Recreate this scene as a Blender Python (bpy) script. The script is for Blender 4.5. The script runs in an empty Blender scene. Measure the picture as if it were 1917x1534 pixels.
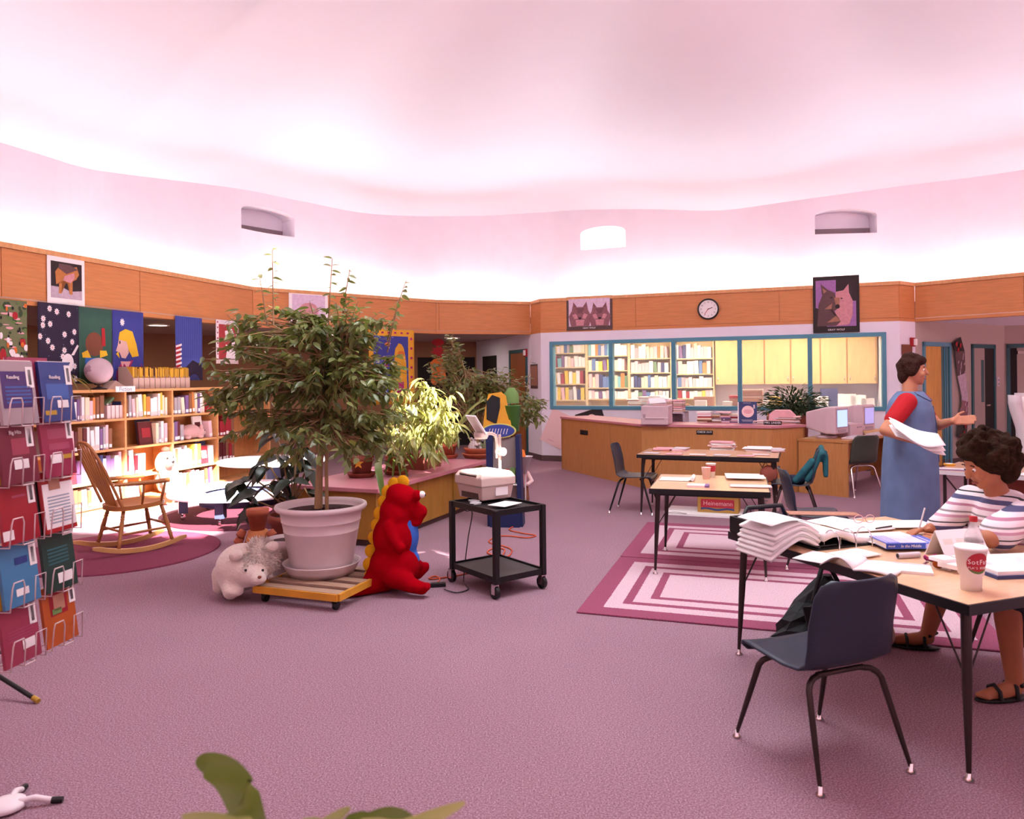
import bpy, bmesh, math, random
from mathutils import Vector, Matrix, Euler

random.seed(7)
SC = bpy.context.scene
COL = SC.collection
# ------------------------------------------------------------------ camera
F_PX, PX0, PY0, ROLL, CAM_H = 1400.0, 958.5, 708.0, 0.011, 1.5
cam_d = bpy.data.cameras.new('camera')
cam = bpy.data.objects.new('camera', cam_d)
COL.objects.link(cam)
cam_d.sensor_width = 36.0
cam_d.lens = F_PX / 1917 * 36
cam_d.shift_y = -(767 - PY0) / 1917
cam_d.clip_start = 0.05
cam.matrix_world = Matrix.Translation((0, 0, CAM_H)) @ Matrix.Rotation(math.radians(90), 4, 'X') @ Matrix.Rotation(-ROLL, 4, 'Z')
cam_d.dof.use_dof = True
cam_d.dof.focus_distance = 7.0
cam_d.dof.aperture_fstop = 5.0
SC.camera = cam
# ------------------------------------------------------------------ world, sun, added overhead light, exposure
world = bpy.data.worlds.new('world')
SC.world = world
world.use_nodes = True
bg = world.node_tree.nodes['Background']
bg.inputs[0].default_value = (0.96, 0.98, 1.0, 1)
bg.inputs[1].default_value = 0.06
SUN_V = Vector((0.68, -0.78, 1.0)).normalized()      # towards the sun
sd = bpy.data.lights.new('sun', 'SUN')
sd.energy = 40.0
sd.angle = math.radians(1.2)
sd.color = (1.0, 0.93, 0.86)
sun = bpy.data.objects.new('sun', sd)
COL.objects.link(sun)
sun.rotation_euler = SUN_V.to_track_quat('Z', 'Y').to_euler()
sun.location = (4, -4, 9)
def area_light(name, loc, size, sizey, power, color, rot=(0, 0, 0), shape='RECTANGLE'):
    d = bpy.data.lights.new(name, 'AREA')
    d.shape = shape; d.size = size; d.size_y = sizey; d.energy = power; d.color = color
    o = bpy.data.objects.new(name, d); COL.objects.link(o)
    o.location = loc; o.rotation_euler = rot
    return o
# added soft area light above the frame, for an assumed skylight that isn't built
area_light('roof_light_daylight', (0.9, 4.9, 5.0), 4.4, 2.0, 250, (0.90, 0.98, 1.0), shape='ELLIPSE')
COVE_E, VAULT_FILL_W = 48.0, 9.0     # cove tube glow, and watts per metre of the added vault fill lights
SC.view_settings.view_transform = 'Standard'
SC.view_settings.look = 'None'
SC.view_settings.exposure = 0.22
SC.view_settings.gamma = 1.0
SC.view_settings.use_curve_mapping = False

# ------------------------------------------------------------------ measuring helpers (photo pixels to metres in the room)
def F(px, py, z=0.0):
    dx, dy = px - PX0, py - PY0
    u, v = dx - ROLL * dy, ROLL * dx + dy
    Y = F_PX * (CAM_H - z) / v
    return Vector((u / F_PX * Y, Y, z))
def D(px, py, Y):
    dx, dy = px - PX0, py - PY0
    u, v = dx - ROLL * dy, ROLL * dx + dy
    return Vector((u / F_PX * Y, Y, CAM_H - v / F_PX * Y))
class Line:
    def __init__(s, p, q):
        s.p = Vector(p[:2]); s.q = Vector(q[:2]); s.len = (s.q - s.p).length; s.d = (s.q - s.p) / s.len
        s.rz = math.atan2(s.d.y, s.d.x)
        s.out = Vector((-s.d.y, s.d.x))          # away from the room for a line run left to right
    def s_at(s, px, py=700, off=0.0):
        r = ((px - PX0) - ROLL * (py - PY0)) / F_PX
        b = s.p + s.out * off
        return (r * b.y - b.x) / (s.d.x - r * s.d.y)
    def at(s, t, off=0.0, z=0.0):
        w = s.p + s.d * t + s.out * off
        return Vector((w.x, w.y, z))
    def hit(s, px, py, off=0.0):
        w = s.at(s.s_at(px, py, off), off)
        return D(px, py, w.y)
# ------------------------------------------------------------------ materials
def lin(c):
    if isinstance(c, str):
        c = c.lstrip('#'); c = [int(c[i:i + 2], 16) / 255 for i in (0, 2, 4)]
    return tuple((x / 12.92 if x <= 0.04045 else ((x + 0.055) / 1.055) ** 2.4) for x in c)
MATS = {}
def mat(name, col='#808080', rough=0.6, metal=0.0, noise=0.0, nscale=20.0, bump=0.0, bscale=60.0, wood=None, emit=0.0,
        alpha=1.0, trans=0.0, spec=0.4, stretch=(1, 1, 1), sheen=0.0, subs=0.0):
    if name in MATS: return MATS[name]
    m = bpy.data.materials.new(name); MATS[name] = m
    m.use_nodes = True
    nt = m.node_tree; N = nt.nodes; L = nt.links
    b = N['Principled BSDF']
    c = lin(col) if not (isinstance(col, tuple) and len(col) == 4) else col[:3]
    b.inputs['Base Color'].default_value = (*c, 1)
    b.inputs['Roughness'].default_value = rough
    b.inputs['Metallic'].default_value = metal
    b.inputs['Specular IOR Level'].default_value = spec
    if sheen: b.inputs['Sheen Weight'].default_value = sheen
    if trans: b.inputs['Transmission Weight'].default_value = trans
    if alpha < 1: b.inputs['Alpha'].default_value = alpha
    if emit:
        b.inputs['Emission Color'].default_value = (*c, 1); b.inputs['Emission Strength'].default_value = emit
    tc = mp = None
    if noise or bump or wood:
        tc = N.new('ShaderNodeTexCoord'); mp = N.new('ShaderNodeMapping')
        mp.inputs['Scale'].default_value = stretch
        L.new(tc.outputs['Object'], mp.inputs['Vector'])
    if noise:
        n = N.new('ShaderNodeTexNoise'); n.inputs['Scale'].default_value = nscale; n.inputs['Detail'].default_value = 4
        L.new(mp.outputs[0], n.inputs['Vector'])
        r = N.new('ShaderNodeValToRGB')
        r.color_ramp.elements[0].position = 0.3; r.color_ramp.elements[1].position = 0.7
        r.color_ramp.elements[0].color = (*[max(0, x * (1 - noise)) for x in c], 1)
        r.color_ramp.elements[1].color = (*[min(1, x * (1 + noise)) for x in c], 1)
        L.new(n.outputs['Fac'], r.inputs[0]); L.new(r.outputs[0], b.inputs['Base Color'])
    if bump:
        n2 = N.new('ShaderNodeTexNoise'); n2.inputs['Scale'].default_value = bscale; n2.inputs['Detail'].default_value = 3
        L.new(mp.outputs[0], n2.inputs['Vector'])
        bp = N.new('ShaderNodeBump'); bp.inputs['Strength'].default_value = bump; bp.inputs['Distance'].default_value = 0.01
        L.new(n2.outputs['Fac'], bp.inputs['Height']); L.new(bp.outputs[0], b.inputs['Normal'])
    return m
def M_(n): return MATS[n]
mat('white_wall', '#eae3ee', 0.9, noise=0.02, nscale=3)
mat('ceiling_white', '#e8e3ec', 0.95, noise=0.02, nscale=0.7)
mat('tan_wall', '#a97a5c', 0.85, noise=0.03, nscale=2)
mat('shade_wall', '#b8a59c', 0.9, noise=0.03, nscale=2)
mat('fascia_oak', '#c9824e', 0.5, noise=0.10, nscale=3.0, stretch=(1.2, 1, 14))
mat('oak', '#c88a55', 0.5, noise=0.12, nscale=4, stretch=(8, 8, 1))
mat('oak_edge', '#d59a66', 0.5, noise=0.1, nscale=4, stretch=(8, 8, 1))
mat('desk_oak', '#b67c48', 0.45, noise=0.09, nscale=5, stretch=(7, 7, 0.9))
mat('shelf_oak', '#d69c66', 0.5, noise=0.1, nscale=4, stretch=(2, 2, 6))
mat('planter_oak', '#a8762e', 0.55, noise=0.1, nscale=3, stretch=(6, 6, 1))
mat('rose_laminate', '#c27a86', 0.35, noise=0.04, nscale=40)
mat('base_rubber', '#5e4543', 0.7)
mat('teal_paint', '#4f8aa0', 0.4)
mat('dark_teal', '#2c5a60', 0.4)
mat('glass', (0.95, 0.97, 0.97, 1), 0.02, alpha=0.10, spec=0.5)
mat('door_oak', '#9c5a2c', 0.5, noise=0.12, nscale=3, stretch=(5, 5, 1))
mat('yellow_oak', '#cf9440', 0.5, noise=0.1, nscale=3, stretch=(5, 5, 1))
mat('grey_door', '#a5948c', 0.6)
mat('black_plastic', '#141315', 0.4)
mat('black_metal', '#1d1a1c', 0.4, metal=0.3)
mat('brown_metal', '#3a2c2c', 0.35, metal=0.5)
mat('chrome', '#d8cfd0', 0.18, metal=1.0)
mat('laminate_wood', '#dcae8a', 0.17, noise=0.05, nscale=6, stretch=(1, 6, 1))
mat('blue_shell', '#262c3c', 0.4, noise=0.04, nscale=30)
mat('green_shell', '#3d4138', 0.45)
mat('paper', '#f4ecec', 0.85)
mat('paper_pink', '#eec9c8', 0.85)
mat('paper_grey', '#cfc4c8', 0.85)
mat('page_edge', '#e9ddd4', 0.9)
mat('soil', '#3a211b', 0.95, noise=0.4, nscale=30, bump=0.8, bscale=40)
mat('white_pot', '#d9c6c6', 0.45, noise=0.03, nscale=8)
mat('terracotta', '#a9563c', 0.8, noise=0.10, nscale=12)
mat('terracotta_dark', '#8a4538', 0.85, noise=0.10, nscale=12)
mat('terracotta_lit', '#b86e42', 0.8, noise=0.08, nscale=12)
mat('bark', '#9a7a58', 0.85, noise=0.2, nscale=20, bump=0.3, stretch=(1, 1, .2))
def leafmat(name, col, trans=0.25, rough=0.35):
    m = mat(name, col, rough, spec=0.5)
    nt = m.node_tree; N = nt.nodes; L = nt.links
    b = N['Principled BSDF']
    oi = N.new('ShaderNodeObjectInfo'); geo = N.new('ShaderNodeNewGeometry')
    ad = N.new('ShaderNodeMath'); ad.operation = 'ADD'
    L.new(oi.outputs['Random'], ad.inputs[0]); L.new(geo.outputs['Random Per Island'], ad.inputs[1])
    fr = N.new('ShaderNodeMath'); fr.operation = 'FRACT'; L.new(ad.outputs[0], fr.inputs[0])
    r = N.new('ShaderNodeValToRGB'); c = lin(col)
    r.color_ramp.elements[0].color = (c[0] * .55, c[1] * .6, c[2] * .6, 1)
    r.color_ramp.elements[1].color = (min(1, c[0] * 1.5), min(1, c[1] * 1.4), min(1, c[2] * 1.25), 1)
    L.new(fr.outputs[0], r.inputs[0]); L.new(r.outputs[0], b.inputs['Base Color'])
    tr = N.new('ShaderNodeBsdfTranslucent'); tr.inputs[0].default_value = (min(1, c[0] * 2.4), min(1, c[1] * 2.6), c[2] * 1.2, 1)
    mx = N.new('ShaderNodeMixShader'); mx.inputs[0].default_value = trans
    out = N['Material Output']
    L.new(b.outputs[0], mx.inputs[1]); L.new(tr.outputs[0], mx.inputs[2]); L.new(mx.outputs[0], out.inputs['Surface'])
    return m
leafmat('ficus_leaf', '#666c42', .25, .3)
leafmat('variegated_leaf', '#8a8a58', 0.3)
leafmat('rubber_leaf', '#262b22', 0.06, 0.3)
leafmat('strap_leaf', '#5b6f34', 0.2)
leafmat('blade_leaf', '#7e8650', 0.2)
leafmat('spider_leaf', '#8c8046', 0.2)
leafmat('fern_leaf', '#2f4026', 0.1, .55)
def carpet():
    m = mat('carpet', '#9c6b80', 0.97, bump=0.0, spec=0.1)
    nt = m.node_tree; N = nt.nodes; L = nt.links; b = N['Principled BSDF']
    tc = N.new('ShaderNodeTexCoord')
    n1 = N.new('ShaderNodeTexNoise'); n1.inputs['Scale'].default_value = 150; n1.inputs['Detail'].default_value = 5; n1.inputs['Roughness'].default_value = 0.8
    n2 = N.new('ShaderNodeTexNoise'); n2.inputs['Scale'].default_value = 0.9; n2.inputs['Detail'].default_value = 2
    L.new(tc.outputs['Object'], n1.inputs['Vector']); L.new(tc.outputs['Object'], n2.inputs['Vector'])
    r = N.new('ShaderNodeValToRGB')
    e = r.color_ramp.elements
    e[0].position = 0.36; e[0].color = (*lin('#664c55'), 1)
    e[1].position = 0.64; e[1].color = (*lin('#c4a3b0'), 1)
    x = e.new(0.5); x.color = (*lin('#916e7b'), 1)
    L.new(n1.outputs['Fac'], r.inputs[0])
    r2 = N.new('ShaderNodeValToRGB'); r2.color_ramp.elements[0].position = .35; r2.color_ramp.elements[1].position = .7
    r2.color_ramp.elements[0].color = (.93, .91, .92, 1); r2.color_ramp.elements[1].color = (1, 1, 1, 1)
    L.new(n2.outputs['Fac'], r2.inputs[0])
    mx = N.new('ShaderNodeMix'); mx.data_type = 'RGBA'; mx.blend_type = 'MULTIPLY'; mx.inputs[0].default_value = 1
    L.new(r.outputs[0], mx.inputs[6]); L.new(r2.outputs[0], mx.inputs[7]); L.new(mx.outputs[2], b.inputs['Base Color'])
    bp = N.new('ShaderNodeBump'); bp.inputs['Strength'].default_value = 0.5; bp.inputs['Distance'].default_value = 0.004
    L.new(n1.outputs['Fac'], bp.inputs['Height']); L.new(bp.outputs[0], b.inputs['Normal'])
    return m
carpet()
def bands(name, axis, stops, scale=1.0, offset=0.0, rough=0.9, rep=None):
    """flat printed stripes along an object axis: stops = [(pos, colour)]"""
    m = mat(name, stops[0][1], rough)
    nt = m.node_tree; N = nt.nodes; L = nt.links; b = N['Principled BSDF']
    tc = N.new('ShaderNodeTexCoord'); sp = N.new('ShaderNodeSeparateXYZ')
    L.new(tc.outputs['Object'], sp.inputs[0])
    ma = N.new('ShaderNodeMath'); ma.operation = 'MULTIPLY_ADD'; ma.inputs[1].default_value = scale; ma.inputs[2].default_value = offset
    L.new(sp.outputs[axis], ma.inputs[0])
    src = ma
    if rep:
        fr = N.new('ShaderNodeMath'); fr.operation = 'FRACT'; L.new(ma.outputs[0], fr.inputs[0]); src = fr
    r = N.new('ShaderNodeValToRGB'); r.color_ramp.interpolation = 'CONSTANT'
    while len(r.color_ramp.elements) < len(stops): r.color_ramp.elements.new(0.5)
    for e, (p, c) in zip(r.color_ramp.elements, stops):
        e.position = p; e.color = (*lin(c), 1)
    L.new(src.outputs[0], r.inputs[0]); L.new(r.outputs[0], b.inputs['Base Color'])
    return m
# ------------------------------------------------------------------ mesh builder
class MB:
    def __init__(s): s.v = []; s.f = []; s.m = []; s.s = []
    def add(s, vs, fs, mi=0, smooth=False):
        o = len(s.v); s.v += [tuple(x) for x in vs]
        for f in fs: s.f.append(tuple(i + o for i in f)); s.m.append(mi); s.s.append(smooth)
        return s
    def box(s, c, size, mi=0, rot=None):
        hx, hy, hz = size[0] / 2, size[1] / 2, size[2] / 2
        vs = [Vector((x, y, z)) for x in (-hx, hx) for y in (-hy, hy) for z in (-hz, hz)]
        if rot is not None: vs = [rot @ v for v in vs]
        c = Vector(c)
        return s.add([v + c for v in vs], [(0, 1, 3, 2), (4, 6, 7, 5), (0, 4, 5, 1), (2, 3, 7, 6), (0, 2, 6, 4), (1, 5, 7, 3)], mi)
    def b2(s, x0, x1, y0, y1, z0, z1, mi=0):
        return s.box(((x0 + x1) / 2, (y0 + y1) / 2, (z0 + z1) / 2), (abs(x1 - x0), abs(y1 - y0), abs(z1 - z0)), mi)
    def cyl(s, p0, p1, r0, r1=None, n=12, mi=0, cap=True, smooth=True):
        if r1 is None: r1 = r0
        p0, p1 = Vector(p0), Vector(p1); d = (p1 - p0)
        if d.length < 1e-9: return s
        q = d.to_track_quat('Z', 'Y')
        vs = []
        for p, r in ((p0, r0), (p1, r1)):
            for i in range(n):
                a = 2 * math.pi * i / n
                vs.append(p + q @ Vector((r * math.cos(a), r * math.sin(a), 0)))
        s.add(vs, [(i, (i + 1) % n, n + (i + 1) % n, n + i) for i in range(n)], mi, smooth)
        if cap: s.add(vs, [tuple(reversed(range(n))), tuple(range(n, 2 * n))], mi, False)
        return s
    def tube(s, path, r, n=6, mi=0, closed=False, cap=True):
        P = [Vector(p) for p in path]; k = len(P)
        R = r if hasattr(r, '__len__') else [r] * k
        up = None; rings = []
        for i in range(k):
            a = P[i - 1] if (i > 0 or closed) else P[i]
            b = P[(i + 1) % k] if (i < k - 1 or closed) else P[i]
            t = (b - a)
            t = t.normalized() if t.length > 1e-9 else Vector((0, 0, 1))
            if up is None:
                up = Vector((0, 0, 1)) if abs(t.z) < 0.9 else Vector((1, 0, 0))
            x = t.cross(up)
            if x.length < 1e-6: x = t.orthogonal()
            x.normalize(); y = t.cross(x).normalized(); up = -y
            rings.append([P[i] + x * (R[i] * math.cos(2 * math.pi * j / n)) + y * (R[i] * math.sin(2 * math.pi * j / n)) for j in range(n)])
        vs = [v for g in rings for v in g]
        fs = []
        for i in range(k if closed else k - 1):
            a, b = i * n, ((i + 1) % k) * n
            fs += [(a + j, a + (j + 1) % n, b + (j + 1) % n, b + j) for j in range(n)]
        s.add(vs, fs, mi, True)
        if cap and not closed: s.add(vs, [tuple(reversed(range(n))), tuple(range((k - 1) * n, k * n))], mi)
        return s
    def lathe(s, prof, c=(0, 0, 0), n=24, mi=0, smooth=True):
        c = Vector(c); vs = []
        for r, z in prof:
            vs += [c + Vector((r * math.cos(2 * math.pi * i / n), r * math.sin(2 * math.pi * i / n), z)) for i in range(n)]
        fs = [(k * n + i, k * n + (i + 1) % n, (k + 1) * n + (i + 1) % n, (k + 1) * n + i) for k in range(len(prof) - 1) for i in range(n)]
        return s.add(vs, fs, mi, smooth)
    def disc(s, c, r, n=24, mi=0, up=True):
        c = Vector(c)
        vs = [c + Vector((r * math.cos(2 * math.pi * i / n), r * math.sin(2 * math.pi * i / n), 0)) for i in range(n)]
        return s.add(vs, [tuple(range(n)) if up else tuple(reversed(range(n)))], mi)
    def ball(s, c, r, rot=None, nu=16, nv=10, mi=0):
        if not hasattr(r, '__len__'): r = (r, r, r)
        c = Vector(c); vs = []
        for j in range(nv + 1):
            t = math.pi * j / nv
            for i in range(nu):
                a = 2 * math.pi * i / nu
                p = Vector((r[0] * math.sin(t) * math.cos(a), r[1] * math.sin(t) * math.sin(a), r[2] * math.cos(t)))
                if rot is not None: p = rot @ p
                vs.append(c + p)
        return s.add(vs, [(j * nu + i, (j + 1) * nu + i, (j + 1) * nu + (i + 1) % nu, j * nu + (i + 1) % nu) for j in range(nv) for i in range(nu)], mi, True)
    def prism(s, poly, z0, z1, mi=0, side=None):
        n = len(poly); vs = [(p[0], p[1], z0) for p in poly] + [(p[0], p[1], z1) for p in poly]
        s.add(vs, [tuple(reversed(range(n))), tuple(range(n, 2 * n))], mi)
        return s.add(vs, [(i, (i + 1) % n, n + (i + 1) % n, n + i) for i in range(n)], mi if side is None else side)
    def vprism(s, poly, y0, y1, mi=0):
        """outline in x,z pushed from y0 to y1"""
        n = len(poly); vs = [(p[0], y0, p[1]) for p in poly] + [(p[0], y1, p[1]) for p in poly]
        s.add(vs, [tuple(range(n)), tuple(reversed(range(n, 2 * n)))], mi)
        return s.add(vs, [(i, n + i, n + (i + 1) % n, (i + 1) % n) for i in range(n)], mi)
    def grid(s, fn, nu, nv, mi=0, smooth=True, closed_u=False):
        k = nu if closed_u else nu + 1
        vs = [fn(i / nu, j / nv) for j in range(nv + 1) for i in range(k)]
        fs = [(j * k + i, j * k + (i + 1) % k, (j + 1) * k + (i + 1) % k, (j + 1) * k + i) for j in range(nv) for i in range(nu)]
        return s.add(vs, fs, mi, smooth)
    def xf(s, mtx):
        s.v = [tuple(mtx @ Vector(v)) for v in s.v]; return s
    def mesh(s, name, mats):
        me = bpy.data.meshes.new(name)
        me.from_pydata(s.v, [], s.f)
        if not isinstance(mats, (list, tuple)): mats = [mats]
        for m in mats: me.materials.append(MATS[m] if isinstance(m, str) else m)
        me.polygons.foreach_set('material_index', s.m)
        me.polygons.foreach_set('use_smooth', s.s)
        bm = bmesh.new(); bm.from_mesh(me); bmesh.ops.recalc_face_normals(bm, faces=bm.faces); bm.to_mesh(me); bm.free()
        me.update(); return me
    def build(s, name, mats, parent=None, loc=None, rz=0.0, bevel=0.0, solid=0.0):
        o = bpy.data.objects.new(name, s.mesh(name, mats)); COL.objects.link(o)
        if parent is not None: o.parent = parent
        if loc is not None: o.location = loc
        if rz: o.rotation_euler = (0, 0, rz)
        if solid:
            md = o.modifiers.new('solid', 'SOLIDIFY'); md.thickness = solid; md.offset = 0
        if bevel:
            md = o.modifiers.new('bevel', 'BEVEL'); md.width = bevel; md.segments = 2; md.limit_method = 'ANGLE'
        return o
def tag(o, label=None, cat=None, group=None, kind=None):
    if label: o['label'] = label
    if cat: o['category'] = cat
    if group: o['group'] = group
    if kind: o['kind'] = kind
    return o
def thing(name, label, cat, loc=(0, 0, 0), rz=0.0, group=None):
    o = bpy.data.objects.new(name, None); COL.objects.link(o)
    o.empty_display_size = 0.1
    o.location = loc; o.rotation_euler = (0, 0, rz)
    return tag(o, label, cat, group)
def struct(o): o['kind'] = 'structure'; return o
def copy_tree(o, parent=None):
    c = o.copy(); COL.objects.link(c); c.parent = parent
    for ch in list(o.children): copy_tree(ch, c)
    return c
def face_rz(dx, dy): return math.atan2(-dx, dy)      # local +y looks along (dx, dy)
def text_mesh(txt, h, name='lettering', mats='paper', parent=None, loc=(0, 0, 0), rot=(0, 0, 0), align='CENTER', depth=0.0006, sx=1.0, shear=0.0):
    cu = bpy.data.curves.new('t', 'FONT'); cu.body = txt; cu.size = h * 1.35; cu.align_x = align; cu.align_y = 'CENTER'
    cu.extrude = depth; cu.resolution_u = 2; cu.shear = shear
    t = bpy.data.objects.new('t', cu); COL.objects.link(t)
    dg = bpy.context.evaluated_depsgraph_get()
    me = bpy.data.meshes.new_from_object(t.evaluated_get(dg))
    bpy.data.objects.remove(t)
    me.materials.clear(); me.materials.append(MATS[mats])
    o = bpy.data.objects.new(name, me); COL.objects.link(o)
    o.parent = parent; o.location = loc; o.rotation_euler = rot; o.scale = (sx, 1, 1)
    return o
UPR = (math.radians(90), 0, 0)
def remesh(mb, name, mats, voxel, parent=None, loc=None, rz=0.0, smooth=4):
    o = mb.build('tmp', mats)
    md = o.modifiers.new('r', 'REMESH'); md.mode = 'VOXEL'; md.voxel_size = voxel; md.use_smooth_shade = True
    if smooth:
        ms = o.modifiers.new('s', 'SMOOTH'); ms.iterations = smooth; ms.factor = 0.5
    dg = bpy.context.evaluated_depsgraph_get()
    me = bpy.data.meshes.new_from_object(o.evaluated_get(dg))
    bpy.data.objects.remove(o)
    me.materials.clear()
    for m in (mats if isinstance(mats, (list, tuple)) else [mats]): me.materials.append(MATS[m] if isinstance(m, str) else m)
    for p in me.polygons: p.use_smooth = True; p.material_index = 0
    r = bpy.data.objects.new(name, me); COL.objects.link(r)
    if parent is not None: r.parent = parent
    if loc is not None: r.location = loc
    if rz: r.rotation_euler = (0, 0, rz)
    return r
def limb(mb, pts, n=12):
    """tapered chain of (point, radius)"""
    for (p, r) in pts: mb.ball(p, r, nu=n, nv=8)
    for (p, r), (q, t) in zip(pts, pts[1:]): mb.cyl(p, q, r, t, n=n)
    return mb
def ordinal(i):
    w = ['first', 'second', 'third', 'fourth', 'fifth', 'sixth', 'seventh', 'eighth', 'ninth', 'tenth', 'eleventh', 'twelfth', 'thirteenth',
         'fourteenth', 'fifteenth', 'sixteenth', 'seventeenth', 'eighteenth', 'nineteenth', 'twentieth']
    return w[i] if i < len(w) else '%dth' % (i + 1)
# ================================================================== ROOM SHELL
FZ0, FZ1 = 2.31, 2.92
A0 = (-6.28, 3.65); A = (-5.09, 7.47); K1 = (-3.90, 11.28); K2 = (-1.35, 13.43); K3 = (0.36, 13.98)
K4 = (0.527, 13.50); K5 = (5.94, 11.45); K6 = (6.32, 11.71); K7 = (7.27, 10.60); K8 = (8.6, 9.05); K9 = (9.7, 5.5)
LW = Line(A, K1)            # left side, fascia over the bookcase
L2 = Line(K1, K2); L3 = Line(K2, K3); L34 = Line(K3, K4)
BW = Line(K4, K5)           # wall with the long window
L56 = Line(K5, K6); RW = Line(K6, K7)
NC = (8.7, 13.2); NW = Line(K6, NC)
CW = Line((-0.81, 17.0), K3)  # passage wall (run left to right)
# floor
mb = MB(); mb.b2(-14, 16, -6, 20, -0.08, 0)
fl = struct(mb.build('floor', 'carpet'))
# fascia boards
def fascia(n, P, Q, joints, ext=(0, 0)):
    ln = Line(P, Q)
    mb = MB(); mb.b2(-ext[0], ln.len + ext[1], 0.012, 0.12, FZ0, FZ1 - 0.005)
    o = struct(mb.build('trim_%d' % n, 'fascia_oak', None, (ln.p.x, ln.p.y, 0), ln.rz))
    m = MB(); m.b2(-ext[0], ln.len + ext[1], -0.016, 0.13, FZ1 - 0.055, FZ1); m.build('cap_strip', 'oak_edge', o)
    m = MB(); m.b2(-ext[0], ln.len + ext[1], -0.004, 0.012, FZ0, FZ0 + 0.05); m.build('lower_strip', 'fascia_oak', o)
    js = [-ext[0]] + joints + [ln.len + ext[1]]
    for a, b in zip(js, js[1:]):
        m = MB(); m.b2(a + 0.004, b - 0.004, 0, 0.014, FZ0 + 0.055, FZ1 - 0.06); m.build('panel', 'fascia_oak', o)
    return o
fascia(1, A0, A, [2.0]); fascia(2, A, K1, [LW.s_at(262, 540)])
fascia(3, K1, K2, [1.6]); fascia(4, K2, K3, [0.05])
fascia(5, K3, K4, []); fascia(6, K4, K5, [BW.s_at(1190, 580), BW.s_at(1459, 570)])
fascia(7, K5, K6, []); fascia(8, K6, K7, []); fascia(9, K7, K8, []); fascia(10, K8, K9, [])
B1 = (8.4, 1.2); B2 = (4.6, -2.3); B3 = (-3.4, -2.3); B4 = (-5.8, 0.3)
fascia(11, K9, B1, []); fascia(12, B1, B2, []); fascia(13, B2, B3, []); fascia(14, B3, B4, []); fascia(15, B4, A0, [])
# low ceilings beyond the fascia
def flat(name, polys, z, m, thick=0.04):
    mb = MB()
    for p in polys: mb.prism(p, z, z + thick)
    return struct(mb.build(name, m))
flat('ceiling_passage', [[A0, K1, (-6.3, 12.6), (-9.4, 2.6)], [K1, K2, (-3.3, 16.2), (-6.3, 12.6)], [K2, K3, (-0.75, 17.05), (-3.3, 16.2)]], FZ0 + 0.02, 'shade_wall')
flat('ceiling_niche', [[K6, K7, (12, 12.2), NC], [K7, K8, K9, (13.5, 6), (12, 12.2)]], FZ0 + 0.02, 'white_wall')
def wall(name, P, Q, z0, z1, m, t=0.12, into=False):
    ln = Line(P, Q); mb = MB(); mb.b2(0, ln.len, 0, t, z0, z1)
    return struct(mb.build(name, m, None, (ln.p.x, ln.p.y, 0), ln.rz))
wall('wall_left', (-9.4, 2.6), (-6.3, 12.6), 0, 2.35, 'tan_wall')
wall('wall_passage', (-6.3, 12.6), (-3.3, 16.2), 0, 2.35, 'tan_wall')
wall('wall_passage_end', (-3.3, 16.2), (-0.75, 17.0), 0, 2.35, 'tan_wall')
wall('wall_passage_side', CW.p, CW.q, 0, 2.35, 'white_wall')
wall('wall_return', K3, K4, 0, FZ0, 'white_wall', 0.1)
wall('wall_step', K5, K6, 0, FZ0, 'white_wall')
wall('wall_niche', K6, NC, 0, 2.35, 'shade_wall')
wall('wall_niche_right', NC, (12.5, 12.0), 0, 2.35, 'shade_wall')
# ---- window wall
WZ0, WZ1 = 0.93, 2.145
ws0, ws1 = BW.s_at(1029.5, 700), BW.s_at(1659.5, 690)
mb = MB()
mb.b2(0, ws0, 0, .14, 0, FZ0); mb.b2(ws1, BW.len, 0, .14, 0, FZ0)
mb.b2(ws0, ws1, 0, .14, 0, WZ0); mb.b2(ws0, ws1, 0, .14, WZ1, FZ0)
wb = struct(mb.build('wall_back', 'white_wall', None, (BW.p.x, BW.p.y, 0), BW.rz))
mb = MB(); FT = .062
mb.b2(ws0, ws1, -.018, .16, WZ0, WZ0 + FT); mb.b2(ws0, ws1, -.018, .16, WZ1 - FT, WZ1)
mb.b2(ws0, ws0 + FT, -.018, .16, WZ0 + FT, WZ1 - FT); mb.b2(ws1 - FT, ws1, -.018, .16, WZ0 + FT, WZ1 - FT)
win = struct(mb.build('window_1', 'teal_paint', None, (BW.p.x, BW.p.y, 0), BW.rz))
mulls = [BW.s_at(x, 700) for x in (1143.5, 1261, 1384.8, 1516.6)]
for q in mulls:
    m = MB(); m.b2(q - .034, q + .034, -.012, .15, WZ0 + FT, WZ1 - FT); m.build('mullion', 'teal_paint', win)
es = [ws0 + FT - .03] + mulls + [ws1 - FT + .03]
for a, b in zip(es, es[1:]):
    m = MB(); m.b2(a + .03, b - .03, .06, .066, WZ0 + FT, WZ1 - FT); m.build('pane', 'glass', win)
# baseboards
def baseboard(name, ln, a=0, b=None):
    mb = MB(); mb.b2(a, ln.len if b is None else b, -.012, 0, 0, .1)
    struct(mb.build(name, 'base_rubber', None, (ln.p.x, ln.p.y, 0), ln.rz))
baseboard('baseboard_back', BW); baseboard('baseboard_return', L34); baseboard('baseboard_passage', CW); baseboard('baseboard_step', L56)
baseboard('baseboard_niche', NW)
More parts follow.
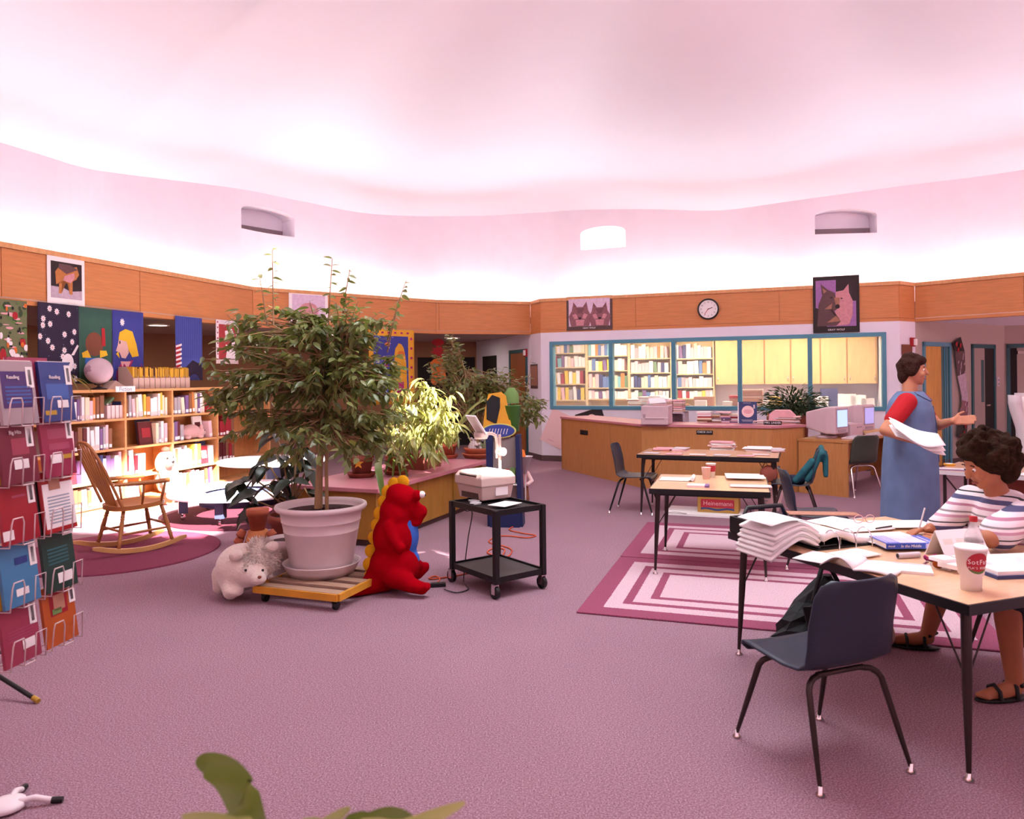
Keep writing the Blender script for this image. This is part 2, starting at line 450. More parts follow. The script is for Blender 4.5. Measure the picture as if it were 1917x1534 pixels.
# ---- workroom behind the window
mb = MB(); mb.b2(-1.36, BW.len, 2.62, 2.74, 0, 2.56)
wr = struct(mb.build('wall_workroom', 'white_wall', None, (BW.p.x, BW.p.y, 0), BW.rz))
mb = MB(); mb.b2(BW.len - .08, BW.len, .145, 2.62, 0, 2.5)
struct(mb.build('wall_workroom_right', 'white_wall', None, (BW.p.x, BW.p.y, 0), BW.rz))
mb = MB(); mb.prism([(0, .14), (BW.len, .14), (BW.len, 2.75), (-1.36, 2.75), (-.2, .3)], 2.5, 2.56)
struct(mb.build('ceiling_workroom', 'white_wall', None, (BW.p.x, BW.p.y, 0), BW.rz))
mat('tube_white', '#fff2d6', 0.5, emit=48.0)
for i, q in enumerate((0.9, 2.7, 4.5)):  # fittings out of sight, assumed from the bright workroom
    t = thing('ceiling_light', 'fluorescent ceiling light in the workroom, %s from the passage' % ordinal(i), 'light', BW.at(q, 1.2, 2.44), BW.rz, 'workroom ceiling lights')
    m = MB(); m.b2(-.62, .62, -.16, .16, .02, .06); m.build('housing', 'paper', t)
    m = MB(); m.b2(-.58, .58, -.13, .13, 0, .02); m.build('diffuser', 'tube_white', t)
# ---- white upper wall, light wells, ceiling
def cr(pts, k):
    n = len(pts); out = []
    for i in range(n):
        p0, p1, p2, p3 = pts[i - 1], pts[i], pts[(i + 1) % n], pts[(i + 2) % n]
        for j in range(k):
            t = j / k
            out.append(0.5 * ((2 * p1) + (p2 - p0) * t + (2 * p0 - 5 * p1 + 4 * p2 - p3) * t * t + (3 * p1 - p0 - 3 * p2 + p3) * t ** 3))
    return out
seam = [D(*q) for q in ((5, 268, 7.85), (150, 312, 8.85), (240, 327, 9.45), (450, 354, 11.55), (570, 378, 12.45), (700, 401, 13.15), (870, 405, 14.15),
                        (1000, 399, 14.35), (1090, 393, 13.9), (1220, 392, 13.4), (1350, 394, 12.95), (1500, 374, 12.35), (1700, 347, 12.1), (1917, 318, 11.1))]
seam += [Vector(q) for q in ((9.2, 9.3, 4.5), (10.3, 5.5, 4.4), (9, 1, 4.3), (4.8, -2.8, 4.2), (-3.6, -2.8, 4.2), (-6.1, 0.2, 4.1), (-6.75, 3.8, 4.0))]
ring = cr(seam, 5)
cen = Vector((1.2, 4.6, 0))
nR = len(ring)
mb = MB()
vs = []
for p in ring:
    o = (Vector((p.x, p.y, 0)) - cen); o.z = 0; o.normalize()
    zb = 2.7
    q = p + o * 0.45
    vs += [(p.x, p.y, zb), (p.x, p.y, p.z + .02), (q.x, q.y, p.z + .02), (q.x, q.y, zb)]
fs = []
for i in range(nR):
    a, b = 4 * i, 4 * ((i + 1) % nR)
    fs += [(a + j, b + j, b + (j + 1) % 4, a + (j + 1) % 4) for j in range(4)]
mb.add(vs, fs, 0, False)
upper = struct(mb.build('wall_upper', 'white_wall'))
wells = []
for (px, py, Y, ww) in ((503, 412, 11.95, .98), (1127, 444, 13.72, .86), (1585, 413, 12.22, .98)):
    c = D(px, py, Y)
    k = min(range(nR), key=lambda i: (Vector((ring[i].x, ring[i].y)) - Vector((c.x, c.y))).length)
    tg = ring[(k + 1) % nR] - ring[k - 1]; tg.z = 0; tg.normalize()
    if tg.x < 0: tg = -tg
    rz = math.atan2(tg.y, tg.x)
    nrm = Vector((-tg.y, tg.x, 0))
    s0 = Vector((ring[k].x - c.x, ring[k].y - c.y, 0)).dot(nrm)
    base = c + nrm * s0
    h = .205
    pr = [(-ww / 2, -h), (ww / 2, -h), (ww / 2, h * .45)] + [(ww / 2 * math.cos(a) * 1.0, h * .45 + h * .55 * math.sin(a)) for a in [math.pi * j / 10 for j in range(1, 10)]] + [(-ww / 2, h * .45)]
    cut = MB().vprism(pr, -.3, .36).build('cutter', 'white_wall', None, base, rz)
    wells.append((base, rz, pr, cut, ww, h))
for w in wells:
    md = upper.modifiers.new('cut', 'BOOLEAN'); md.object = w[3]; md.operation = 'DIFFERENCE'; md.solver = 'EXACT'
dg = bpy.context.evaluated_depsgraph_get()
me = bpy.data.meshes.new_from_object(upper.evaluated_get(dg))
upper.modifiers.clear(); upper.data = me
mat('well_glow', '#fffdf8', 0.5, emit=1.6)
mat('well_dark', '#7b6a70', 0.3)
for i, (base, rz, pr, cut, ww, h) in enumerate(wells):
    bpy.data.objects.remove(cut)
    wn = struct(MB().vprism([(x * .995, z * .995) for x, z in pr], .30, .34).build('window_%d' % (i + 2), 'well_glow' if i == 1 else 'white_wall', None, base, rz))
    if i != 1:
        m = MB(); m.b2(-ww * .49, ww * .49, .275, .30, -h * .97, -h * .35); m.build('dark_pane', 'well_dark', wn)
def on_ellipse(p, c, hx, hy, ang=0):
    d = Vector((p.x - c[0], p.y - c[1])); ca, sa = math.cos(ang), math.sin(ang)
    return ((d.x * ca + d.y * sa) / hx) ** 2 + ((-d.x * sa + d.y * ca) / hy) ** 2 < 1
def sun_hole(c):  # unseen ceiling openings, added and shaped so sun lands on chosen spots
    k = SUN_V
    def tgt(z): return c - k * ((c.z - z) / k.z)
    a = tgt(0.0)
    d = Vector((a.x + 3.75, a.y - 8.75)); along = d.x * .298 + d.y * .955; across = d.x * .955 - d.y * .298
    if abs(along) < 1.35 and abs(across) < 1.15: return True
    if on_ellipse(tgt(1.15), (-0.85, 7.55), .38, .42): return True
    if on_ellipse(tgt(0.85), (-0.19, 5.62), .17, .18): return True
    return False
nU, nV = nR * 3, 66
CZ = 5.35
def ceil_pt(i, j):
    p = ring[(i // 3) % nR].lerp(ring[(i // 3 + 1) % nR], (i % 3) / 3)
    t = j / nV
    q = p.lerp(Vector((cen.x, cen.y, CZ)), t)
    q.z = p.z + (CZ - p.z) * math.sin(math.pi / 2 * t) ** 1.0
    q.z += 0.10 * math.sin(math.pi * t) ** 2 * math.sin(i / nU * 2 * math.pi * 4)
    return q
vs = [ceil_pt(i, j) for j in range(nV) for i in range(nU)]
fs = []
for j in range(nV - 1):
    for i in range(nU):
        f = (j * nU + i, j * nU + (i + 1) % nU, (j + 1) * nU + (i + 1) % nU, (j + 1) * nU + i)
        c = sum((Vector(vs[k]) for k in f), Vector()) / 4
        if not sun_hole(c): fs.append(f)
mb = MB(); mb.add(vs, fs, 0, True)
mb.add([vs[(nV - 1) * nU + i] for i in range(nU)], [tuple(range(nU))], 0, True)
struct(mb.build('ceiling', 'ceiling_white'))
# assumed cove tubes behind the fascia cap, plus added area lights that brighten the vault
mat('cove_tube', '#fff2f2', 0.5, emit=COVE_E)
for i, (ln, nm) in enumerate(((Line(A0, A), 'beside the book rack'), (LW, 'over the oak bookcase'), (L2, 'over the passage mouth'), (L3, 'next to the passage corner'),
                              (BW, 'over the long window'), (RW, 'over the niche doors'), (Line(K7, K8), 'beyond the niche doors'), (Line(K8, K9), 'past the seated woman'),
                              (Line(K9, B1), 'added on the unseen window side'), (Line(B1, B2), 'added at the unseen near corner'), (Line(B2, B3), 'added across the unseen near side'), (Line(B3, B4), 'added at the unseen near left corner'), (Line(B4, A0), 'added out of view before the book rack'))):  # coves on the unseen near side, added to light the vault
    t = thing('cove_light', 'fluorescent cove tube hidden behind fascia %s' % nm, 'light', ln.at(0, 0.20, 2.80), ln.rz, 'cove lights behind the fascia')
    m = MB(); m.cyl((.1, 0, .02), (ln.len - .1, 0, .02), .018, n=8); m.build('tube', 'cove_tube', t)
    m = MB(); m.b2(.05, ln.len - .05, -.03, .03, -.02, 0); m.build('housing', 'paper', t)
    a = area_light('vault_fill_light', (0, 0, 0), ln.len - .1, .10, VAULT_FILL_W * ln.len, (.885, .98, 1.0))  # added fill along the cove, aimed at the vault
    a.data.spread = math.radians(84)
    c = ln.at(ln.len / 2, .23, 2.86)
    inn = -ln.out
    nrm = Vector((inn.x * 2.0, inn.y * 2.0, 1)).normalized()
    xa = Vector((ln.d.x, ln.d.y, 0)); za = -nrm; ya = za.cross(xa).normalized()
    a.matrix_world = Matrix.Translation(c) @ Matrix((xa, ya, za)).transposed().to_4x4()
# ---- doors
def door(n, ln, a, b, h, leafm, framem, swing=None, inset=.03):
    mb = MB(); w = .055
    mb.b2(a, a + w, -.025, .1, 0, h); mb.b2(b - w, b, -.025, .1, 0, h); mb.b2(a, b, -.025, .1, h - .065, h)
    o = struct(mb.build('door_%d' % n, framem, None, (ln.p.x, ln.p.y, 0), ln.rz))
    return o
s0, s1 = CW.s_at(955, 700), CW.s_at(988, 700)
d1 = door(1, CW, s0, s1, 2.05, 'door_oak', 'dark_teal')
m = MB(); m.b2(s0 + .06, s1 - .06, -.012, .0, 0.01, 1.98); m.build('door_leaf', 'door_oak', d1)
s0, s1 = NW.s_at(1727, 700), NW.s_at(1779, 700)
d2 = door(2, NW, s0, s1, 2.0, 'yellow_oak', 'teal_paint')
m = MB(); m.b2(s0 + .06, s0 + .52, -.014, -.002, 0.01, 1.93); m.build('door_leaf', 'yellow_oak', d2)
m = MB(); m.b2(s0 + .52, s1 - .055, -.01, -.002, 0.01, 1.93); m.build('side_light', 'dark_teal', d2)
for k in (.09, .15): 
    m = MB(); m.b2(s1 - .055 - k, s1 - .055 - k + .02, -.02, -.01, 0.01, 1.93); m.build('frame_rib', 'teal_paint', d2)
s0, s1 = NW.s_at(1818, 700), NW.s_at(1862, 700)
d3 = door(3, NW, s0, s1, 1.985, 'grey_door', 'dark_teal')
m = MB(); m.b2(s0 + .055, s0 + .42, -.014, -.002, 0.01, 1.92); lf = m.build('door_leaf', 'grey_door', d3)
m = MB(); m.b2(s0 + .30, s0 + .39, -.018, -.013, 1.0, 1.72); m.build('vision_panel', 'dark_teal', lf)
mat('door_shadow', '#221a1a', 0.8)  # shade inside openings, put into a flat dark colour
m = MB(); m.b2(s0 + .42, s1 - .055, -.008, -.002, 0.01, 1.92); m.build('door_gap', 'door_shadow', d3)
m = MB(); m.b2(s0 + .45, s0 + .55, -.04, -.015, .93, .955); m.build('door_handle', 'chrome', d3)
NR = Line(NC, (12.5, 12.0))
s0 = NR.s_at(1884, 700)
d4 = door(4, NR, s0, s0 + 1.0, 2.0, 'tan_wall', 'dark_teal')
m = MB(); m.b2(s0 + .055, s0 + .16, -.012, -.002, 0.01, 1.93); m.build('door_gap', 'door_shadow', d4)
m = MB(); m.b2(s0 + .16, s0 + .94, -.012, -.002, 0.01, 1.93); lf = m.build('door_leaf', 'shade_wall', d4)
m = MB(); m.b2(s0 + .16, s0 + .5, -.06, -.014, 1.82, 1.88); m.build('door_closer', 'chrome', lf)
PE = Line((-3.3, 16.2), (-0.75, 17.0))
d5 = struct(MB().b2(PE.s_at(782, 700), PE.s_at(889, 700), -.02, .02, 0, 1.98).build('door_5', 'door_shadow', None, (PE.p.x, PE.p.y, 0), PE.rz))  # flat dark sheet, the unlit passage opening put into its colour
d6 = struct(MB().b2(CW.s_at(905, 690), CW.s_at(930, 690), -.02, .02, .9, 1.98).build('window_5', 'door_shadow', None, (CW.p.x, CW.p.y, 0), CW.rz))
# first passage downlight is real; the other two are added to brighten the passage
mat('lamp_glow', '#fff4e4', 0.5, emit=6.0)
for (dx, dy, lab) in ((-5.15, 10.9, 'small round lit downlight in low ceiling behind the banners'), (-3.35, 13.6, 'added round downlight brightening the passage behind the tree'), (-1.2, 15.2, 'added round downlight brightening the deep end of the passage')):
    t = thing('downlight', lab, 'light', (dx, dy, FZ0 + .005), 0, 'passage downlights')
    m = MB(); m.lathe([(.13, .012), (.15, .0), (.16, .012)], n=20); m.build('trim_ring', 'paper', t)
    m = MB(); m.disc((0, 0, .008), .13, up=False); m.build('lens', 'lamp_glow', t)
    a = area_light('downlight_beam', (dx, dy, FZ0 - .01), .24, .24, 16 if dx < -4 else 7, (1, .9, .78), shape='DISK')
# ================================================================== BOOKS
BOOKCOL = {'white': '#efe6e6', 'cream': '#ead9bd', 'pale pink': '#e6b9c0', 'yellow': '#e2c04c', 'red': '#9c2430', 'maroon': '#5e1e22', 'navy': '#38406e',
           'blue': '#5b78ab', 'purple': '#7d5c8c', 'brown': '#8a5a40', 'green': '#6b8a68', 'teal': '#7cb3bd', 'orange': '#cf8345', 'grey': '#a89da4'}
for k, c in BOOKCOL.items(): mat('book_' + k.replace(' ', '_'), c, 0.55)
BOOKMESH = {}
def book_mesh(col, lab=True):
    """unit book: x thickness 0..1, y depth 0..1 (spine at 0), z height 0..1"""
    key = (col, lab)
    if key in BOOKMESH: return BOOKMESH[key]
    mb = MB()
    mb.b2(0, .1, .02, 1, 0, 1); mb.b2(.9, 1, .02, 1, 0, 1); mb.b2(.04, .96, 0, .03, 0, 1)
    mb.b2(.1, .9, .03, .96, .015, .985, 1)
    if lab: mb.add([(.1, -.004, .08), (.9, -.004, .08), (.9, -.004, .24), (.1, -.004, .24)], [(0, 1, 2, 3)], 2)
    BOOKMESH[key] = mb.mesh('book', ['book_' + col.replace(' ', '_'), 'page_edge', 'paper' if col not in ('white', 'cream') else 'paper_pink'])
    return BOOKMESH[key]
def book(col, label, group, loc, rz, t, d, h, lean=0.0, lab=True, name='book'):
    o = bpy.data.objects.new(name, book_mesh(col, lab)); COL.objects.link(o)
    o.location = loc; o.rotation_euler = (0, lean, rz); o.scale = (t, d, h)
    return tag(o, label, 'book', group)
def book_row(ln, s0, s1, off, z, hmax, pal, where, group, depth=.17, tmin=.034, tmax=.06, start=0, leanp=.12, lab=True):
    s = s0; i = start
    while True:
        t = random.uniform(tmin, tmax)
        if s + t > s1: break
        h = hmax * random.uniform(.74, 1.0)
        c = random.choice(pal)
        ln_ = random.uniform(-.10, -.04) if random.random() < leanp and s + t + .04 < s1 else 0.0
        book(c, '%s book, %s from left, %s' % (c, ordinal(i), where), group, ln.at(s + (abs(math.sin(ln_)) * h if ln_ < 0 else 0), off + random.uniform(0, .015), z + (math.sin(-ln_) * 0 if ln_ else 0)), ln.rz, t, depth, h, ln_, lab)
        s += t + .003 + (abs(math.sin(ln_)) * h if ln_ else 0); i += 1
    return s, i
LF = LW
LW = Line(LF.at(0, -.32), LF.at(LF.len, -.32))     # the bookcase front stands a little inside the fascia
# ================================================================== OAK BOOKCASE under the left fascia
TOPZ = 1.42; SHZ = [1.09, .755, .415, .15]
bS = [LW.s_at(x, 800) for x in (38, 235.5, 323.5, 408, 505)]
BD = .30
bc = thing('bookcase', 'long oak bookcase with four shelf rows under the hanging banners', 'bookcase', (LW.p.x, LW.p.y, 0), LW.rz)
m = MB(); m.b2(bS[0] - .02, bS[-1] + .02, -.012, BD, TOPZ - .03, TOPZ); m.build('top', 'shelf_oak', bc)
m = MB(); m.b2(bS[0], bS[-1], BD - .012, BD, .0, TOPZ - .03); m.build('back_panel', 'oak', bc)
m = MB(); m.b2(bS[0], bS[-1], .02, .04, 0, SHZ[3] - .02); m.build('plinth', 'shelf_oak', bc)
for q in bS:
    m = MB(); m.b2(q - .014, q + .014, 0, BD - .012, 0, TOPZ - .03); m.build('upright', 'shelf_oak', bc)
for a, b in zip(bS, bS[1:]):
    for z in SHZ:
        m = MB(); m.b2(a + .014, b - .014, .004, BD - .012, z - .025, z); m.build('shelf', 'shelf_oak', bc)
LIGHT = ['white'] * 7 + ['cream'] * 3 + ['pale pink'] * 3 + ['yellow', 'purple', 'brown', 'grey', 'orange']
MIXED = ['white'] * 6 + ['pale pink'] * 3 + ['purple'] * 3 + ['navy'] * 2 + ['grey', 'cream', 'brown', 'maroon']
G = 'books on the oak bookcase'
a0, a1, a2, a3, a4 = [q + .02 for q in bS]
def W(row, bay): return '%s row, %s bay of bookcase' % (row, bay)
book_row(LW, a0 + .28, a1 - .27, .02, SHZ[0], .27, LIGHT, W('top', 'left'), G)
book_row(LW, a0 + .28, a1 - .14, .02, SHZ[1], .29, MIXED, W('second', 'left'), G)
book_row(LW, a0 + .70, a1 - .05, .02, SHZ[2], .30, ['purple', 'white', 'navy', 'pale pink'], W('third', 'left'), G)
book_row(LW, a0 + .30, a1 - .06, .02, SHZ[3], .22, MIXED, W('bottom', 'left'), G, leanp=.3)
book_row(LW, a1, a2 - .06, .02, SHZ[0], .28, LIGHT, W('top', 'middle'), G)
book_row(LW, a1 + .46, a2 - .05, .02, SHZ[1], .27, LIGHT, W('second', 'middle'), G)
book_row(LW, a1, a1 + .34, .02, SHZ[2], .30, ['white', 'white', 'cream', 'blue', 'yellow', 'red'], W('third', 'middle'), G, tmin=.04, tmax=.07)
book_row(LW, a1, a1 + .30, .02, SHZ[3], .20, MIXED, W('bottom', 'middle'), G)
book_row(LW, a2, a3 - .22, .02, SHZ[0], .28, LIGHT, W('top', 'right'), G)
_, n = book_row(LW, a2, a2 + .22, .02, SHZ[1], .27, MIXED, W('second', 'right'), G)
book_row(LW, a2 + .66, a3 - .05, .02, SHZ[1], .26, MIXED, W('second', 'right'), G, start=n)
_, n = book_row(LW, a2, a2 + .52, .02, SHZ[2], .28, LIGHT, W('third', 'right'), G)
book_row(LW, a2 + .70, a3 - .05, .02, SHZ[2], .26, MIXED, W('third', 'right'), G, start=n)
book_row(LW, a2, a3 - .06, .02, SHZ[3], .22, LIGHT + ['purple', 'pale pink'], W('bottom', 'right'), G, leanp=.3)
for r, z in zip(('top', 'second', 'third'), SHZ):
    book_row(LW, a3, a3 + .42, .03, z, .27, ['maroon', 'maroon', 'red', 'brown'], W(r, 'shaded far'), 'dark red volumes on the far bay', tmin=.05, tmax=.07, leanp=0)
# face-out books
def face_book(col, label, ln, s, off, z, w, h, lean=-.12, art='paper_pink', t=.02):
    o = thing('picture_book', label, 'book', ln.at(s, off, z), ln.rz)
    R = Matrix.Rotation(lean, 3, 'X')
    m = MB(); m.box(R @ Vector((0, t / 2, h / 2)), (w, t, h), 0, R); c = m.build('cover', 'book_' + col, o)
    m = MB(); m.box(R @ Vector((0, -.002, h * .52)), (w * .6, .003, h * .42), 0, R); m.build('cover_picture', art, o)
    m = MB(); m.box(R @ Vector((0, t / 2, h + .001)), (w * .94, t * .7, .003), 0, R); m.build('pages', 'page_edge', o)
    return o
face_book('maroon', 'dark red picture book standing face-out on the middle bay', LW, a1 + .36, .06, SHZ[1], .22, .27, art='book_red')
face_book('navy', 'navy picture book standing behind the dark red one, middle bay', LW, a1 + .40, .12, SHZ[1], .22, .30, art='book_maroon')
face_book('red', 'bright red picture book face-out beside the rocking chair back', LW, a0 + .58, .06, SHZ[2], .2, .25, art='book_maroon')
face_book('red', 'red picture book with arched picture, right bay third row', LW, a2 + .61, .05, SHZ[2], .15, .24, art='book_white')
face_book('navy', 'blue-topped picture book behind the arched one, right bay', LW, a2 + .62, .10, SHZ[2], .2, .29, art='book_navy')
face_book('white', 'white picture book with dark arch standing behind the pink pig', LW, a2 + .56, .10, SHZ[1], .17, .29, art='book_maroon')
# magazine boxes in the top row, left bay
for i in range(4):
    t = thing('magazine_box', 'white magazine box, %s from left, top row of bookcase' % ordinal(i), 'box', LW.at(a1 - .25 + i * .058, .03, SHZ[0]), LW.rz, 'white magazine boxes')
    m = MB(); m.vprism([(0, 0), (.052, 0), (.052, .15), (0, .15)], 0, .004); m.b2(0, .003, 0, .16, 0, .15); m.b2(.049, .052, 0, .16, 0, .15); m.b2(0, .052, .156, .16, 0, .22); m.b2(0, .052, 0, .16, 0, .004)
    m.build('box_shell', 'paper_pink', t)
book('green', 'green book tilted over the white magazine boxes', G, LW.at(a1 - .20, .1, SHZ[0] + .16), LW.rz, .03, .12, .14, .9)
book('navy', 'navy book leaning inside the white magazine boxes', G, LW.at(a1 - .06, .05, SHZ[0] + .02), LW.rz, .02, .12, .26, .15)
# pink pig
mat('pig_plush', '#d6a2a0', 0.95, sheen=.4, bump=.4, bscale=150)
mat('dog_plush', '#d8b6a8', 0.95, sheen=.4, bump=.5, bscale=120)
mat('plush_black', '#1b1516', 0.4)
mat('white_plush', '#e2cfc4', 1.0, sheen=.5, bump=.6, bscale=70)
t = thing('plush_pig', 'pink plush pig lying on second shelf of bookcase', 'plush toy', LW.at(a2 + .42, .10, SHZ[1]), LW.rz)
m = MB(); m.ball((0, .02, .095), (.17, .09, .095)); m.ball((.14, 0, .08), (.075, .07, .07)); m.ball((.2, -.02, .07), (.035, .035, .033)); m.ball((.1, -.06, .03), (.05, .04, .03)); m.ball((-.12, -.04, .03), (.05, .05, .03))
remesh(m, 'body', 'pig_plush', .012, t)
for s_ in (-1, 1):
    m = MB(); m.ball((.13, s_ * .05, .15), (.03, .012, .035)); m.build('ear', 'pig_plush', t)
    m = MB(); m.ball((.19, s_ * .03 - .02, .1), .008); m.build('eye', 'plush_black', t)
# large plush dog sitting in the middle bay
t = thing('plush_dog', 'big cream plush dog sitting upright on lower middle shelf', 'plush toy', LW.at(a1 + .60, .02, SHZ[3]), LW.rz)
m = MB(); m.ball((0, .0, .19), (.13, .11, .19)); m.ball((-.02, -.03, .40), (.12, .105, .11)); m.ball((-.06, -.13, .37), (.055, .05, .045))
limb(m, [((-.1, -.05, .26), .045), ((-.13, -.14, .10), .04), ((-.13, -.17, .04), .045)]); limb(m, [((.08, -.06, .26), .045), ((.09, -.14, .10), .04), ((.09, -.17, .04), .045)])
m.ball((0, -.05, .05), (.13, .12, .05))
remesh(m, 'body', 'dog_plush', .014, t)
for s_ in (-1, 1):
    m = MB(); m.ball((-.02 + s_ * .12, -.03, .36), (.03, .05, .09)); m.build('ear', 'dog_plush', t)
    m = MB(); m.ball((-.05 + s_ * .045, -.125, .43), .012); m.build('eye', 'plush_black', t)
m = MB(); m.ball((-.065, -.18, .385), (.02, .014, .016)); m.build('nose', 'plush_black', t)
m = MB(); m.ball((-.02, -.03, .52), (.06, .05, .04)); m.build('tuft', 'terracotta_dark', t)
# pale plush rabbit, third row left
t = thing('plush_rabbit', 'pale pink plush rabbit lying on third shelf behind the rocker', 'plush toy', LW.at(a0 + .36, .08, SHZ[2]), LW.rz)
m = MB(); m.ball((0, 0, .07), (.13, .08, .07)); m.ball((.12, -.02, .08), (.065, .06, .06)); m.ball((-.05, -.06, .03), (.06, .04, .03)); m.ball((.16, -.07, .05), (.03, .03, .025))
remesh(m, 'body', 'white_plush', .012, t)
for s_ in (-1, 1):
    m = MB(); m.ball((.1, s_ * .03, .15), (.02, .016, .06), Matrix.Rotation(-.6, 3, 'Y')); m.build('ear', 'pig_plush', t)
# red vase at the end of the top row
t = thing('red_jug', 'glossy red jug at the end of the top bookcase row', 'jug', LW.at(a3 - .12, .12, SHZ[0]), LW.rz)
mat('red_glaze', '#a01a22', 0.25)
m = MB(); m.lathe([(.0, 0), (.07, 0), (.085, .05), (.075, .12), (.035, .18), (.03, .24), (.04, .26), (.033, .26), (.02, .2)], n=16); m.build('jug_body', 'red_glaze', t)
m = MB(); m.tube([(.03, 0, .24), (.08, 0, .23), (.1, 0, .16), (.078, 0, .1)], .008, 6); m.build('handle', 'red_glaze', t)
# ---- on top of the bookcase
gs = LW.s_at(201, 700)
t = thing('globe', 'pale desk globe on a stand on top of the bookcase', 'globe', LW.at(gs, .12, TOPZ), LW.rz)
mat('globe_paper', '#cdb2bc', 0.5, noise=.2, nscale=3.2)
mat('globe_land', '#a98a98', 0.5, noise=.2, nscale=5)
gz = .21
m = MB(); m.ball((0, 0, gz), .145, nu=28, nv=18); g = m.build('ball', 'globe_paper', t)
random.seed(21)
m = MB()
for k in range(7):
    th, ph = random.uniform(0, 6.28), random.uniform(.7, 2.2); pts = []
    cdir = Vector((math.sin(ph) * math.cos(th), math.sin(ph) * math.sin(th), math.cos(ph)))
    x = cdir.orthogonal().normalized(); y = cdir.cross(x)
    for j in range(14):
        r = random.uniform(.18, .42); aa = j / 14 * 6.283
        pts.append(Vector((0, 0, gz)) + (cdir + x * r * math.cos(aa) + y * r * math.sin(aa)).normalized() * .1462)
    cc = Vector((0, 0, gz)) + cdir * .1475
    m.add([cc] + pts, [(0, 1 + j, 1 + (j + 1) % 14) for j in range(14)], 0, True)
m.build('continents', 'globe_land', g)['kind'] = 'stuff'
random.seed(8)
R = Matrix.Rotation(.4, 3, 'Y')
m = MB(); m.tube([Vector((0, 0, gz)) + R @ Vector((.157 * math.sin(q), 0, .157 * math.cos(q))) for q in [math.pi * j / 16 for j in range(17)]], .007, 6); m.build('meridian_arc', 'brown_metal', t)
m = MB(); m.lathe([(0, 0), (.085, 0), (.085, .012), (.03, .025), (.014, .04), (.014, gz - .148)], n=18); m.build('base', 'brown_metal', t)
def spider_plant(name, label, cat, loc, rz, n, L, lm, potr=.07, poth=.1, group=None, droop=.9, wid=.012, potm='terracotta', up=.35):
    t = thing(name, label, cat, loc, rz, group)
    m = MB(); m.lathe([(0, 0), (potr * .7, 0), (potr, poth), (potr * 1.1, poth), (potr * 1.1, poth * 1.15), (potr * .95, poth * 1.15), (potr * .9, poth)], n=16); p = m.build('pot', potm, t)
    m = MB(); m.disc((0, 0, poth * .98), potr * .92, 16); m.build('soil', 'soil', p)
    for i in range(n):
        a = 6.283 * i / n + random.uniform(-.3, .3); l = L * random.uniform(.6, 1.1); u = random.uniform(up, 1.1)
        pts = []
        for k in range(6):
            q = k / 5
            rr = l * q * math.cos(u) + .02; zz = poth + l * (math.sin(u) * q - droop * q * q * .8)
            pts.append(Vector((rr * math.cos(a), rr * math.sin(a), zz)))
        sd = Vector((-math.sin(a), math.cos(a), 0))
        m = MB(); vs = []
        for k, p_ in enumerate(pts):
            w = wid * (1 - (k / 5) ** 2) + .0015; vs += [p_ - sd * w, p_ + sd * w]
        m.add(vs, [(2 * k, 2 * k + 1, 2 * k + 3, 2 * k + 2) for k in range(5)], 0, True)
        m.build('leaf', lm, t)
    return t
spider_plant('spider_plant', 'trailing spider plant beside the globe on bookcase', 'plant', LW.at(gs - .42, .12, TOPZ), 0, 34, .32, 'spider_leaf', droop=1.15)
# "Fiction" shelf sign
ps = LW.s_at(232, 720)
t = thing('shelf_sign', 'small white shelf sign reading Fiction on bookcase edge', 'sign', LW.at(ps, -.02, TOPZ - .01), LW.rz)
m = MB(); m.b2(-.14, .14, -.004, 0, -.02, .045); m.build('card', 'paper', t)
mat('sign_ink', '#8a8f9c', 0.7)
text_mesh('Fiction', .05, 'lettering', 'sign_ink', t, (0, -.0055, .012), UPR)
# cardboard magazine holders with yellow-spined magazines
mat('cardboard_pale', '#c9a79a', 0.85); mat('mag_yellow', '#d7a332', 0.6); mat('mag_brown', '#6d4227', 0.6)
hs = LW.s_at(247, 700)
for i in range(11):
    t = thing('magazine_holder', 'pale card magazine holder, %s from the globe, with yellow magazines' % ordinal(i), 'box', LW.at(hs + .06 + i * .085, .04, TOPZ), LW.rz, 'card magazine holders on the bookcase')
    m = MB(); m.b2(0, .08, 0, .004, 0, .13); m.vprism([(0, 0), (.08, 0), (.08, .005), (0, .005)], 0, .22)
    for xx in (0, .077): m.add([(xx, 0, 0), (xx, .22, 0), (xx, .22, .26), (xx, .1, .26), (xx, 0, .13), (xx + .003, 0, 0), (xx + .003, .22, 0), (xx + .003, .22, .26), (xx + .003, .1, .26), (xx + .003, 0, .13)], [(0, 1, 2, 3, 4), (9, 8, 7, 6, 5), (0, 5, 6, 1), (1, 6, 7, 2), (2, 7, 8, 3), (3, 8, 9, 4), (4, 9, 5, 0)])
    m.b2(0, .08, .216, .22, 0, .26); m.build('holder_shell', 'cardboard_pale', t)
    x = .005
    while x < .068:
        w = random.uniform(.006, .012); m = MB(); m.b2(x, x + w, .012, .2, .006, random.uniform(.235, .262)); m.build('magazine', random.choice(['mag_yellow'] * 4 + ['mag_brown']), t); x += w + .001
t = thing('desk_divider', 'sloped pink card end piece beside the magazine holders', 'card', LW.at(hs - .3, .05, TOPZ), LW.rz)
m = MB(); m.vprism([(0, 0), (.32, 0), (.12, .10)], 0, .12); m.build('card_wedge', 'cardboard_pale', t)
LW = LF
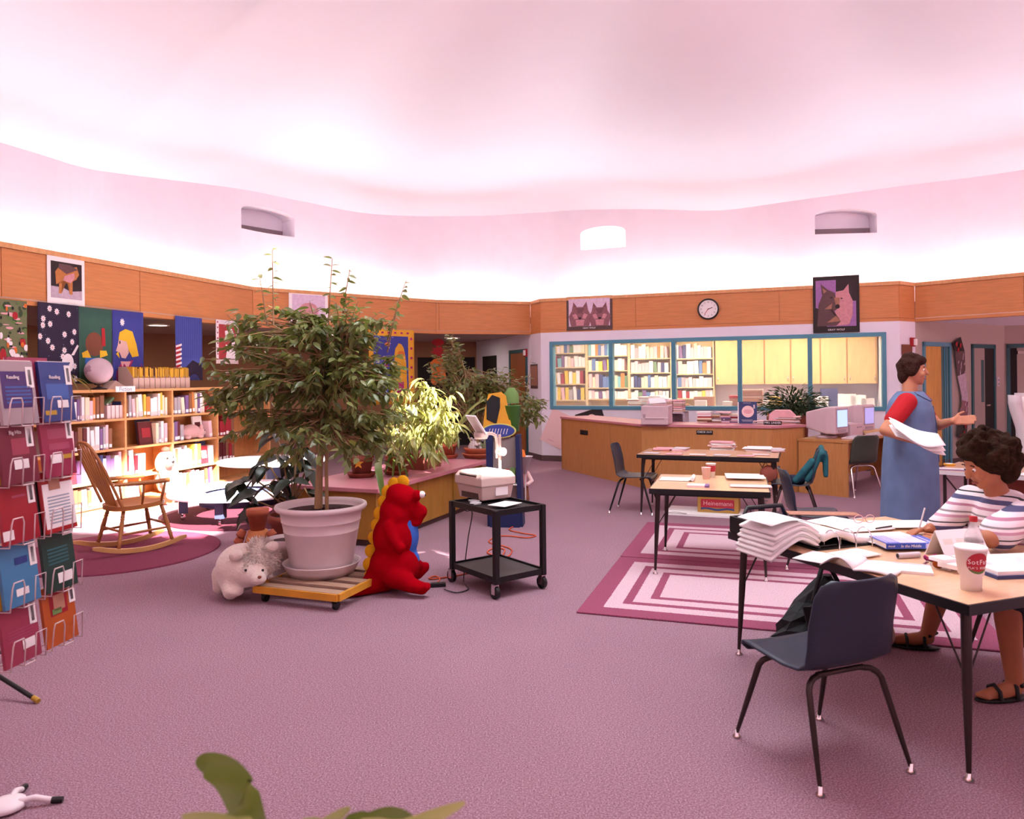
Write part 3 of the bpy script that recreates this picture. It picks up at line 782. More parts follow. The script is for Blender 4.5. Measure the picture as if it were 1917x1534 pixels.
# ================================================================== BANNERS hung from the fascia
def banner(name, label, ln, px0, px1, pytop, h, cloth, shapes, cat='banner', off=-.03, wave=.008, z_top=None, group=None, thick=.004):
    sa, sb = ln.s_at(px0, pytop, off), ln.s_at(px1, pytop, off)
    w = sb - sa; zt = z_top if z_top is not None else ln.hit((px0 + px1) / 2, pytop, off).z
    o = thing(name, label, cat, ln.at(sa, off, zt - h), ln.rz, group)
    def surf(x, z): return wave * math.sin(x / max(w, .01) * 7) * (1 - z / h)
    m = MB(); m.grid(lambda u, v: Vector((u * w, surf(u * w, v * h), v * h)), 14, 6)
    m.build('cloth', cloth, o, solid=thick)
    for k, (nm, mt, polys) in enumerate(shapes):
        m = MB()
        for p in polys:
            q = [(x * w, z * h) for x, z in p]; cx = sum(x for x, z in q) / len(q); cz = sum(z for x, z in q) / len(q)
            dd = -thick / 2 - .0012 * (k + 1)
            vs = [Vector((x, surf(x, z) + dd, z)) for x, z in q]; n = len(vs)
            m.add([Vector((cx, surf(cx, cz) + dd, cz))] + vs, [(0, 1 + i, 1 + (i + 1) % n) for i in range(n)], 0)
        q_ = m.build(nm, mt, o)
        if len(polys) > 1: q_['kind'] = 'stuff'
    return o
def ell(cx, cz, rx, rz_, n=16, a=0): return [(cx + rx * math.cos(6.2832 * i / n + a), cz + rz_ * math.sin(6.2832 * i / n + a)) for i in range(n)]
def flower(cx, cz, r, asp): return [(cx + r * (1 if i % 2 else .6) * math.cos(6.2832 * i / 18), cz + r * asp * (1 if i % 2 else .6) * math.sin(6.2832 * i / 18)) for i in range(18)]
def clipb(P): return [(min(.995, max(.005, x)), min(.995, max(.005, z))) for x, z in P]
for n, c in (('cloth_farm', '#6f7350'), ('cloth_night', '#2c2138'), ('cloth_green', '#35594c'), ('cloth_blue', '#3b3f8e'), ('cloth_stripe', '#46519c'), ('cloth_quilt', '#a83a3c'), ('cloth_gold', '#d89a2a'), ('p_white', '#efe2e6'), ('p_red', '#a8242b'),
             ('p_orange', '#cf6a2a'), ('p_brown', '#7a4632'), ('p_darkgreen', '#3c4a30'), ('p_pink', '#e0a5ac'), ('p_blue', '#3667b0'), ('p_magenta', '#a32664'), ('p_yellow', '#e5b52a'), ('p_black', '#1d1a20'), ('p_skin', '#e2b6ae'), ('p_sky', '#8f93c4'), ('p_green', '#5f7a42')):
    mat(n, c, 0.85, noise=.05, nscale=12)
random.seed(5)
def scat(n, r0, r1, asp=1, x0=.03, x1=.97, z0=.03, z1=.97, f=ell): return [clipb(f(random.uniform(x0, x1), random.uniform(z0, z1), random.uniform(r0, r1), random.uniform(r0, r1) * asp)) for _ in range(n)]
banner('farm_banner', 'green farm scene banner with cows and red barns', LW, -2, 50, 562, .78, 'cloth_farm',
       [('hedges', 'p_darkgreen', scat(22, .05, .14, .35)), ('fields', 'p_green', scat(16, .05, .12, .3)), ('paths', 'p_pink', scat(16, .05, .16, .12)),
        ('barns', 'p_red', [clipb(ell(.12, .28, .12, .09)), clipb(ell(.55, .80, .1, .05)), clipb([(.7, .42), (.95, .42), (.9, .5), (.72, .5)])]), ('pumpkins', 'p_orange', scat(7, .04, .07, .6)),
        ('cows', 'p_white', scat(10, .05, .1, .45)), ('cow_patches', 'p_black', scat(12, .02, .05, .6))])
fl_ = [(.13, .80), (.28, .93), (.45, .90), (.74, .88), (.12, .72), (.29, .74), (.63, .62), (.88, .66), (.05, .58), (.24, .53), (.34, .45), (.82, .53), (.1, .24), (.62, .42), (.58, .34), (.88, .22), (.55, .05), (.1, .04), (.9, .06)]
banner('cow_banner', 'dark navy banner with white cow among daisies', LW, 70, 147, 569, .86, 'cloth_night',
       [('daisies', 'p_white', [clipb(flower(x, z, .065, .72)) for x, z in fl_]), ('daisy_hearts', 'p_pink', [ell(x, z, .018, .014, 8) for x, z in fl_]),
        ('cow', 'p_white', [ell(.42, .18, .21, .085), ell(.70, .26, .15, .12), [(.2, .2), (.24, .2), (.2, .03), (.16, .03)], [(.27, .14), (.35, .14), (.33, .0), (.28, .0)], [(.6, .13), (.68, .13), (.66, .0), (.61, .0)], [(.78, .36), (.86, .36), (.99, .48), (.95, .5)]]),
        ('cow_patches', 'p_black', [ell(.52, .2, .06, .05, 10), ell(.72, .17, .03, .012, 8), ell(.72, .26, .03, .01, 8)]), ('stars', 'p_sky', scat(26, .005, .009, .7))])
banner('green_banner', 'dark green cloth banner with brown, blue and red patches', LW, 147, 209, 577, .86, 'cloth_green',
       [('brown_patch', 'p_brown', [ell(.45, .52, .26, .16)]), ('blue_patch', 'p_blue', [[(.18, .1), (.72, .1), (.72, .34), (.18, .34)]]), ('yellow_patch', 'p_yellow', [[(.1, .34), (.35, .34), (.25, .44), (.08, .4)], [(.6, .34), (.85, .38), (.8, .44), (.6, .44)]]),
        ('red_patch', 'p_red', [[(.66, .5), (.78, .5), (.76, .74), (.66, .74)]])])
banner('blue_banner', 'blue cloth banner with yellow-haired head in profile', LW, 210, 268, 583, .86, 'cloth_blue',
       [('shoulders', 'p_magenta', [clipb([(.1, .0), (.95, .0), (.93, .26), (.6, .32), (.25, .27), (.12, .15)])]), ('face', 'p_skin', [[(.22, .42), (.1, .44), (.16, .52), (.2, .62), (.45, .64), (.5, .42), (.4, .34), (.28, .35)]]),
        ('hair', 'p_yellow', [[(.18, .60), (.22, .70), (.4, .75), (.62, .72), (.74, .55), (.82, .38), (.6, .36), (.5, .45), (.42, .6)], [(.1, .4), (.22, .34), (.18, .44)]]),
        ('daisy', 'p_white', [flower(.3, .84, .08, .75)]), ('collar', 'p_pink', [[(.3, .3), (.55, .3), (.45, .2)], [(.24, .3), (.36, .3), (.3, .2)]]), ('eye', 'p_black', [ell(.22, .56, .02, .025, 8)])])
banner('striped_banner', 'blue ribbed cloth banner with red and white striped corner', LW, 328, 378, 594, .84, 'cloth_stripe',
       [('ribs', 'cloth_blue', [[(x, .35), (x + .025, .35), (x + .025, 1), (x, 1)] for x in [.04 + .07 * i for i in range(14)]]), ('red_corner', 'p_red', [[(.0, .1), (.18, .1), (.18, .55), (.0, .55)]]),
        ('white_stripes', 'p_white', [[(0, .02 + .07 * i), (.22, .05 + .07 * i), (.22, .085 + .07 * i), (0, .05 + .07 * i)] for i in range(8)]), ('lower_patch', 'cloth_night', [[(.3, .0), (1, .0), (1, .24), (.6, .32), (.35, .2)]])])
banner('quilt_banner', 'red and white quilted banner half hidden by tree', LW, 404, 446, 600, .62, 'p_white',
       [('red_field', 'cloth_quilt', [[(.12, .1), (.88, .1), (.88, .9), (.12, .9)]]), ('wreath', 'p_white', [ell(.5, .55, .28, .22)]), ('heart', 'cloth_quilt', [ell(.5, .55, .16, .12)]), ('border_spots', 'p_red', [ell(.06, .1 + .12 * i, .03, .02, 6) for i in range(8)] + [ell(.94, .1 + .12 * i, .03, .02, 6) for i in range(8)])])
banner('space_banner', 'blue hanging with gold border and coloured planets behind tree', L2, 690, 775, 617, 1.28, 'cloth_gold',
       [('blue_field', 'cloth_blue', [[(.1, .07), (.86, .07), (.86, .91), (.1, .91)]]), ('planets', 'p_orange', [ell(.7, .68, .08, .035), ell(.5, .42, .1, .03), ell(.4, .8, .06, .025)]), ('purple_blocks', 'p_magenta', [[(.55, .12), (.75, .12), (.75, .3), (.55, .28)], [(.3, .5), (.4, .5), (.4, .6), (.3, .6)]]),
        ('stars', 'p_white', scat(40, .006, .012, .5, .12, .84, .1, .9)), ('border_marks', 'p_magenta', [ell(.93, .1 + .13 * i, .03, .02, 8) for i in range(7)] + [ell(.15 + .14 * i, .955, .03, .014, 8) for i in range(6)])], cat='banner')
# ================================================================== POSTERS
def poster(name, label, ln, pxc, pyc, w, h, mtl, shapes, frame=None, off=-.012, zc=None, tilt=0.0, t=.006, cat='poster'):
    c = ln.hit(pxc, pyc, off)
    o = thing(name, label, cat, (c.x, c.y, c.z if zc is None else zc), ln.rz)
    Rt = Matrix.Rotation(tilt, 3, 'Y')
    m = MB(); m.box((0, 0, 0), (w, t, h), 0, Rt); m.build('sheet', mtl, o)
    for k, (nm, mt, polys) in enumerate(shapes):
        m = MB()
        for p in polys:
            n = len(p); q = [((x - .5) * w, (z - .5) * h) for x, z in p]
            cx = sum(x for x, z in q) / n; cz = sum(z for x, z in q) / n; y = -t / 2 - .0012 * (k + 1)
            m.add([Rt @ Vector((cx, y, cz))] + [Rt @ Vector((x, y, z)) for x, z in q], [(0, 1 + i, 1 + (i + 1) % n) for i in range(n)])
        q_ = m.build(nm, mt, o)
        if len(polys) > 1: q_['kind'] = 'stuff'
    return o
for n, c in (('w_snow', '#d9bfd6'), ('w_fur', '#8a5a62'), ('w_fur_light', '#c98a92'), ('w_fur_dark', '#5e4042'), ('w_frame', '#57413f'), ('w_fur_mid', '#754a52'), ('w_black', '#241a1a'), ('w_violet', '#9a6aa6'), ('w_orange', '#b8743c'), ('w_ground', '#bfa9b8'), ('w_night', '#2c1d20'), ('w_tan', '#a5715c')):
    mat(n, c, 0.6, noise=.12, nscale=25)
FULL = [(.05, .12), (.95, .12), (.95, .93), (.05, .93)]
def wolf_head(cx, cz, s, asp):
    k = lambda pts: [(cx + x * s, cz + z * s * asp) for x, z in pts]
    return {'fur': [k([(-.5, -.9), (-.62, -.2), (-.45, .2), (-.36, .82), (-.16, .45), (.16, .45), (.36, .82), (.45, .2), (.62, -.2), (.5, -.9)])],
            'dark': [k([(-.34, .7), (-.32, .45), (-.22, .5)]), k([(.34, .7), (.32, .45), (.22, .5)]), k([(-.25, .38), (.25, .38), (.1, .0), (-.1, .0)])],
            'light': [k([(-.42, -.1), (-.2, .02), (-.12, -.35), (-.3, -.4)]), k([(.42, -.1), (.2, .02), (.12, -.35), (.3, -.4)]), k([(-.25, -.45), (.25, -.45), (.2, -.85), (-.2, -.85)])],
            'black': [k([(-.09, -.28), (.09, -.28), (.05, -.4), (-.05, -.4)]), k([(-.24, .0), (-.14, -.02), (-.2, -.06)]), k([(.24, .0), (.14, -.02), (.2, -.06)])]}
h1, h2 = wolf_head(.30, .50, .40, 1.05), wolf_head(.73, .48, .38, 1.05)
p = poster('wolf_poster', 'framed poster of two wolf heads side by side', BW, 1103, 586.5, .83, .60, 'w_frame',
       [('picture', 'w_snow', [FULL]), ('fur', 'w_fur', [clipb(q) for q in h1['fur'] + h2['fur']]), ('dark_fur', 'w_fur_mid', h1['dark'] + h2['dark']), ('light_fur', 'w_fur_light', h1['light'] + h2['light']), ('eyes_and_nose', 'w_black', h1['black'] + h2['black'])])
for o_ in p.children:
    if o_.name.startswith('fur') or o_.name.startswith('light'): pass
text_mesh('GRAY WOLF', .03, 'caption', 'paper', p, (0, -.009, -.262), UPR)
p = poster('lone_wolf_poster', 'black framed upright poster of two nuzzling wolves beside clock', BW, 1565, 570, .67, .89, 'w_black',
       [('picture', 'w_violet', [[(.06, .11), (.93, .11), (.93, .93), (.06, .93)]]), ('night', 'w_night', [[(.5, .55), (.93, .55), (.93, .93), (.5, .93)], [(.06, .11), (.3, .11), (.2, .4), (.06, .45)]]),
        ('light_body', 'w_fur_light', [[(.5, .12), (.78, .14), (.85, .3), (.86, .55), (.78, .7), (.77, .85), (.66, .74), (.5, .72), (.48, .4)]]),
        ('dark_body', 'w_fur_dark', [[(.09, .12), (.12, .5), (.2, .66), (.17, .87), (.33, .76), (.48, .7), (.5, .56), (.56, .46), (.5, .4), (.4, .36), (.6, .2), (.5, .12)]]),
        ('muzzle', 'w_tan', [[(.46, .62), (.58, .62), (.57, .5), (.5, .46)], [(.25, .42), (.42, .52), (.4, .42)], [(.3, .18), (.6, .2), (.5, .3)], [(.2, .8), (.3, .74), (.24, .7)]]),
        ('eyes_and_nose', 'w_black', [ell(.53, .46, .05, .04, 10), ell(.4, .62, .03, .015, 8), ell(.62, .6, .025, .012, 8)])], off=-.02)
text_mesh('GRAY WOLF', .032, 'caption', 'paper', p, (0, -.0115, -.40), UPR)
poster('fox_poster', 'white-bordered print of a wolf standing in snow', LW, 124, 526, .47, .52, 'paper',
       [('picture', 'w_night', [[(.09, .12), (.92, .12), (.92, .88), (.09, .88)]]), ('snow', 'w_ground', [[(.09, .12), (.92, .12), (.92, .32), (.6, .28), (.4, .35), (.09, .36)]]),
        ('animal', 'w_orange', [[(.22, .4), (.2, .66), (.3, .78), (.6, .78), (.78, .82), (.84, .66), (.76, .55), (.66, .5), (.66, .22), (.58, .22), (.57, .44), (.38, .48), (.36, .22), (.29, .22), (.3, .45)]]),
        ('dark_back', 'w_fur_dark', [[(.28, .74), (.5, .64), (.8, .76), (.6, .84), (.3, .84)]]), ('pale_belly', 'w_fur_light', [[(.4, .5), (.6, .46), (.72, .58), (.7, .68), (.45, .6)]])])
poster('pale_poster', 'pale violet print behind the top of the tree', L2, 578, 576, .66, .50, 'paper', [('picture', 'w_snow', [[(.08, .1), (.92, .1), (.92, .9), (.08, .9)]]), ('animal', 'w_fur_light', [ell(.5, .4, .25, .25)])])
poster('pink_sheet', 'pink paper sheet taped tilted on wall below window', BW, 1042, 803, .42, .62, 'paper_pink', [('faint_lines', 'p_pink', [[(.3, .1), (.6, .12), (.6, .14), (.3, .12)], [(.5, .2), (.52, .2), (.5, .3)]])], tilt=.42, off=-.01)
poster('dark_leaning_poster', 'dark poster tilted on wall behind the circulation desk', BW, 1110, 800, .5, .6, 'w_black', [('pale_shape', 'paper_pink', [ell(.55, .72, .18, .16)])], tilt=-.3, off=-.01)
poster('passage_picture', 'small dark framed picture beside the passage door', CW, 1000, 705, .34, .45, 'w_frame', [('picture', 'w_tan', [FULL])])
poster('notice_plate', 'dark red notice plate behind the standing woman', L56, 1698, 655, .3, .16, 'p_brown', [('border', 'p_red', [[(.05, .1), (.95, .1), (.95, .16), (.05, .16)]])], cat='sign')
def alarm(label, ln, px, py):
    c = ln.hit(px, py, 0); t = thing('fire_alarm', label, 'alarm', (c.x, c.y, c.z), ln.rz)
    m = MB(); m.b2(-.05, .05, -.04, 0, -.07, .07); m.build('body', 'p_red', t, bevel=.006)
    m = MB(); m.b2(-.01, .045, -.075, -.04, -.05, .05); m.build('strobe', 'paper', t, bevel=.006)
alarm('red fire alarm strobe on the step wall above notice plate', L56, 1706, 641)
alarm('red fire alarm strobe beside the passage door', CW, 986, 661)
t = NW.hit(1868, 715)
o = thing('wall_switch', 'small grey wall switch plate between niche doors', 'switch', (t.x, t.y, t.z), NW.rz)
m = MB(); m.b2(-.04, .04, -.012, 0, -.08, .08); m.build('plate', 'paper_grey', o)
for z in (-.04, .03):
    m = MB(); m.b2(-.012, .012, -.02, -.012, z - .015, z + .015); m.build('toggle', 'sign_ink', o)
# long crooked poster on the niche wall
a_, b_ = NW.s_at(1776, 660), NW.s_at(1816, 660)
t = thing('bent_banner', 'tall crooked black grey and red poster between niche doors', 'poster', NW.at((a_ + b_) / 2, -.03, 0), NW.rz)
path = [(-.28, 1.99, -.02, 2.10), (-.24, 1.86, .06, 1.86), (-.13, 1.45, .12, 1.5), (-.02, 1.05, .16, 1.02), (-.10, .80, .17, .78), (-.2, .46, .1, .38)]
for k, (mt, nm) in enumerate((('w_black', 'top_panel'), ('w_fur_dark', 'upper_panel'), ('w_ground', 'grey_panel'), ('w_fur', 'lower_panel'), ('w_black', 'bottom_panel'))):
    x0, z0, x1, z1 = path[k]; x2, z2, x3, z3 = path[k + 1]
    y0, y1 = (-.02 if k % 2 else 0), (0 if k % 2 else -.02)
    m = MB(); m.add([(x0, y0, z0), (x1, y0, z1), (x3, y1, z3), (x2, y1, z2)], [(0, 1, 2, 3)]); m.build(nm, mt, t, solid=.004)
m = MB()
for k, (x, z) in enumerate([(-.2, 1.97), (-.08, 1.95), (-.15, 1.88), (0, .5), (-.1, .45), (.05, .62)]): m.add([(x - .03, -.028, z), (x + .01, -.028, z - .05), (x + .04, -.028, z + .03), (x, -.028, z + .05)], [(0, 1, 2, 3)])
m.build('red_marks', 'p_red', t)['kind'] = 'stuff'
random.seed(3)
m = MB()
for k in range(26):
    z = random.uniform(.7, 1.8); x = -.22 + (1.95 - z) * .16 + random.uniform(.0, .2); d = random.uniform(.03, .09)
    m.add([(x, -.026, z), (x + .012, -.026, z - .01), (x + .03, -.026, z + d), (x + .02, -.026, z + d)], [(0, 1, 2, 3)])
m.build('pale_streaks', 'w_snow', t)['kind'] = 'stuff'
# clock
c = BW.hit(1326, 579, -.02)
t = thing('wall_clock', 'round white wall clock with black rim on oak fascia', 'clock', (c.x, c.y, c.z), BW.rz)
Rx = Matrix.Rotation(math.radians(90), 4, 'X')
m = MB(); m.lathe([(.165, -.02), (.175, .0), (.175, .03), (.155, .035), (.15, .02)], n=36); m.xf(Rx); m.build('rim', 'black_plastic', t)
m = MB(); m.disc((0, 0, .018), .152, 36); m.xf(Rx); f = m.build('dial', 'paper', t)
for k in range(12):
    a = math.radians(90 - 30 * (k + 1))
    text_mesh(str(k + 1), .028, 'numeral', 'black_plastic', f, (.115 * math.cos(a), -.0195, .115 * math.sin(a)), UPR)
def hand(nm, ang, l, w, y, mt):
    R = Matrix.Rotation(math.radians(ang), 3, 'Y'); m = MB(); m.box(R @ Vector((0, y, l / 2 - .015)), (w, .002, l), 0, R); m.build(nm, mt, t)
hand('hour_hand', 72, .09, .010, -.024, 'black_plastic'); hand('minute_hand', 215, .125, .007, -.027, 'p_red')
# ================================================================== RUGS
def rug_mat(name, hx, hy, dark, light):
    m = mat(name, light, 0.97, spec=.1)
    nt = m.node_tree; N = nt.nodes; L = nt.links; b = N['Principled BSDF']
    tc = N.new('ShaderNodeTexCoord'); sp = N.new('ShaderNodeSeparateXYZ'); L.new(tc.outputs['Object'], sp.inputs[0])
    wob = N.new('ShaderNodeTexNoise'); wob.inputs['Scale'].default_value = 60; L.new(tc.outputs['Object'], wob.inputs['Vector'])
    ds = []
    for ax, h in ((0, hx), (1, hy)):
        ab = N.new('ShaderNodeMath'); ab.operation = 'ABSOLUTE'; L.new(sp.outputs[ax], ab.inputs[0])
        su = N.new('ShaderNodeMath'); su.operation = 'SUBTRACT'; su.inputs[0].default_value = h; L.new(ab.outputs[0], su.inputs[1]); ds.append(su)
    mn = N.new('ShaderNodeMath'); mn.operation = 'MINIMUM'; L.new(ds[0].outputs[0], mn.inputs[0]); L.new(ds[1].outputs[0], mn.inputs[1])
    wa = N.new('ShaderNodeMath'); wa.operation = 'MULTIPLY_ADD'; wa.inputs[1].default_value = .012; L.new(wob.outputs['Fac'], wa.inputs[0]); L.new(mn.outputs[0], wa.inputs[2])
    r = N.new('ShaderNodeValToRGB'); r.color_ramp.interpolation = 'CONSTANT'
    st = [(0, dark), (.146, light), (.251, dark), (.311, light), (.411, dark), (.466, light)]
    while len(r.color_ramp.elements) < len(st): r.color_ramp.elements.new(.5)
    for e, (p, c) in zip(r.color_ramp.elements, st): e.position = p; e.color = (*lin(c), 1)
    L.new(wa.outputs[0], r.inputs[0])
    n1 = N.new('ShaderNodeTexNoise'); n1.inputs['Scale'].default_value = 160; n1.inputs['Detail'].default_value = 4; L.new(tc.outputs['Object'], n1.inputs['Vector'])
    r2 = N.new('ShaderNodeValToRGB'); r2.color_ramp.elements[0].position = .3; r2.color_ramp.elements[1].position = .6
    r2.color_ramp.elements[0].color = (.62, .58, .6, 1); r2.color_ramp.elements[1].color = (1, 1, 1, 1); L.new(n1.outputs['Fac'], r2.inputs[0])
    mx = N.new('ShaderNodeMix'); mx.data_type = 'RGBA'; mx.blend_type = 'MULTIPLY'; mx.inputs[0].default_value = 1
    L.new(r.outputs[0], mx.inputs[6]); L.new(r2.outputs[0], mx.inputs[7]); L.new(mx.outputs[2], b.inputs['Base Color'])
    bp = N.new('ShaderNodeBump'); bp.inputs['Strength'].default_value = .5; bp.inputs['Distance'].default_value = .004; L.new(n1.outputs['Fac'], bp.inputs['Height']); L.new(bp.outputs[0], b.inputs['Normal'])
    return m
rug_mat('rug_border', 1.2, .76, '#964f68', '#d3b4be')
RA = Vector((.947, -.32)); RB = Vector((.32, .947))
def rug(name, label, corner, hx, hy):
    c = Vector(corner) + RA * hx + RB * hy
    m = MB(); m.b2(-hx, hx, -hy, hy, 0, .012)
    o = m.build(name, 'rug_border', None, (c.x, c.y, 0), math.atan2(RA.y, RA.x), bevel=.004)
    return tag(o, label, 'rug', 'bordered rugs under the tables')
rug('bordered_rug', 'rose and cream bordered rug under the nearer tables', (.393, 4.75), 1.2, .76)
rug('bordered_rug', 'rose and cream bordered rug under the square middle table', (.885, 6.215), 1.2, .76)
mat('maroon_rug', '#7d3a50', 0.97, noise=.15, nscale=90, bump=.3, bscale=120, spec=.1)
mat('plum_rug', '#5c2b38', 0.97, noise=.15, nscale=90, bump=.3, bscale=120, spec=.1)
def round_rug(label, c, r, mt):
    m = MB(); m.lathe([(0, .014)] + [(r * (k + 1) / 9 - .012, .014 - .003 * (k % 2)) for k in range(9)] + [(r, .012), (r, 0)], n=56); o = m.build('round_rug', mt, None, (c[0], c[1], 0))
    return tag(o, label, 'rug', 'round rugs in the reading corner')
round_rug('maroon round braided rug under the rocking chair', (-3.5, 6.6), .85, 'maroon_rug')
round_rug('dark plum round rug under the ring bench', (-2.9, 8.45), .98, 'plum_rug')
# ================================================================== ROCKING CHAIR (local: faces +x)
mat('chair_oak', '#a8683a', 0.4, noise=.1, nscale=8, stretch=(1, 1, .3))
mat('rocker_oak', '#c48e5a', 0.4, noise=.1, nscale=8)
t = thing('rocking_chair', 'oak spindle-back rocking chair on the maroon round rug', 'chair', (-3.40, 6.70, .014), math.radians(50))
W2 = .215
def arc_z(x): return 1.15 - math.sqrt(1.15 ** 2 - min(abs(x), 1.1) ** 2)
for s_ in (-1, 1):
    m = MB(); n = 14; vs = []
    for k in range(n + 1):
        x = -.43 + .80 * k / n; zb = arc_z(x); hh = .042 if 0 < k < n else .025
        for y in (s_ * W2 - .014, s_ * W2 + .014): vs += [(x, y, zb), (x, y, zb + hh)]
    fs = []
    for k in range(n):
        a, b = 4 * k, 4 * k + 4
        fs += [(a, b, b + 1, a + 1), (a + 2, a + 3, b + 3, b + 2), (a + 1, b + 1, b + 3, a + 3), (a, a + 2, b + 2, b)]
    fs += [(0, 1, 3, 2), (4 * n, 4 * n + 2, 4 * n + 3, 4 * n + 1)]
    m.add(vs, fs); m.build('rocker', 'rocker_oak', t, bevel=.004)
SZ = .385
def seat_pt(u, v):
    a = 2 * math.pi * u; r = v
    x = .0 + .235 * math.copysign(abs(math.cos(a)) ** .75, math.cos(a)) * r; y = .24 * math.copysign(abs(math.sin(a)) ** .75, math.sin(a)) * r
    return Vector((x, y, SZ + .035 - .014 * (1 - r ** 2) + .03 * (x / .235) * .4))
m = MB(); m.grid(seat_pt, 32, 5, closed_u=True)
m.grid(lambda u, v: seat_pt(u, 1) + Vector((0, 0, -.038 * v)), 32, 1, closed_u=True)
m.grid(lambda u, v: seat_pt(u, 1 - v) * 1 + Vector((0, 0, -.038)) , 32, 2, closed_u=True); m.build('seat', 'chair_oak', t)
def turned(p0, p1, r, parent, nm, rings=True):
    p0, p1 = Vector(p0), Vector(p1); L_ = (p1 - p0).length; q = (p1 - p0).to_track_quat('Z', 'Y').to_matrix().to_4x4()
    pr = [(.0, 0), (r * .8, 0), (r * .75, .12), (r * .95, .18), (r * .75, .2), (r * .95, .23), (r * .75, .25), (r, .45), (r * .9, .62), (r * .7, .70), (r * .95, .73), (r * .7, .76), (r * .95, .79), (r * .75, .82), (r * .8, 1), (0, 1)] if rings else [(0, 0), (r * .7, 0), (r, .5), (r * .7, 1), (0, 1)]
    m = MB(); m.lathe([(a, b * L_) for a, b in pr], n=10); m.xf(Matrix.Translation(p0) @ q); return m.build(nm, 'chair_oak', parent)
for s_ in (-1, 1):
    turned((.24, s_ * W2, arc_z(.24) + .04), (.17, s_ * .16, SZ), .020, t, 'leg')
    turned((-.22, s_ * W2, arc_z(-.22) + .04), (-.15, s_ * .15, SZ), .020, t, 'leg')
    turned((.215, s_ * .197, .18), (-.19, s_ * .19, .17), .012, t, 'stretcher', False)
turned((.213, -.2, .21), (.213, .2, .21), .012, t, 'stretcher', False); turned((-.195, -.195, .2), (-.195, .195, .2), .012, t, 'stretcher', False)
def back_hoop(u):      # bent bow over the back
    a = math.pi * u; w = .215 * math.cos(a) if True else 0
    z = SZ + .03 + .56 * (math.sin(a) ** .55)
    y = .215 * math.copysign(abs(math.cos(a)) ** .65, math.cos(a))
    x = -.175 - (z - SZ) * .42
    return Vector((x, y, z))
m = MB(); m.tube([back_hoop(k / 28) for k in range(29)], .013, 8); m.build('back_bow', 'chair_oak', t)
for k in range(7):
    y = -.145 + .29 * k / 6
    zt = SZ + .03 + .56 * (math.sin(math.acos(min(1, (abs(y * 1.16) / .215) ** (1 / .65)))) ** .55)
    p0 = Vector((-.185, y * .72, SZ + .02)); p1 = Vector((-.175 - (zt - SZ) * .42, y * 1.16, zt))
    m = MB(); m.tube([p0, p0.lerp(p1, .3), p0.lerp(p1, .45), p0.lerp(p1, .6), p1], [.008, .009, .013, .009, .007], 6); m.build('spindle', 'chair_oak', t)
for s_ in (-1, 1):
    m = MB(); m.tube([(-.255, s_ * .225, SZ + .225), (-.1, s_ * .262, SZ + .225), (.08, s_ * .262, SZ + .222), (.2, s_ * .25, SZ + .225)], [.014, .019, .02, .022], 8); m.build('armrest', 'chair_oak', t)
    turned((.15, s_ * .2, SZ + .03), (.165, s_ * .255, SZ + .21), .013, t, 'arm_post', False)
    turned((-.02, s_ * .21, SZ + .03), (-.02, s_ * .26, SZ + .21), .012, t, 'arm_post', False)
# ================================================================== RING BENCH and round table in the reading corner
mat('bench_top', '#d9d0d6', 0.35); mat('bench_blue', '#4c5574', 0.4); mat('tan_edge', '#b98f80', .4)
t = thing('ring_bench', 'low white ring-shaped bench on casters in the reading corner', 'bench', (-3.0, 8.32, .014))
def ring_mesh(ri, ro, z0, z1, n=48):
    return MB().lathe([(ri, z0), (ro, z0), (ro + .006, (z0 + z1) / 2), (ro, z1), (ri, z1), (ri, z0)], n=n, smooth=False)
ring_mesh(.42, .78, .255, .285).build('bench_top', 'bench_top', t)
m = MB(); m.lathe([(.44, .14), (.46, .14), (.46, .255), (.44, .255), (.44, .14)], n=40); m.build('inner_skirt', 'bench_blue', t)
for k in range(6):
    a = 2 * math.pi * k / 6 + .5; x, y = .62 * math.cos(a), .62 * math.sin(a)
    m = MB(); m.box((x, y, .165), (.09, .09, .18), 0, Matrix.Rotation(a, 3, 'Z')); lg = m.build('leg', 'bench_blue', t)
    m = MB(); m.cyl((x - .012, y, .032), (x + .012, y, .032), .032, n=12); m.cyl((x, y, .05), (x, y, .08), .012); m.build('caster', 'chrome', lg)
t = thing('round_table', 'small white round table behind the ring bench', 'table', (-3.0, 9.36, .014))
m = MB(); m.lathe([(0, .47), (.66, .47), (.67, .485), (.66, .5), (0, .5)], n=40); m.build('table_top', 'bench_top', t)
m = MB(); m.lathe([(0, .14), (.12, .14), (.1, .2), (.09, .47), (0, .47)], n=20); m.build('pedestal', 'bench_blue', t)
for k in range(4):
    a = .9 + k * math.pi / 2; m = MB(); m.box((.16 * math.cos(a), .16 * math.sin(a), .09), (.28, .06, .05), 0, Matrix.Rotation(a, 3, 'Z')); f = m.build('foot', 'bench_blue', t)
    m = MB(); x, y = .28 * math.cos(a), .28 * math.sin(a); m.cyl((x - .012, y, .032), (x + .012, y, .032), .032, n=12); m.build('caster', 'chrome', f)
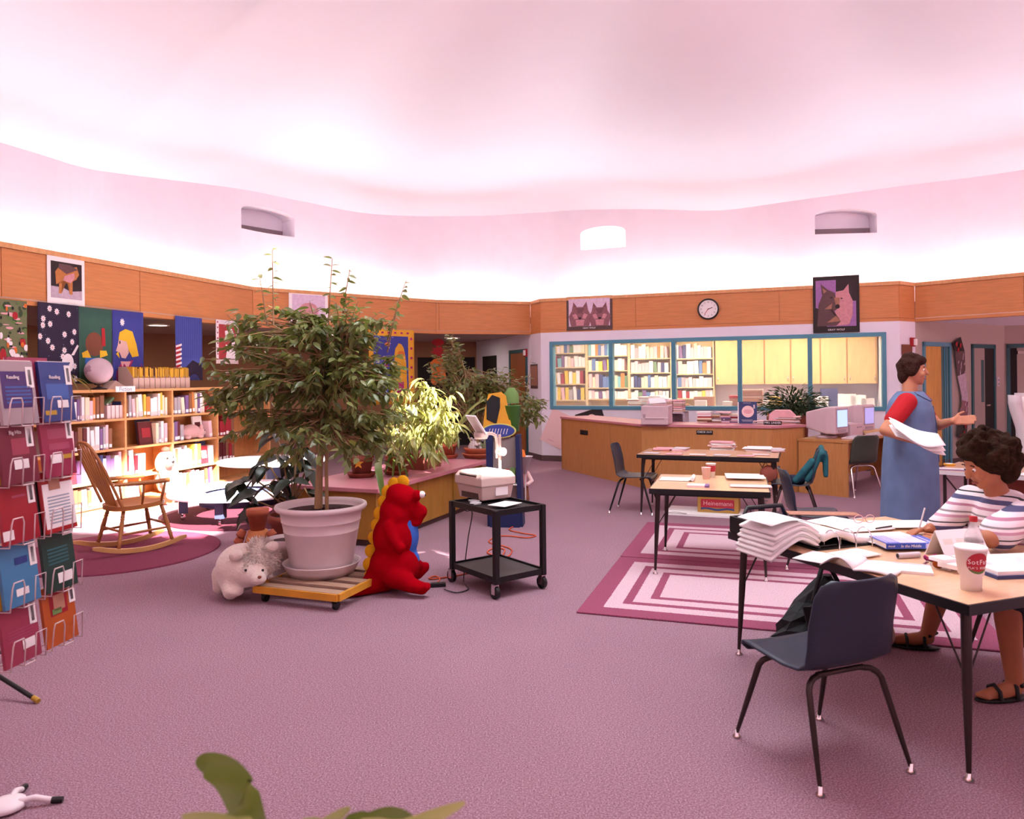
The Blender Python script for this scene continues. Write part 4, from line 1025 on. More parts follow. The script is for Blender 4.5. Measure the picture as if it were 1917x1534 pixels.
# ================================================================== WIRE BOOK RACK
mat('rack_wire', '#cbb4b4', 0.35, metal=.2); mat('rack_white', '#e0d2d6', 0.4)
mat('label_white', '#ded2d2', .8); mat('barcode', '#55494c', .8)
rk_p, rk_q = D(-6, 700, 2.62), D(142, 700, 3.02)
RK = Line(rk_p, rk_q)
t = thing('book_rack', 'white wire spinner rack holding paperback workbooks', 'rack', (RK.p.x, RK.p.y, 0), RK.rz)
cw = RK.len / 2
TIERS = [1.58, 1.366, 1.152, .925, .716]      # top edge of each tier's books
TB = .228
poles = MB()
for x in (.0, cw, RK.len): poles.tube([(x, .06, .47), (x, .06, 1.52)], .006, 6)
poles.tube([(-.07, .16, .1), (-.07, .16, 1.45)], .016, 10)
poles.build('upright_wires', 'rack_wire', t)
for zt in TIERS:
    zb = zt - TB
    for c in (0, 1):
        x0, x1 = c * cw + .018, (c + 1) * cw - .018
        m = MB(); zf = zb + .095
        m.tube([(x0, .06, zb - .006), (x0, -.026, zb - .006), (x0 + .004, -.032, zf - .02), (x0 + .012, -.032, zf), (x0 + .055, -.032, zf), (x0 + .062, -.032, zf - .02), (x0 + .062, -.028, zb - .006), (x0 + .062, .06, zb - .006)], .0028, 5)
        m.tube([(x0 + .062, -.028, zb - .006), (x1 - .05, -.028, zb - .006)], .0028, 5)
        m.tube([(x1 - .05, .06, zb - .006), (x1 - .05, -.028, zb - .006), (x1 - .05, -.032, zf), (x1, -.032, zf), (x1, -.028, zb - .006), (x1, .06, zb - .006)], .0028, 5)
        m.build('wire_pocket', 'rack_wire', t)
    m = MB(); m.tube([(0, .06, zb - .006), (RK.len, .06, zb - .006)], .004, 5); m.build('tier_bar', 'rack_wire', t)
bs = thing('spinner_foot', 'white spinner foot with black-tipped legs under the book rack', 'rack foot', F(12, 1516))
m = MB(); m.lathe([(0, .035), (.03, .035), (.06, .025), (.065, .01), (.03, .0), (0, 0)], n=20); m.build('hub', 'rack_white', bs)
for k, (px, py) in enumerate(((118, 1503), (48, 1478), (-90, 1500), (-60, 1570))):
    e = F(px, py) - Vector(bs.location); d = e.normalized()
    m = MB(); m.tube([d * .04 + Vector((0, 0, .022)), e * .5 + Vector((0, 0, .03)), e * .8 + Vector((0, 0, .014))], [.012, .011, .010], 8); lg = m.build('leg', 'rack_white', bs)
    m = MB(); m.tube([e * .8 + Vector((0, 0, .014)), e + Vector((0, 0, .011))], .0115, 8); m.build('rubber_tip', 'black_plastic', lg)
for n, c in (('rk_white', '#9a858b'), ('rk_blue', '#273772'), ('rk_wine', '#681a2f'), ('rk_magenta', '#881d41'), ('rk_red', '#8d1324'), ('rk_scarlet', '#98121a'), ('rk_sky', '#3e7097'), ('rk_forest', '#1a322b'), ('rk_orange', '#a44919'), ('rk_purple', '#41275f'), ('rk_palered', '#8d3047'), ('rk_paleblue', '#345393'), ('rk_yellow', '#ae8628'), ('rk_rose', '#953c57')):
    mat(n, c, 0.35)
def rack_book(col, label, c, tier, w, h, panel, extra=None, under=None, dx=0.0):
    h *= .86; zt = TIERS[tier]; x = (c + .5) * cw + dx
    o = thing('workbook', label, 'book', RK.at(x, -.012, zt - TB), RK.rz, 'workbooks in the wire rack')
    R = Matrix.Rotation(-.13, 3, 'X'); th = .012
    def put(nm, mt, x0, x1, z0, z1, lay=1):
        m = MB(); y = -.0008 * lay; m.add([R @ Vector((x0, y, z0 * .86)), R @ Vector((x1, y, z0 * .86)), R @ Vector((x1, y, z1 * .86)), R @ Vector((x0, y, z1 * .86))], [(0, 1, 2, 3)]); m.build(nm, mt, o)
    m = MB(); m.box(R @ Vector((0, th / 2, h / 2)), (w, th, h), 0, R); m.build('cover', col, o)
    m = MB(); m.box(R @ Vector((.001, th / 2 + .003, h / 2 + .003)), (w - .002, th * .6, h), 0, R); m.build('pages', 'page_edge', o)
    if under:
        m = MB(); m.box(R @ Vector((-.006, th * 1.7, h / 2 + .004)), (w, th, h), 0, R); m.build('book_behind_cover', under, o)
    if panel: put('printed_panel', panel[0], *panel[1])
    for e in (extra or []): put(e[0], e[1], *e[2], lay=2)
    return o
st = lambda x, z, w=.035, h=.09: [('sticker', 'label_white', (x, x + w, z, z + h)), ('barcode', 'barcode', (x + .010, x + w - .010, z + .012, z + h - .012))]
def tit(o, txt, x, z, h=.014):
    R = Euler((math.radians(90) - .13, 0, 0)); p = Matrix.Rotation(-.13, 3, 'X') @ Vector((x, -.003, z * .86))
    text_mesh(txt, h, 'title', 'label_white', o, p, R)
BWd = cw - .03
def lines(z0, z1, n, mt, x0=-.06, x1=.06): return [('text_line', mt, (x0, x1, z0 + (z1 - z0) * i / n, z0 + (z1 - z0) * (i + .45) / n)) for i in range(n)]
o = rack_book('rk_white', 'pale workbook with purple panel, top left of wire rack', 0, 0, BWd, .27, ('rk_purple', (-.075, .07, .07, .225)), st(.045, .155) + lines(.09, .17, 5, 'rk_paleblue')); tit(o, 'Reading', -.02, .2)
o = rack_book('rk_blue', 'blue workbook, top right of wire rack', 1, 0, BWd, .27, ('rk_paleblue', (-.06, .06, .10, .17)), st(.05, .165) + [('sticker', 'label_white', (-.01, .05, .06, .095)), ('sticker', 'rk_yellow', (-.08, -.02, .03, .05))]); tit(o, 'Reading', -.01, .2)
o = rack_book('rk_wine', 'wine red workbook with yellow-edged neighbour, second tier left', 0, 1, BWd, .265, ('rk_palered', (-.032, .05, .12, .19)), st(.04, .15) + [('sticker', 'label_white', (-.03, .04, .06, .1))], under='rk_yellow'); tit(o, 'Big Hits', -.01, .215)
o = rack_book('rk_magenta', 'magenta workbook, second tier right of wire rack', 1, 1, BWd, .27, ('rk_rose', (-.05, .05, .17, .215)), st(.05, .165) + [('sticker', 'label_white', (-.05, .01, .06, .1)), ('sticker', 'rk_yellow', (.02, .07, .075, .095)), ('patch', 'rk_rose', (-.05, .06, .12, .15))])
o = rack_book('rk_red', 'plain red workbook, third tier left of wire rack', 0, 2, BWd, .26, None, st(.045, .155) + [('sticker', 'label_white', (-.09, -.04, .02, .06)), ('text_line', 'rk_rose', (-.03, .035, .19, .2))])
o = rack_book('rk_scarlet', 'scarlet workbook with typed white sheet, third tier right', 1, 2, BWd, .275, ('label_white', (-.08, .085, .02, .22)), lines(.04, .17, 9, 'sign_ink') + [('photo', 'w_tan', (-.045, .015, .19, .25))], under='black_plastic')
o = rack_book('rk_sky', 'sky blue workbook, fourth tier left of wire rack', 0, 3, BWd, .265, None, st(.05, .15) + [('sticker', 'label_white', (-.03, .03, .04, .07)), ('text_line', 'rk_blue', (-.02, .04, .17, .2))], under='rk_yellow')
o = rack_book('rk_forest', 'dark green workbook, fourth tier right of wire rack', 1, 3, BWd, .27, None, lines(.12, .2, 5, 'dark_teal', -.06, .05) + [('sticker', 'label_white', (-.02, .06, .03, .075)), ('sticker', 'label_white', (.03, .09, .235, .262))])
o = rack_book('rk_palered', 'rose workbook at the lowest tier, left column', 0, 4, BWd, .25, None, st(.045, .14) + lines(.1, .15, 4, 'rk_rose') + [('sticker', 'label_white', (.0, .06, .05, .09))])
o = rack_book('rk_orange', 'orange workbook with child photo, lowest tier right', 1, 4, BWd, .265, ('rk_red', (-.05, .045, .13, .24)), st(.055, .16) + [('photo', 'w_tan', (-.03, .03, .15, .22)), ('photo_patch', 'p_green', (-.04, .01, .135, .16))])
m = MB(); m.b2(-.08, .1, 0, .012, 0, .03)
t = thing('workbook', 'pink-edged workbook peeking above the top tier of rack', 'book', RK.at(cw * .9, .03, TIERS[0] - TB), RK.rz, 'workbooks in the wire rack')
m = MB(); m.b2(-.1, .1, 0, .012, .0, .245); m.build('cover', 'rk_rose', t)
m = MB(); m.b2(-.098, .098, .013, .016, .0, .242); m.build('pages', 'page_edge', t)
# black tripod leg with yellow tip standing beyond the rack
t = thing('tripod_stand', 'black tripod leg with yellow rubber tip beside rack', 'tripod', F(-60, 1290))
e = F(72, 1318) - Vector(t.location)
hub = Vector((0, 0, .62))
m = MB(); m.cyl((0, 0, .2), (0, 0, 1.2), .014, n=10); m.build('pole', 'black_metal', t)
for k in range(3):
    d = Matrix.Rotation(2.094 * k, 3, 'Z') @ e
    m = MB(); a_ = Vector((0, 0, .16)); m.tube([a_, a_.lerp(d, .93) + Vector((0, 0, .012))], .011, 8); lg = m.build('leg', 'black_metal', t)
    m = MB(); m.tube([a_.lerp(d, .93) + Vector((0, 0, .012)), d + Vector((0, 0, .012))], .0125, 8); m.build('rubber_tip', 'rk_yellow', lg)
m = MB(); m.cyl((0, 0, .13), (0, 0, .2), .024, n=12); m.build('collar', 'black_metal', t)
# ================================================================== PLANTS
def leaf_shape(w=.42, fold=.06, curl=.12):
    xs = [0, .18, .42, .7, 1.0]; hw = [.02, .75, 1.0, .7, .0]
    vs = []; fs = []
    for x, h in zip(xs, hw):
        zc = -curl * x * x
        vs += [(x, -h * w / 2, zc + fold * h), (x, 0, zc), (x, h * w / 2, zc + fold * h)]
    for k in range(4):
        a = 3 * k; fs += [(a, a + 1, a + 4, a + 3), (a + 1, a + 2, a + 5, a + 4)]
    return vs, fs
def leaf_mesh(name, mt, **k):
    m = MB(); v, f = leaf_shape(**k); m.add(v, f, 0, True); return m.mesh(name, mt)
def leaf_matrix(p, d, size, roll=0.0):
    d = d.normalized(); up = Vector((0, 0, 1))
    y = up.cross(d)
    if y.length < 1e-4: y = Vector((0, 1, 0))
    y.normalize(); z = d.cross(y)
    R = Matrix((d, y, z)).transposed() @ Matrix.Rotation(roll, 3, 'X')
    return Matrix.Translation(p) @ R.to_4x4() @ Matrix.Diagonal((size, size, size, 1))
def put_leaves(t, mats4, mesh, mt, n_single, name='leaf', shape={}):
    """matrices in world space; t stands unrotated"""
    o0 = Vector(t.location); camp = Vector((0, 0, CAM_H))
    mats4 = sorted(mats4, key=lambda M: (M.translation - camp).length)
    for M in mats4[:n_single]:
        o = bpy.data.objects.new(name, mesh); COL.objects.link(o); o.parent = t
        o.matrix_local = Matrix.Translation(-o0) @ M
    rest = mats4[n_single:]
    if rest:
        v, f = leaf_shape(**shape); mb = MB()
        for M in rest: mb.add([(M @ Vector(q)) - o0 for q in v], f, 0, True)
        mb.build('far_leaves', mt, t)['kind'] = 'stuff'
LM_F = leaf_mesh('leaf', 'ficus_leaf'); LM_V = leaf_mesh('leaf', 'variegated_leaf', w=.26, curl=.35); LM_R = leaf_mesh('leaf', 'rubber_leaf', w=.5, curl=.3, fold=.08); LM_FE = leaf_mesh('leaf', 'fern_leaf', w=.3, curl=.3)
def twigs(t, start, crowns, n, per, size, rng, droop=.5, trunk_r=.006, branch_from=None, twig_len=.22):
    """branches out to random points in the crown, leaves along their ends; returns leaf matrices and a branch builder"""
    o0 = Vector(t.location); out = []; bb = MB()
    tot = sum(c[2] for c in crowns)
    for i in range(n):
        r = rng.random() * tot
        for c in crowns:
            r -= c[2]
            if r <= 0: break
        while True:
            q = Vector((rng.uniform(-1, 1), rng.uniform(-1, 1), rng.uniform(-1, 1)))
            if q.length < 1: break
        q = q * (q.length ** -.35 if q.length > .05 else 1)
        tip = c[0] + Vector((q.x * c[1][0], q.y * c[1][1], q.z * c[1][2]))
        s = branch_from(tip, rng) if branch_from else start
        mid = s.lerp(tip, .5) + Vector((0, 0, .06))
        pts = [s, mid, tip]
        P = [s.lerp(mid, k / 3).lerp(mid.lerp(tip, k / 3), k / 3) for k in range(4)]
        bb.tube([p - o0 for p in P], [trunk_r, trunk_r * .8, trunk_r * .6, trunk_r * .3], 4, cap=False)
        dirb = (P[3] - P[2]).normalized()
        for k in range(per):
            u = rng.random(); base = P[3] - dirb * twig_len * u + Vector((rng.uniform(-.02, .02), rng.uniform(-.02, .02), rng.uniform(-.02, .02)))
            a = rng.uniform(0, 6.283)
            d = dirb * .6 + Vector((math.cos(a), math.sin(a), 0)) * .8 + Vector((0, 0, -droop * rng.uniform(.2, 1.4)))
            out.append(leaf_matrix(base, d, size * rng.uniform(.7, 1.2), rng.uniform(-.7, .7)))
    return out, bb
# ---- big ficus in the white pot on the plant dolly
PC = Vector((-1.38, 5.37, 0))
DK = .118
t = thing('plant_dolly', 'slatted wooden plant dolly with yellow edges on casters', 'dolly', (-1.335, 5.255, 0), math.atan2(-.35, .937))
mat('dolly_wood', '#a58570', 0.8, noise=.15, nscale=10, stretch=(1, 8, 1)); mat('dolly_yellow', '#d0902a', 0.6, noise=.08, nscale=10)
H_ = .33
for y in (-.29, -.145, 0, .145, .29):
    m = MB(); m.b2(-H_, H_, y - .042, y + .042, DK - .02, DK); m.build('slat', 'dolly_wood', t, bevel=.003)
for x in (-H_ - .005, H_ + .005):
    m = MB(); m.b2(x - .011, x + .011, -H_, H_, DK - .05, DK - .004); m.build('edge_board', 'dolly_yellow', t)
m = MB(); m.b2(-H_, H_, -H_ - .014, -H_ + .004, DK - .05, DK - .004); m.build('edge_board', 'dolly_yellow', t)
m = MB(); m.b2(-H_, H_, H_ - .004, H_ + .014, DK - .05, DK - .004); m.build('edge_board', 'dolly_yellow', t)
for x in (-.27, .29):
    for y in (-.29, .27):
        m = MB(); m.cyl((x - .012, y, .03), (x + .012, y, .03), .03, n=14); m.b2(x - .02, x + .02, y - .02, y + .02, .045, .07); m.build('caster', 'black_plastic', t)
t = thing('ficus_pot', 'big white plastic pot with ficus tree, on a saucer', 'plant', (PC.x, PC.y, DK))
m = MB(); m.lathe([(0, .012), (.215, .012), (.225, .0), (.25, .04), (.268, .075), (.275, .085), (.268, .088), (.255, .05), (.23, .02), (0, .02)], n=40); m.build('saucer', 'white_pot', t)
m = MB(); m.lathe([(0, .02), (.205, .02), (.225, .1), (.262, .31), (.264, .312), (.262, .316), (.276, .38), (.279, .382), (.277, .386), (.288, .45), (.315, .46), (.325, .478), (.32, .495), (.30, .497), (.285, .47), (.275, .44), (.2, .43)], n=48); m.build('pot', 'white_pot', t)
m = MB()
m.grid(lambda u, v: Vector((.272 * v * math.cos(6.2832 * u), .272 * v * math.sin(6.2832 * u), .445 + .02 * math.sin(u * 40 + v * 9) * (1 - v))), 36, 6, closed_u=True); m.build('soil', 'soil', t)
rng = random.Random(12)
Yt = 5.37
o0 = Vector(t.location)
tr = [D(596, 952, Yt), D(598, 880, Yt), D(604, 800, Yt), D(603, 720, Yt), D(598, 640, Yt)]
tr2 = [D(612, 955, Yt - .03), D(611, 880, Yt - .03), D(612, 800, Yt - .02), D(625, 720, Yt), D(640, 650, Yt)]
m = MB(); m.tube([p - o0 for p in tr], [.030, .024, .021, .017, .01], 10); m.build('trunk', 'bark', t)
m = MB(); m.tube([p - o0 for p in tr2], [.014, .013, .012, .01, .006], 8); m.build('stake_stem', 'bark', t)
cr_ = [(D(560, 690, Yt), (.52, .45, .34), 4.0), (D(660, 720, Yt - .05), (.45, .42, .36), 3.0), (D(470, 745, Yt + .05), (.36, .35, .33), 2.0), (D(640, 610, Yt), (.42, .35, .22), 1.7), (D(500, 620, Yt), (.28, .3, .24), 1.2),
       (D(600, 820, Yt - .1), (.55, .4, .2), 1.5), (D(720, 780, Yt - .1), (.2, .25, .28), .9), (D(430, 690, Yt), (.2, .25, .25), .7)]
def bf(tip, r):
    k = min(4, max(0, int((tip.z - .85) / .22))); return (tr if tip.x < tr[2].x + .1 else tr2)[max(2, min(4, 2 + k // 2))] + Vector((0, 0, r.uniform(-.12, .12)))
leaves, bb = twigs(t, tr[3], cr_, 430, 10, .085, rng, branch_from=bf)
for (px, py, bx, by, n) in ((510, 468, 512, 610, 16), (485, 512, 500, 610, 10), (622, 484, 615, 610, 16), (655, 505, 640, 600, 12), (760, 526, 725, 640, 14), (745, 575, 725, 660, 10), (425, 590, 480, 650, 12), (410, 745, 480, 740, 14), (385, 705, 460, 720, 12), (760, 880, 715, 800, 14), (700, 870, 680, 800, 10), (590, 860, 600, 800, 8)):
    p, q = D(bx, by, Yt + rng.uniform(-.1, .1)), D(px, py, Yt + rng.uniform(-.1, .1)); md_ = p.lerp(q, .5) + Vector((.0, 0, .02))
    bb.tube([p - o0, md_ - o0, q - o0], [.006, .004, .002], 4, cap=False)
    for k in range(n):
        u = (k + rng.random()) / n; b = p.lerp(q, .15 + .85 * u); a = rng.uniform(0, 6.28)
        leaves.append(leaf_matrix(b, Vector((math.cos(a), math.sin(a) * .6, rng.uniform(-.5, .4))), .075 * rng.uniform(.7, 1.15), rng.uniform(-.8, .8)))
bb.build('branches', 'bark', t)['kind'] = 'stuff'
put_leaves(t, leaves, LM_F, 'ficus_leaf', 300)
# small white pot behind the dolly with its saucer
t = thing('small_white_pot', 'small white flowerpot on saucer behind the big pot', 'plant pot', D(536, 1072, 5.62) * Vector((1, 1, 0)) if False else (-1.72, 5.66, 0))
m = MB(); m.lathe([(0, 0), (.13, 0), (.16, .05), (.15, .055), (.12, .02), (0, .02)], n=24); m.build('saucer', 'white_pot', t)
m = MB(); m.lathe([(0, .02), (.10, .02), (.135, .24), (.15, .245), (.155, .31), (.14, .312), (.13, .27), (0, .26)], n=28); m.build('pot', 'white_pot', t)
m = MB(); m.disc((0, 0, .285), .132, 20); m.build('soil', 'soil', t)
# flowerpot figure: upturned terracotta pots with pot arms
t = thing('flowerpot_figure', 'garden figure made of upturned terracotta pots behind the dolly', 'garden figure', (-2.06, 6.02, 0))
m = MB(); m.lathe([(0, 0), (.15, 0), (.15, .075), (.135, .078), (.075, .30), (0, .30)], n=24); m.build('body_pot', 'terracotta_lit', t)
m = MB(); m.lathe([(0, .30), (.055, .30), (.08, .42), (.088, .42), (.088, .47), (0, .47)], n=20); m.build('head_pot', 'terracotta', t)
for s_ in (-1, 1):
    for k in range(4):
        c = Vector((s_ * (.105 + .02 * k), -.03, .30 - .055 * k)); m = MB(); m.lathe([(0, 0), (.03, 0), (.036, .04), (.038, .05), (0, .05)], n=12)
        m.xf(Matrix.Translation(c) @ Matrix.Rotation(s_ * 2.6, 4, 'Y')); m.build('arm_pot', 'terracotta', t)
m = MB(); m.lathe([(0, 0), (.17, 0), (.17, .02), (0, .02)], n=20)
# rubber plant in the shade behind
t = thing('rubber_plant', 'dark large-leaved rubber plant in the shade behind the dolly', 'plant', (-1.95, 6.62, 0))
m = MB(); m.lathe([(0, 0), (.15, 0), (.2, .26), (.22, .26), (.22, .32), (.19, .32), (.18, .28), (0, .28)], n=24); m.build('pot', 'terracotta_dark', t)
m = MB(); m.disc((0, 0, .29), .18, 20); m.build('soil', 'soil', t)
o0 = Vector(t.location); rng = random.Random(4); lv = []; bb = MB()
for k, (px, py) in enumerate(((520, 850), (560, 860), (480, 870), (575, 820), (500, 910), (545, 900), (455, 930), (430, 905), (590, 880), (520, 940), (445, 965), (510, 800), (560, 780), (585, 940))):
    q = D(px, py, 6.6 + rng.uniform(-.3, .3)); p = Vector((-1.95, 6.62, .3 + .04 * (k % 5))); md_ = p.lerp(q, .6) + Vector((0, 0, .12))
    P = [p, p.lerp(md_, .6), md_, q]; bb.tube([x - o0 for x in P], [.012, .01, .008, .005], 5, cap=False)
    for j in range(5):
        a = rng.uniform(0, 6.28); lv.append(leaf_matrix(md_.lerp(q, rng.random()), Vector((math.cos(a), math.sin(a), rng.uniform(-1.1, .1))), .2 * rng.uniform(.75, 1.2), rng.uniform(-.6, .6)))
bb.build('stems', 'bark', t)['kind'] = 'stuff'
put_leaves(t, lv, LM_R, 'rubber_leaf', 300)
# ================================================================== LOW PLANT COUNTER
GD = Vector((.37, .929)); GN = Vector((-.929, .37)); GC = Vector((-1.2, 6.62)); CT = .53
grz = math.atan2(GD.y, GD.x)
def gp(a, b, z=CT): w = GC + GD * a + GN * b; return Vector((w.x, w.y, z))
t = thing('plant_counter', 'low oak counter with rose laminate top full of plants', 'counter', (GC.x, GC.y, 0), grz)
m = MB(); m.b2(.04, 2.38, .05, .92, .06, CT - .04); m.build('body', 'planter_oak', t)
m = MB(); m.b2(.08, 2.34, .09, .88, 0, .06); m.build('plinth', 'base_rubber', t)
m = MB(); m.b2(-.01, 2.43, -.01, .97, CT - .04, CT); m.build('counter_top', 'rose_laminate', t, bevel=.006)
for x in (.04, .82, 1.6, 2.34):
    m = MB(); m.b2(x - .012, x + .012, .035, .05, .06, CT - .04); m.build('stile', 'planter_oak', t)
def clay_pot(m, r, h, z=0): m.lathe([(0, z), (r * .68, z), (r * .9, z + h * .72), (r, z + h * .74), (r, z + h), (r * .9, z + h), (r * .84, z + h * .8), (0, z + h * .82)], n=24)
def potted(label, a, b, r, h, pm='terracotta', saucer=True, name='terracotta_pot'):
    t = thing(name, label, 'plant pot', gp(a, b), 0)
    z = 0
    if saucer:
        m = MB(); m.lathe([(0, 0), (r * .95, 0), (r * 1.15, .04), (r * 1.18, .045), (r * 1.1, .045), (r * .9, .015), (0, .015)], n=24); m.build('saucer', pm, t); z = .016
    m = MB(); clay_pot(m, r, h, z); m.build('pot', pm, t)
    m = MB(); m.disc((0, 0, z + h * .83), r * .86, 20); m.build('soil', 'soil', t)
    return t, z + h * .83
# pots nearest the dolly
def pot_at(px, py): 
    p = F(px, py, CT); d = Vector((p.x, p.y)) - GC; return d.dot(GD), d.dot(GN)
a, b = pot_at(677, 893)
t, z = potted('dark terracotta pot on saucer nearest the counter corner', a, max(.16, b), .125, .19, 'terracotta_dark')
rng = random.Random(6); o0 = Vector(t.location); lv = []
for k in range(46):
    an = rng.uniform(0, 6.28); el = rng.uniform(-.2, 1.2); d = Vector((math.cos(an) * math.cos(el), math.sin(an) * math.cos(el), math.sin(el))); lv.append(leaf_matrix(o0 + Vector((0, 0, z)) + d * rng.uniform(.03, .30), d + Vector((0, 0, -.4)), .13 * rng.uniform(.7, 1.2), rng.uniform(-.6, .6)))
put_leaves(t, lv, LM_F, 'ficus_leaf', 60)
t2 = thing('star_ornament', 'yellow star ornament hung on the dark terracotta pot', 'ornament', Vector(t.location) + Vector((.0, -.16, .15)))
m = MB(); m.vprism([(.055 * (1 if k % 2 == 0 else .42) * math.sin(k * math.pi / 5), .055 * (1 if k % 2 == 0 else .42) * math.cos(k * math.pi / 5)) for k in range(10)], -.006, .006); m.build('star', 'dolly_yellow', t2)
m = MB(); m.tube([(0, 0, .05), (0, .01, .09)], .0015, 4); m.build('hanger', 'bark', t2)
a, b = pot_at(742, 888)
t, z = potted('terracotta pot with trailing strap leaves by the dinosaur', a, max(.15, b), .115, .17, 'terracotta')
o0 = Vector(t.location)
def strap(t, pts, w, mt, nm='leaf'):
    """long folded blade through world points"""
    o0 = Vector(t.location); P = [Vector(p) for p in pts]; fine = []
    for k in range(len(P) - 1):
        p0 = P[max(0, k - 1)]; p1 = P[k]; p2 = P[k + 1]; p3 = P[min(len(P) - 1, k + 2)]
        for j in range(5):
            u = j / 5; fine.append(.5 * ((2 * p1) + (p2 - p0) * u + (2 * p0 - 5 * p1 + 4 * p2 - p3) * u * u + (3 * p1 - p0 - 3 * p2 + p3) * u ** 3))
    fine.append(P[-1]); n = len(fine); m = MB(); vs = []
    for k, p in enumerate(fine):
        tg = (fine[min(n - 1, k + 1)] - fine[max(0, k - 1)]).normalized(); sd = tg.cross(Vector((0, -1, .25))).normalized()
        q = k / (n - 1); ww = w * (min(1, q * 6 + .45)) * (1 - q ** 4) + .002
        nn = sd.cross(tg).normalized()
        vs += [p - o0 - sd * ww + nn * ww * .25, p - o0, p - o0 + sd * ww + nn * ww * .25]
    fs = []
    for k in range(n - 1):
        a_ = 3 * k; fs += [(a_, a_ + 1, a_ + 4, a_ + 3), (a_ + 1, a_ + 2, a_ + 5, a_ + 4)]
    m.add(vs, fs, 0, True); return m.build(nm, mt, t)
zt = o0 + Vector((0, 0, z))
Yp = zt.y
strap(t, [zt, D(722, 850, Yp - .15), D(709, 868, 6.62), D(714, 910, 6.40), D(722, 958, 6.36)], .034, 'strap_leaf')
for (px, py) in ((775, 880), (765, 900), (750, 895), (735, 900), (720, 890), (780, 868), (700, 870)):
    strap(t, [zt, zt.lerp(D(px, py, Yp - .25), .5) + Vector((0, 0, .1)), D(px, py, Yp - .25)], .014, 'strap_leaf')
# long rose planter with grassy plant
a, b = pot_at(785, 878)
t = thing('window_box', 'dark red rectangular planter box on the counter', 'planter', gp(a + .1, max(.3, b)), grz)
m = MB(); m.b2(-.2, .2, -.11, .11, 0, .17); m.b2(-.21, .21, -.12, .12, .15, .175); m.build('box_body', 'terracotta_dark', t, bevel=.005)
rng = random.Random(15)
tl = thing('variegated_plant', 'sunlit pale-leaved plant spilling over the planter box', 'plant', gp(a + .1, max(.3, b), CT + .178))
crown0 = Vector(tl.location)
m = MB(); m.tube([(0, 0, 0), (.01, 0, .2), (0, .02, .45)], [.014, .012, .008], 8); m.build('trunk', 'bark', tl)
lv, bb = twigs(tl, crown0 + Vector((0, 0, .3)), [(D(790, 770, 7.4), (.40, .36, .34), 3), (D(745, 800, 7.3), (.26, .3, .26), 1.6), (D(835, 790, 7.6), (.22, .3, .26), 1.2), (D(815, 850, 7.3), (.16, .2, .12), .5)], 90, 8, .14, rng, droop=.9, twig_len=.26)
bb.build('branches', 'bark', tl)['kind'] = 'stuff'
put_leaves(tl, lv, LM_V, 'variegated_leaf', 300, shape=dict(w=.26, curl=.35))
# medium pot with long blades
a, b = pot_at(838, 858)
t, z = potted('plain terracotta pot with long arching blades beside cactus bowl', a, max(.14, b), .115, .17, 'terracotta')
zt = Vector(t.location) + Vector((0, 0, z)); Yp = zt.y
strap(t, [zt, D(862, 790, Yp), D(900, 752, Yp), D(955, 742, Yp - .1)], .013, 'blade_leaf')
strap(t, [zt, D(858, 800, Yp), D(893, 770, Yp), D(935, 757, Yp - .1)], .014, 'blade_leaf')
strap(t, [zt, D(850, 815, Yp), D(870, 806, Yp), D(882, 830, Yp - .1)], .011, 'blade_leaf')
strap(t, [zt, D(832, 815, Yp), D(815, 800, Yp), D(800, 830, Yp - .1)], .011, 'blade_leaf')
# cactus bowl
a, b = pot_at(896, 857)
t = thing('cactus_bowl', 'wide terracotta bowl of cacti at the counter end', 'plant', gp(a, max(.2, b)), 0)
m = MB(); m.lathe([(0, 0), (.17, 0), (.2, .045), (.205, .055), (.19, .06), (.16, .02), (0, .02)], n=28); m.build('saucer', 'terracotta', t)
m = MB(); m.lathe([(0, .03), (.14, .03), (.175, .105), (.182, .125), (.165, .125), (.15, .1), (0, .1)], n=28); m.build('bowl', 'terracotta', t)
m = MB(); m.disc((0, 0, .108), .155, 20); m.build('soil', 'soil', t)
mat('cactus_pale', '#c9b3b4', .9, bump=.6, bscale=60); mat('cactus_green', '#7c7d5c', .9, bump=.6, bscale=60)
def cactus(x, y, r, h, mt, nm='cactus'):
    m = MB(); m.grid(lambda u, v: Vector((x + r * (1 + .12 * math.cos(u * 6.2832 * 11)) * math.sin(math.pi * (.08 + .92 * (1 - v)) * .55 + .0) * math.cos(6.2832 * u), y + r * (1 + .12 * math.cos(u * 6.2832 * 11)) * math.sin(math.pi * (.08 + .92 * (1 - v)) * .55) * math.sin(6.2832 * u), .1 + h * v)), 44, 8, closed_u=True); m.build(nm, mt, t)
cactus(-.06, -.02, .065, .13, 'cactus_pale'); cactus(.09, -.04, .04, .13, 'cactus_green'); cactus(.02, .06, .045, .09, 'cactus_green')
for k in range(6):
    m = MB(); an = k * 1.05; m.tube([(-.06, -.02, .2), (-.06 + .04 * math.cos(an), -.02 + .04 * math.sin(an), .235), (-.06 + .07 * math.cos(an), -.02 + .07 * math.sin(an), .245)], [.008, .012, .002], 5); m.build('tip_petal', 'cactus_pale', t)
for k in range(5):
    m = MB(); m.ball((.0 + .025 * math.cos(k * 1.3), -.07 + .02 * math.sin(k * 1.3), .125 + .012 * k), (.022, .02, .018)); m.build('cactus_offset', 'cactus_pale', t)
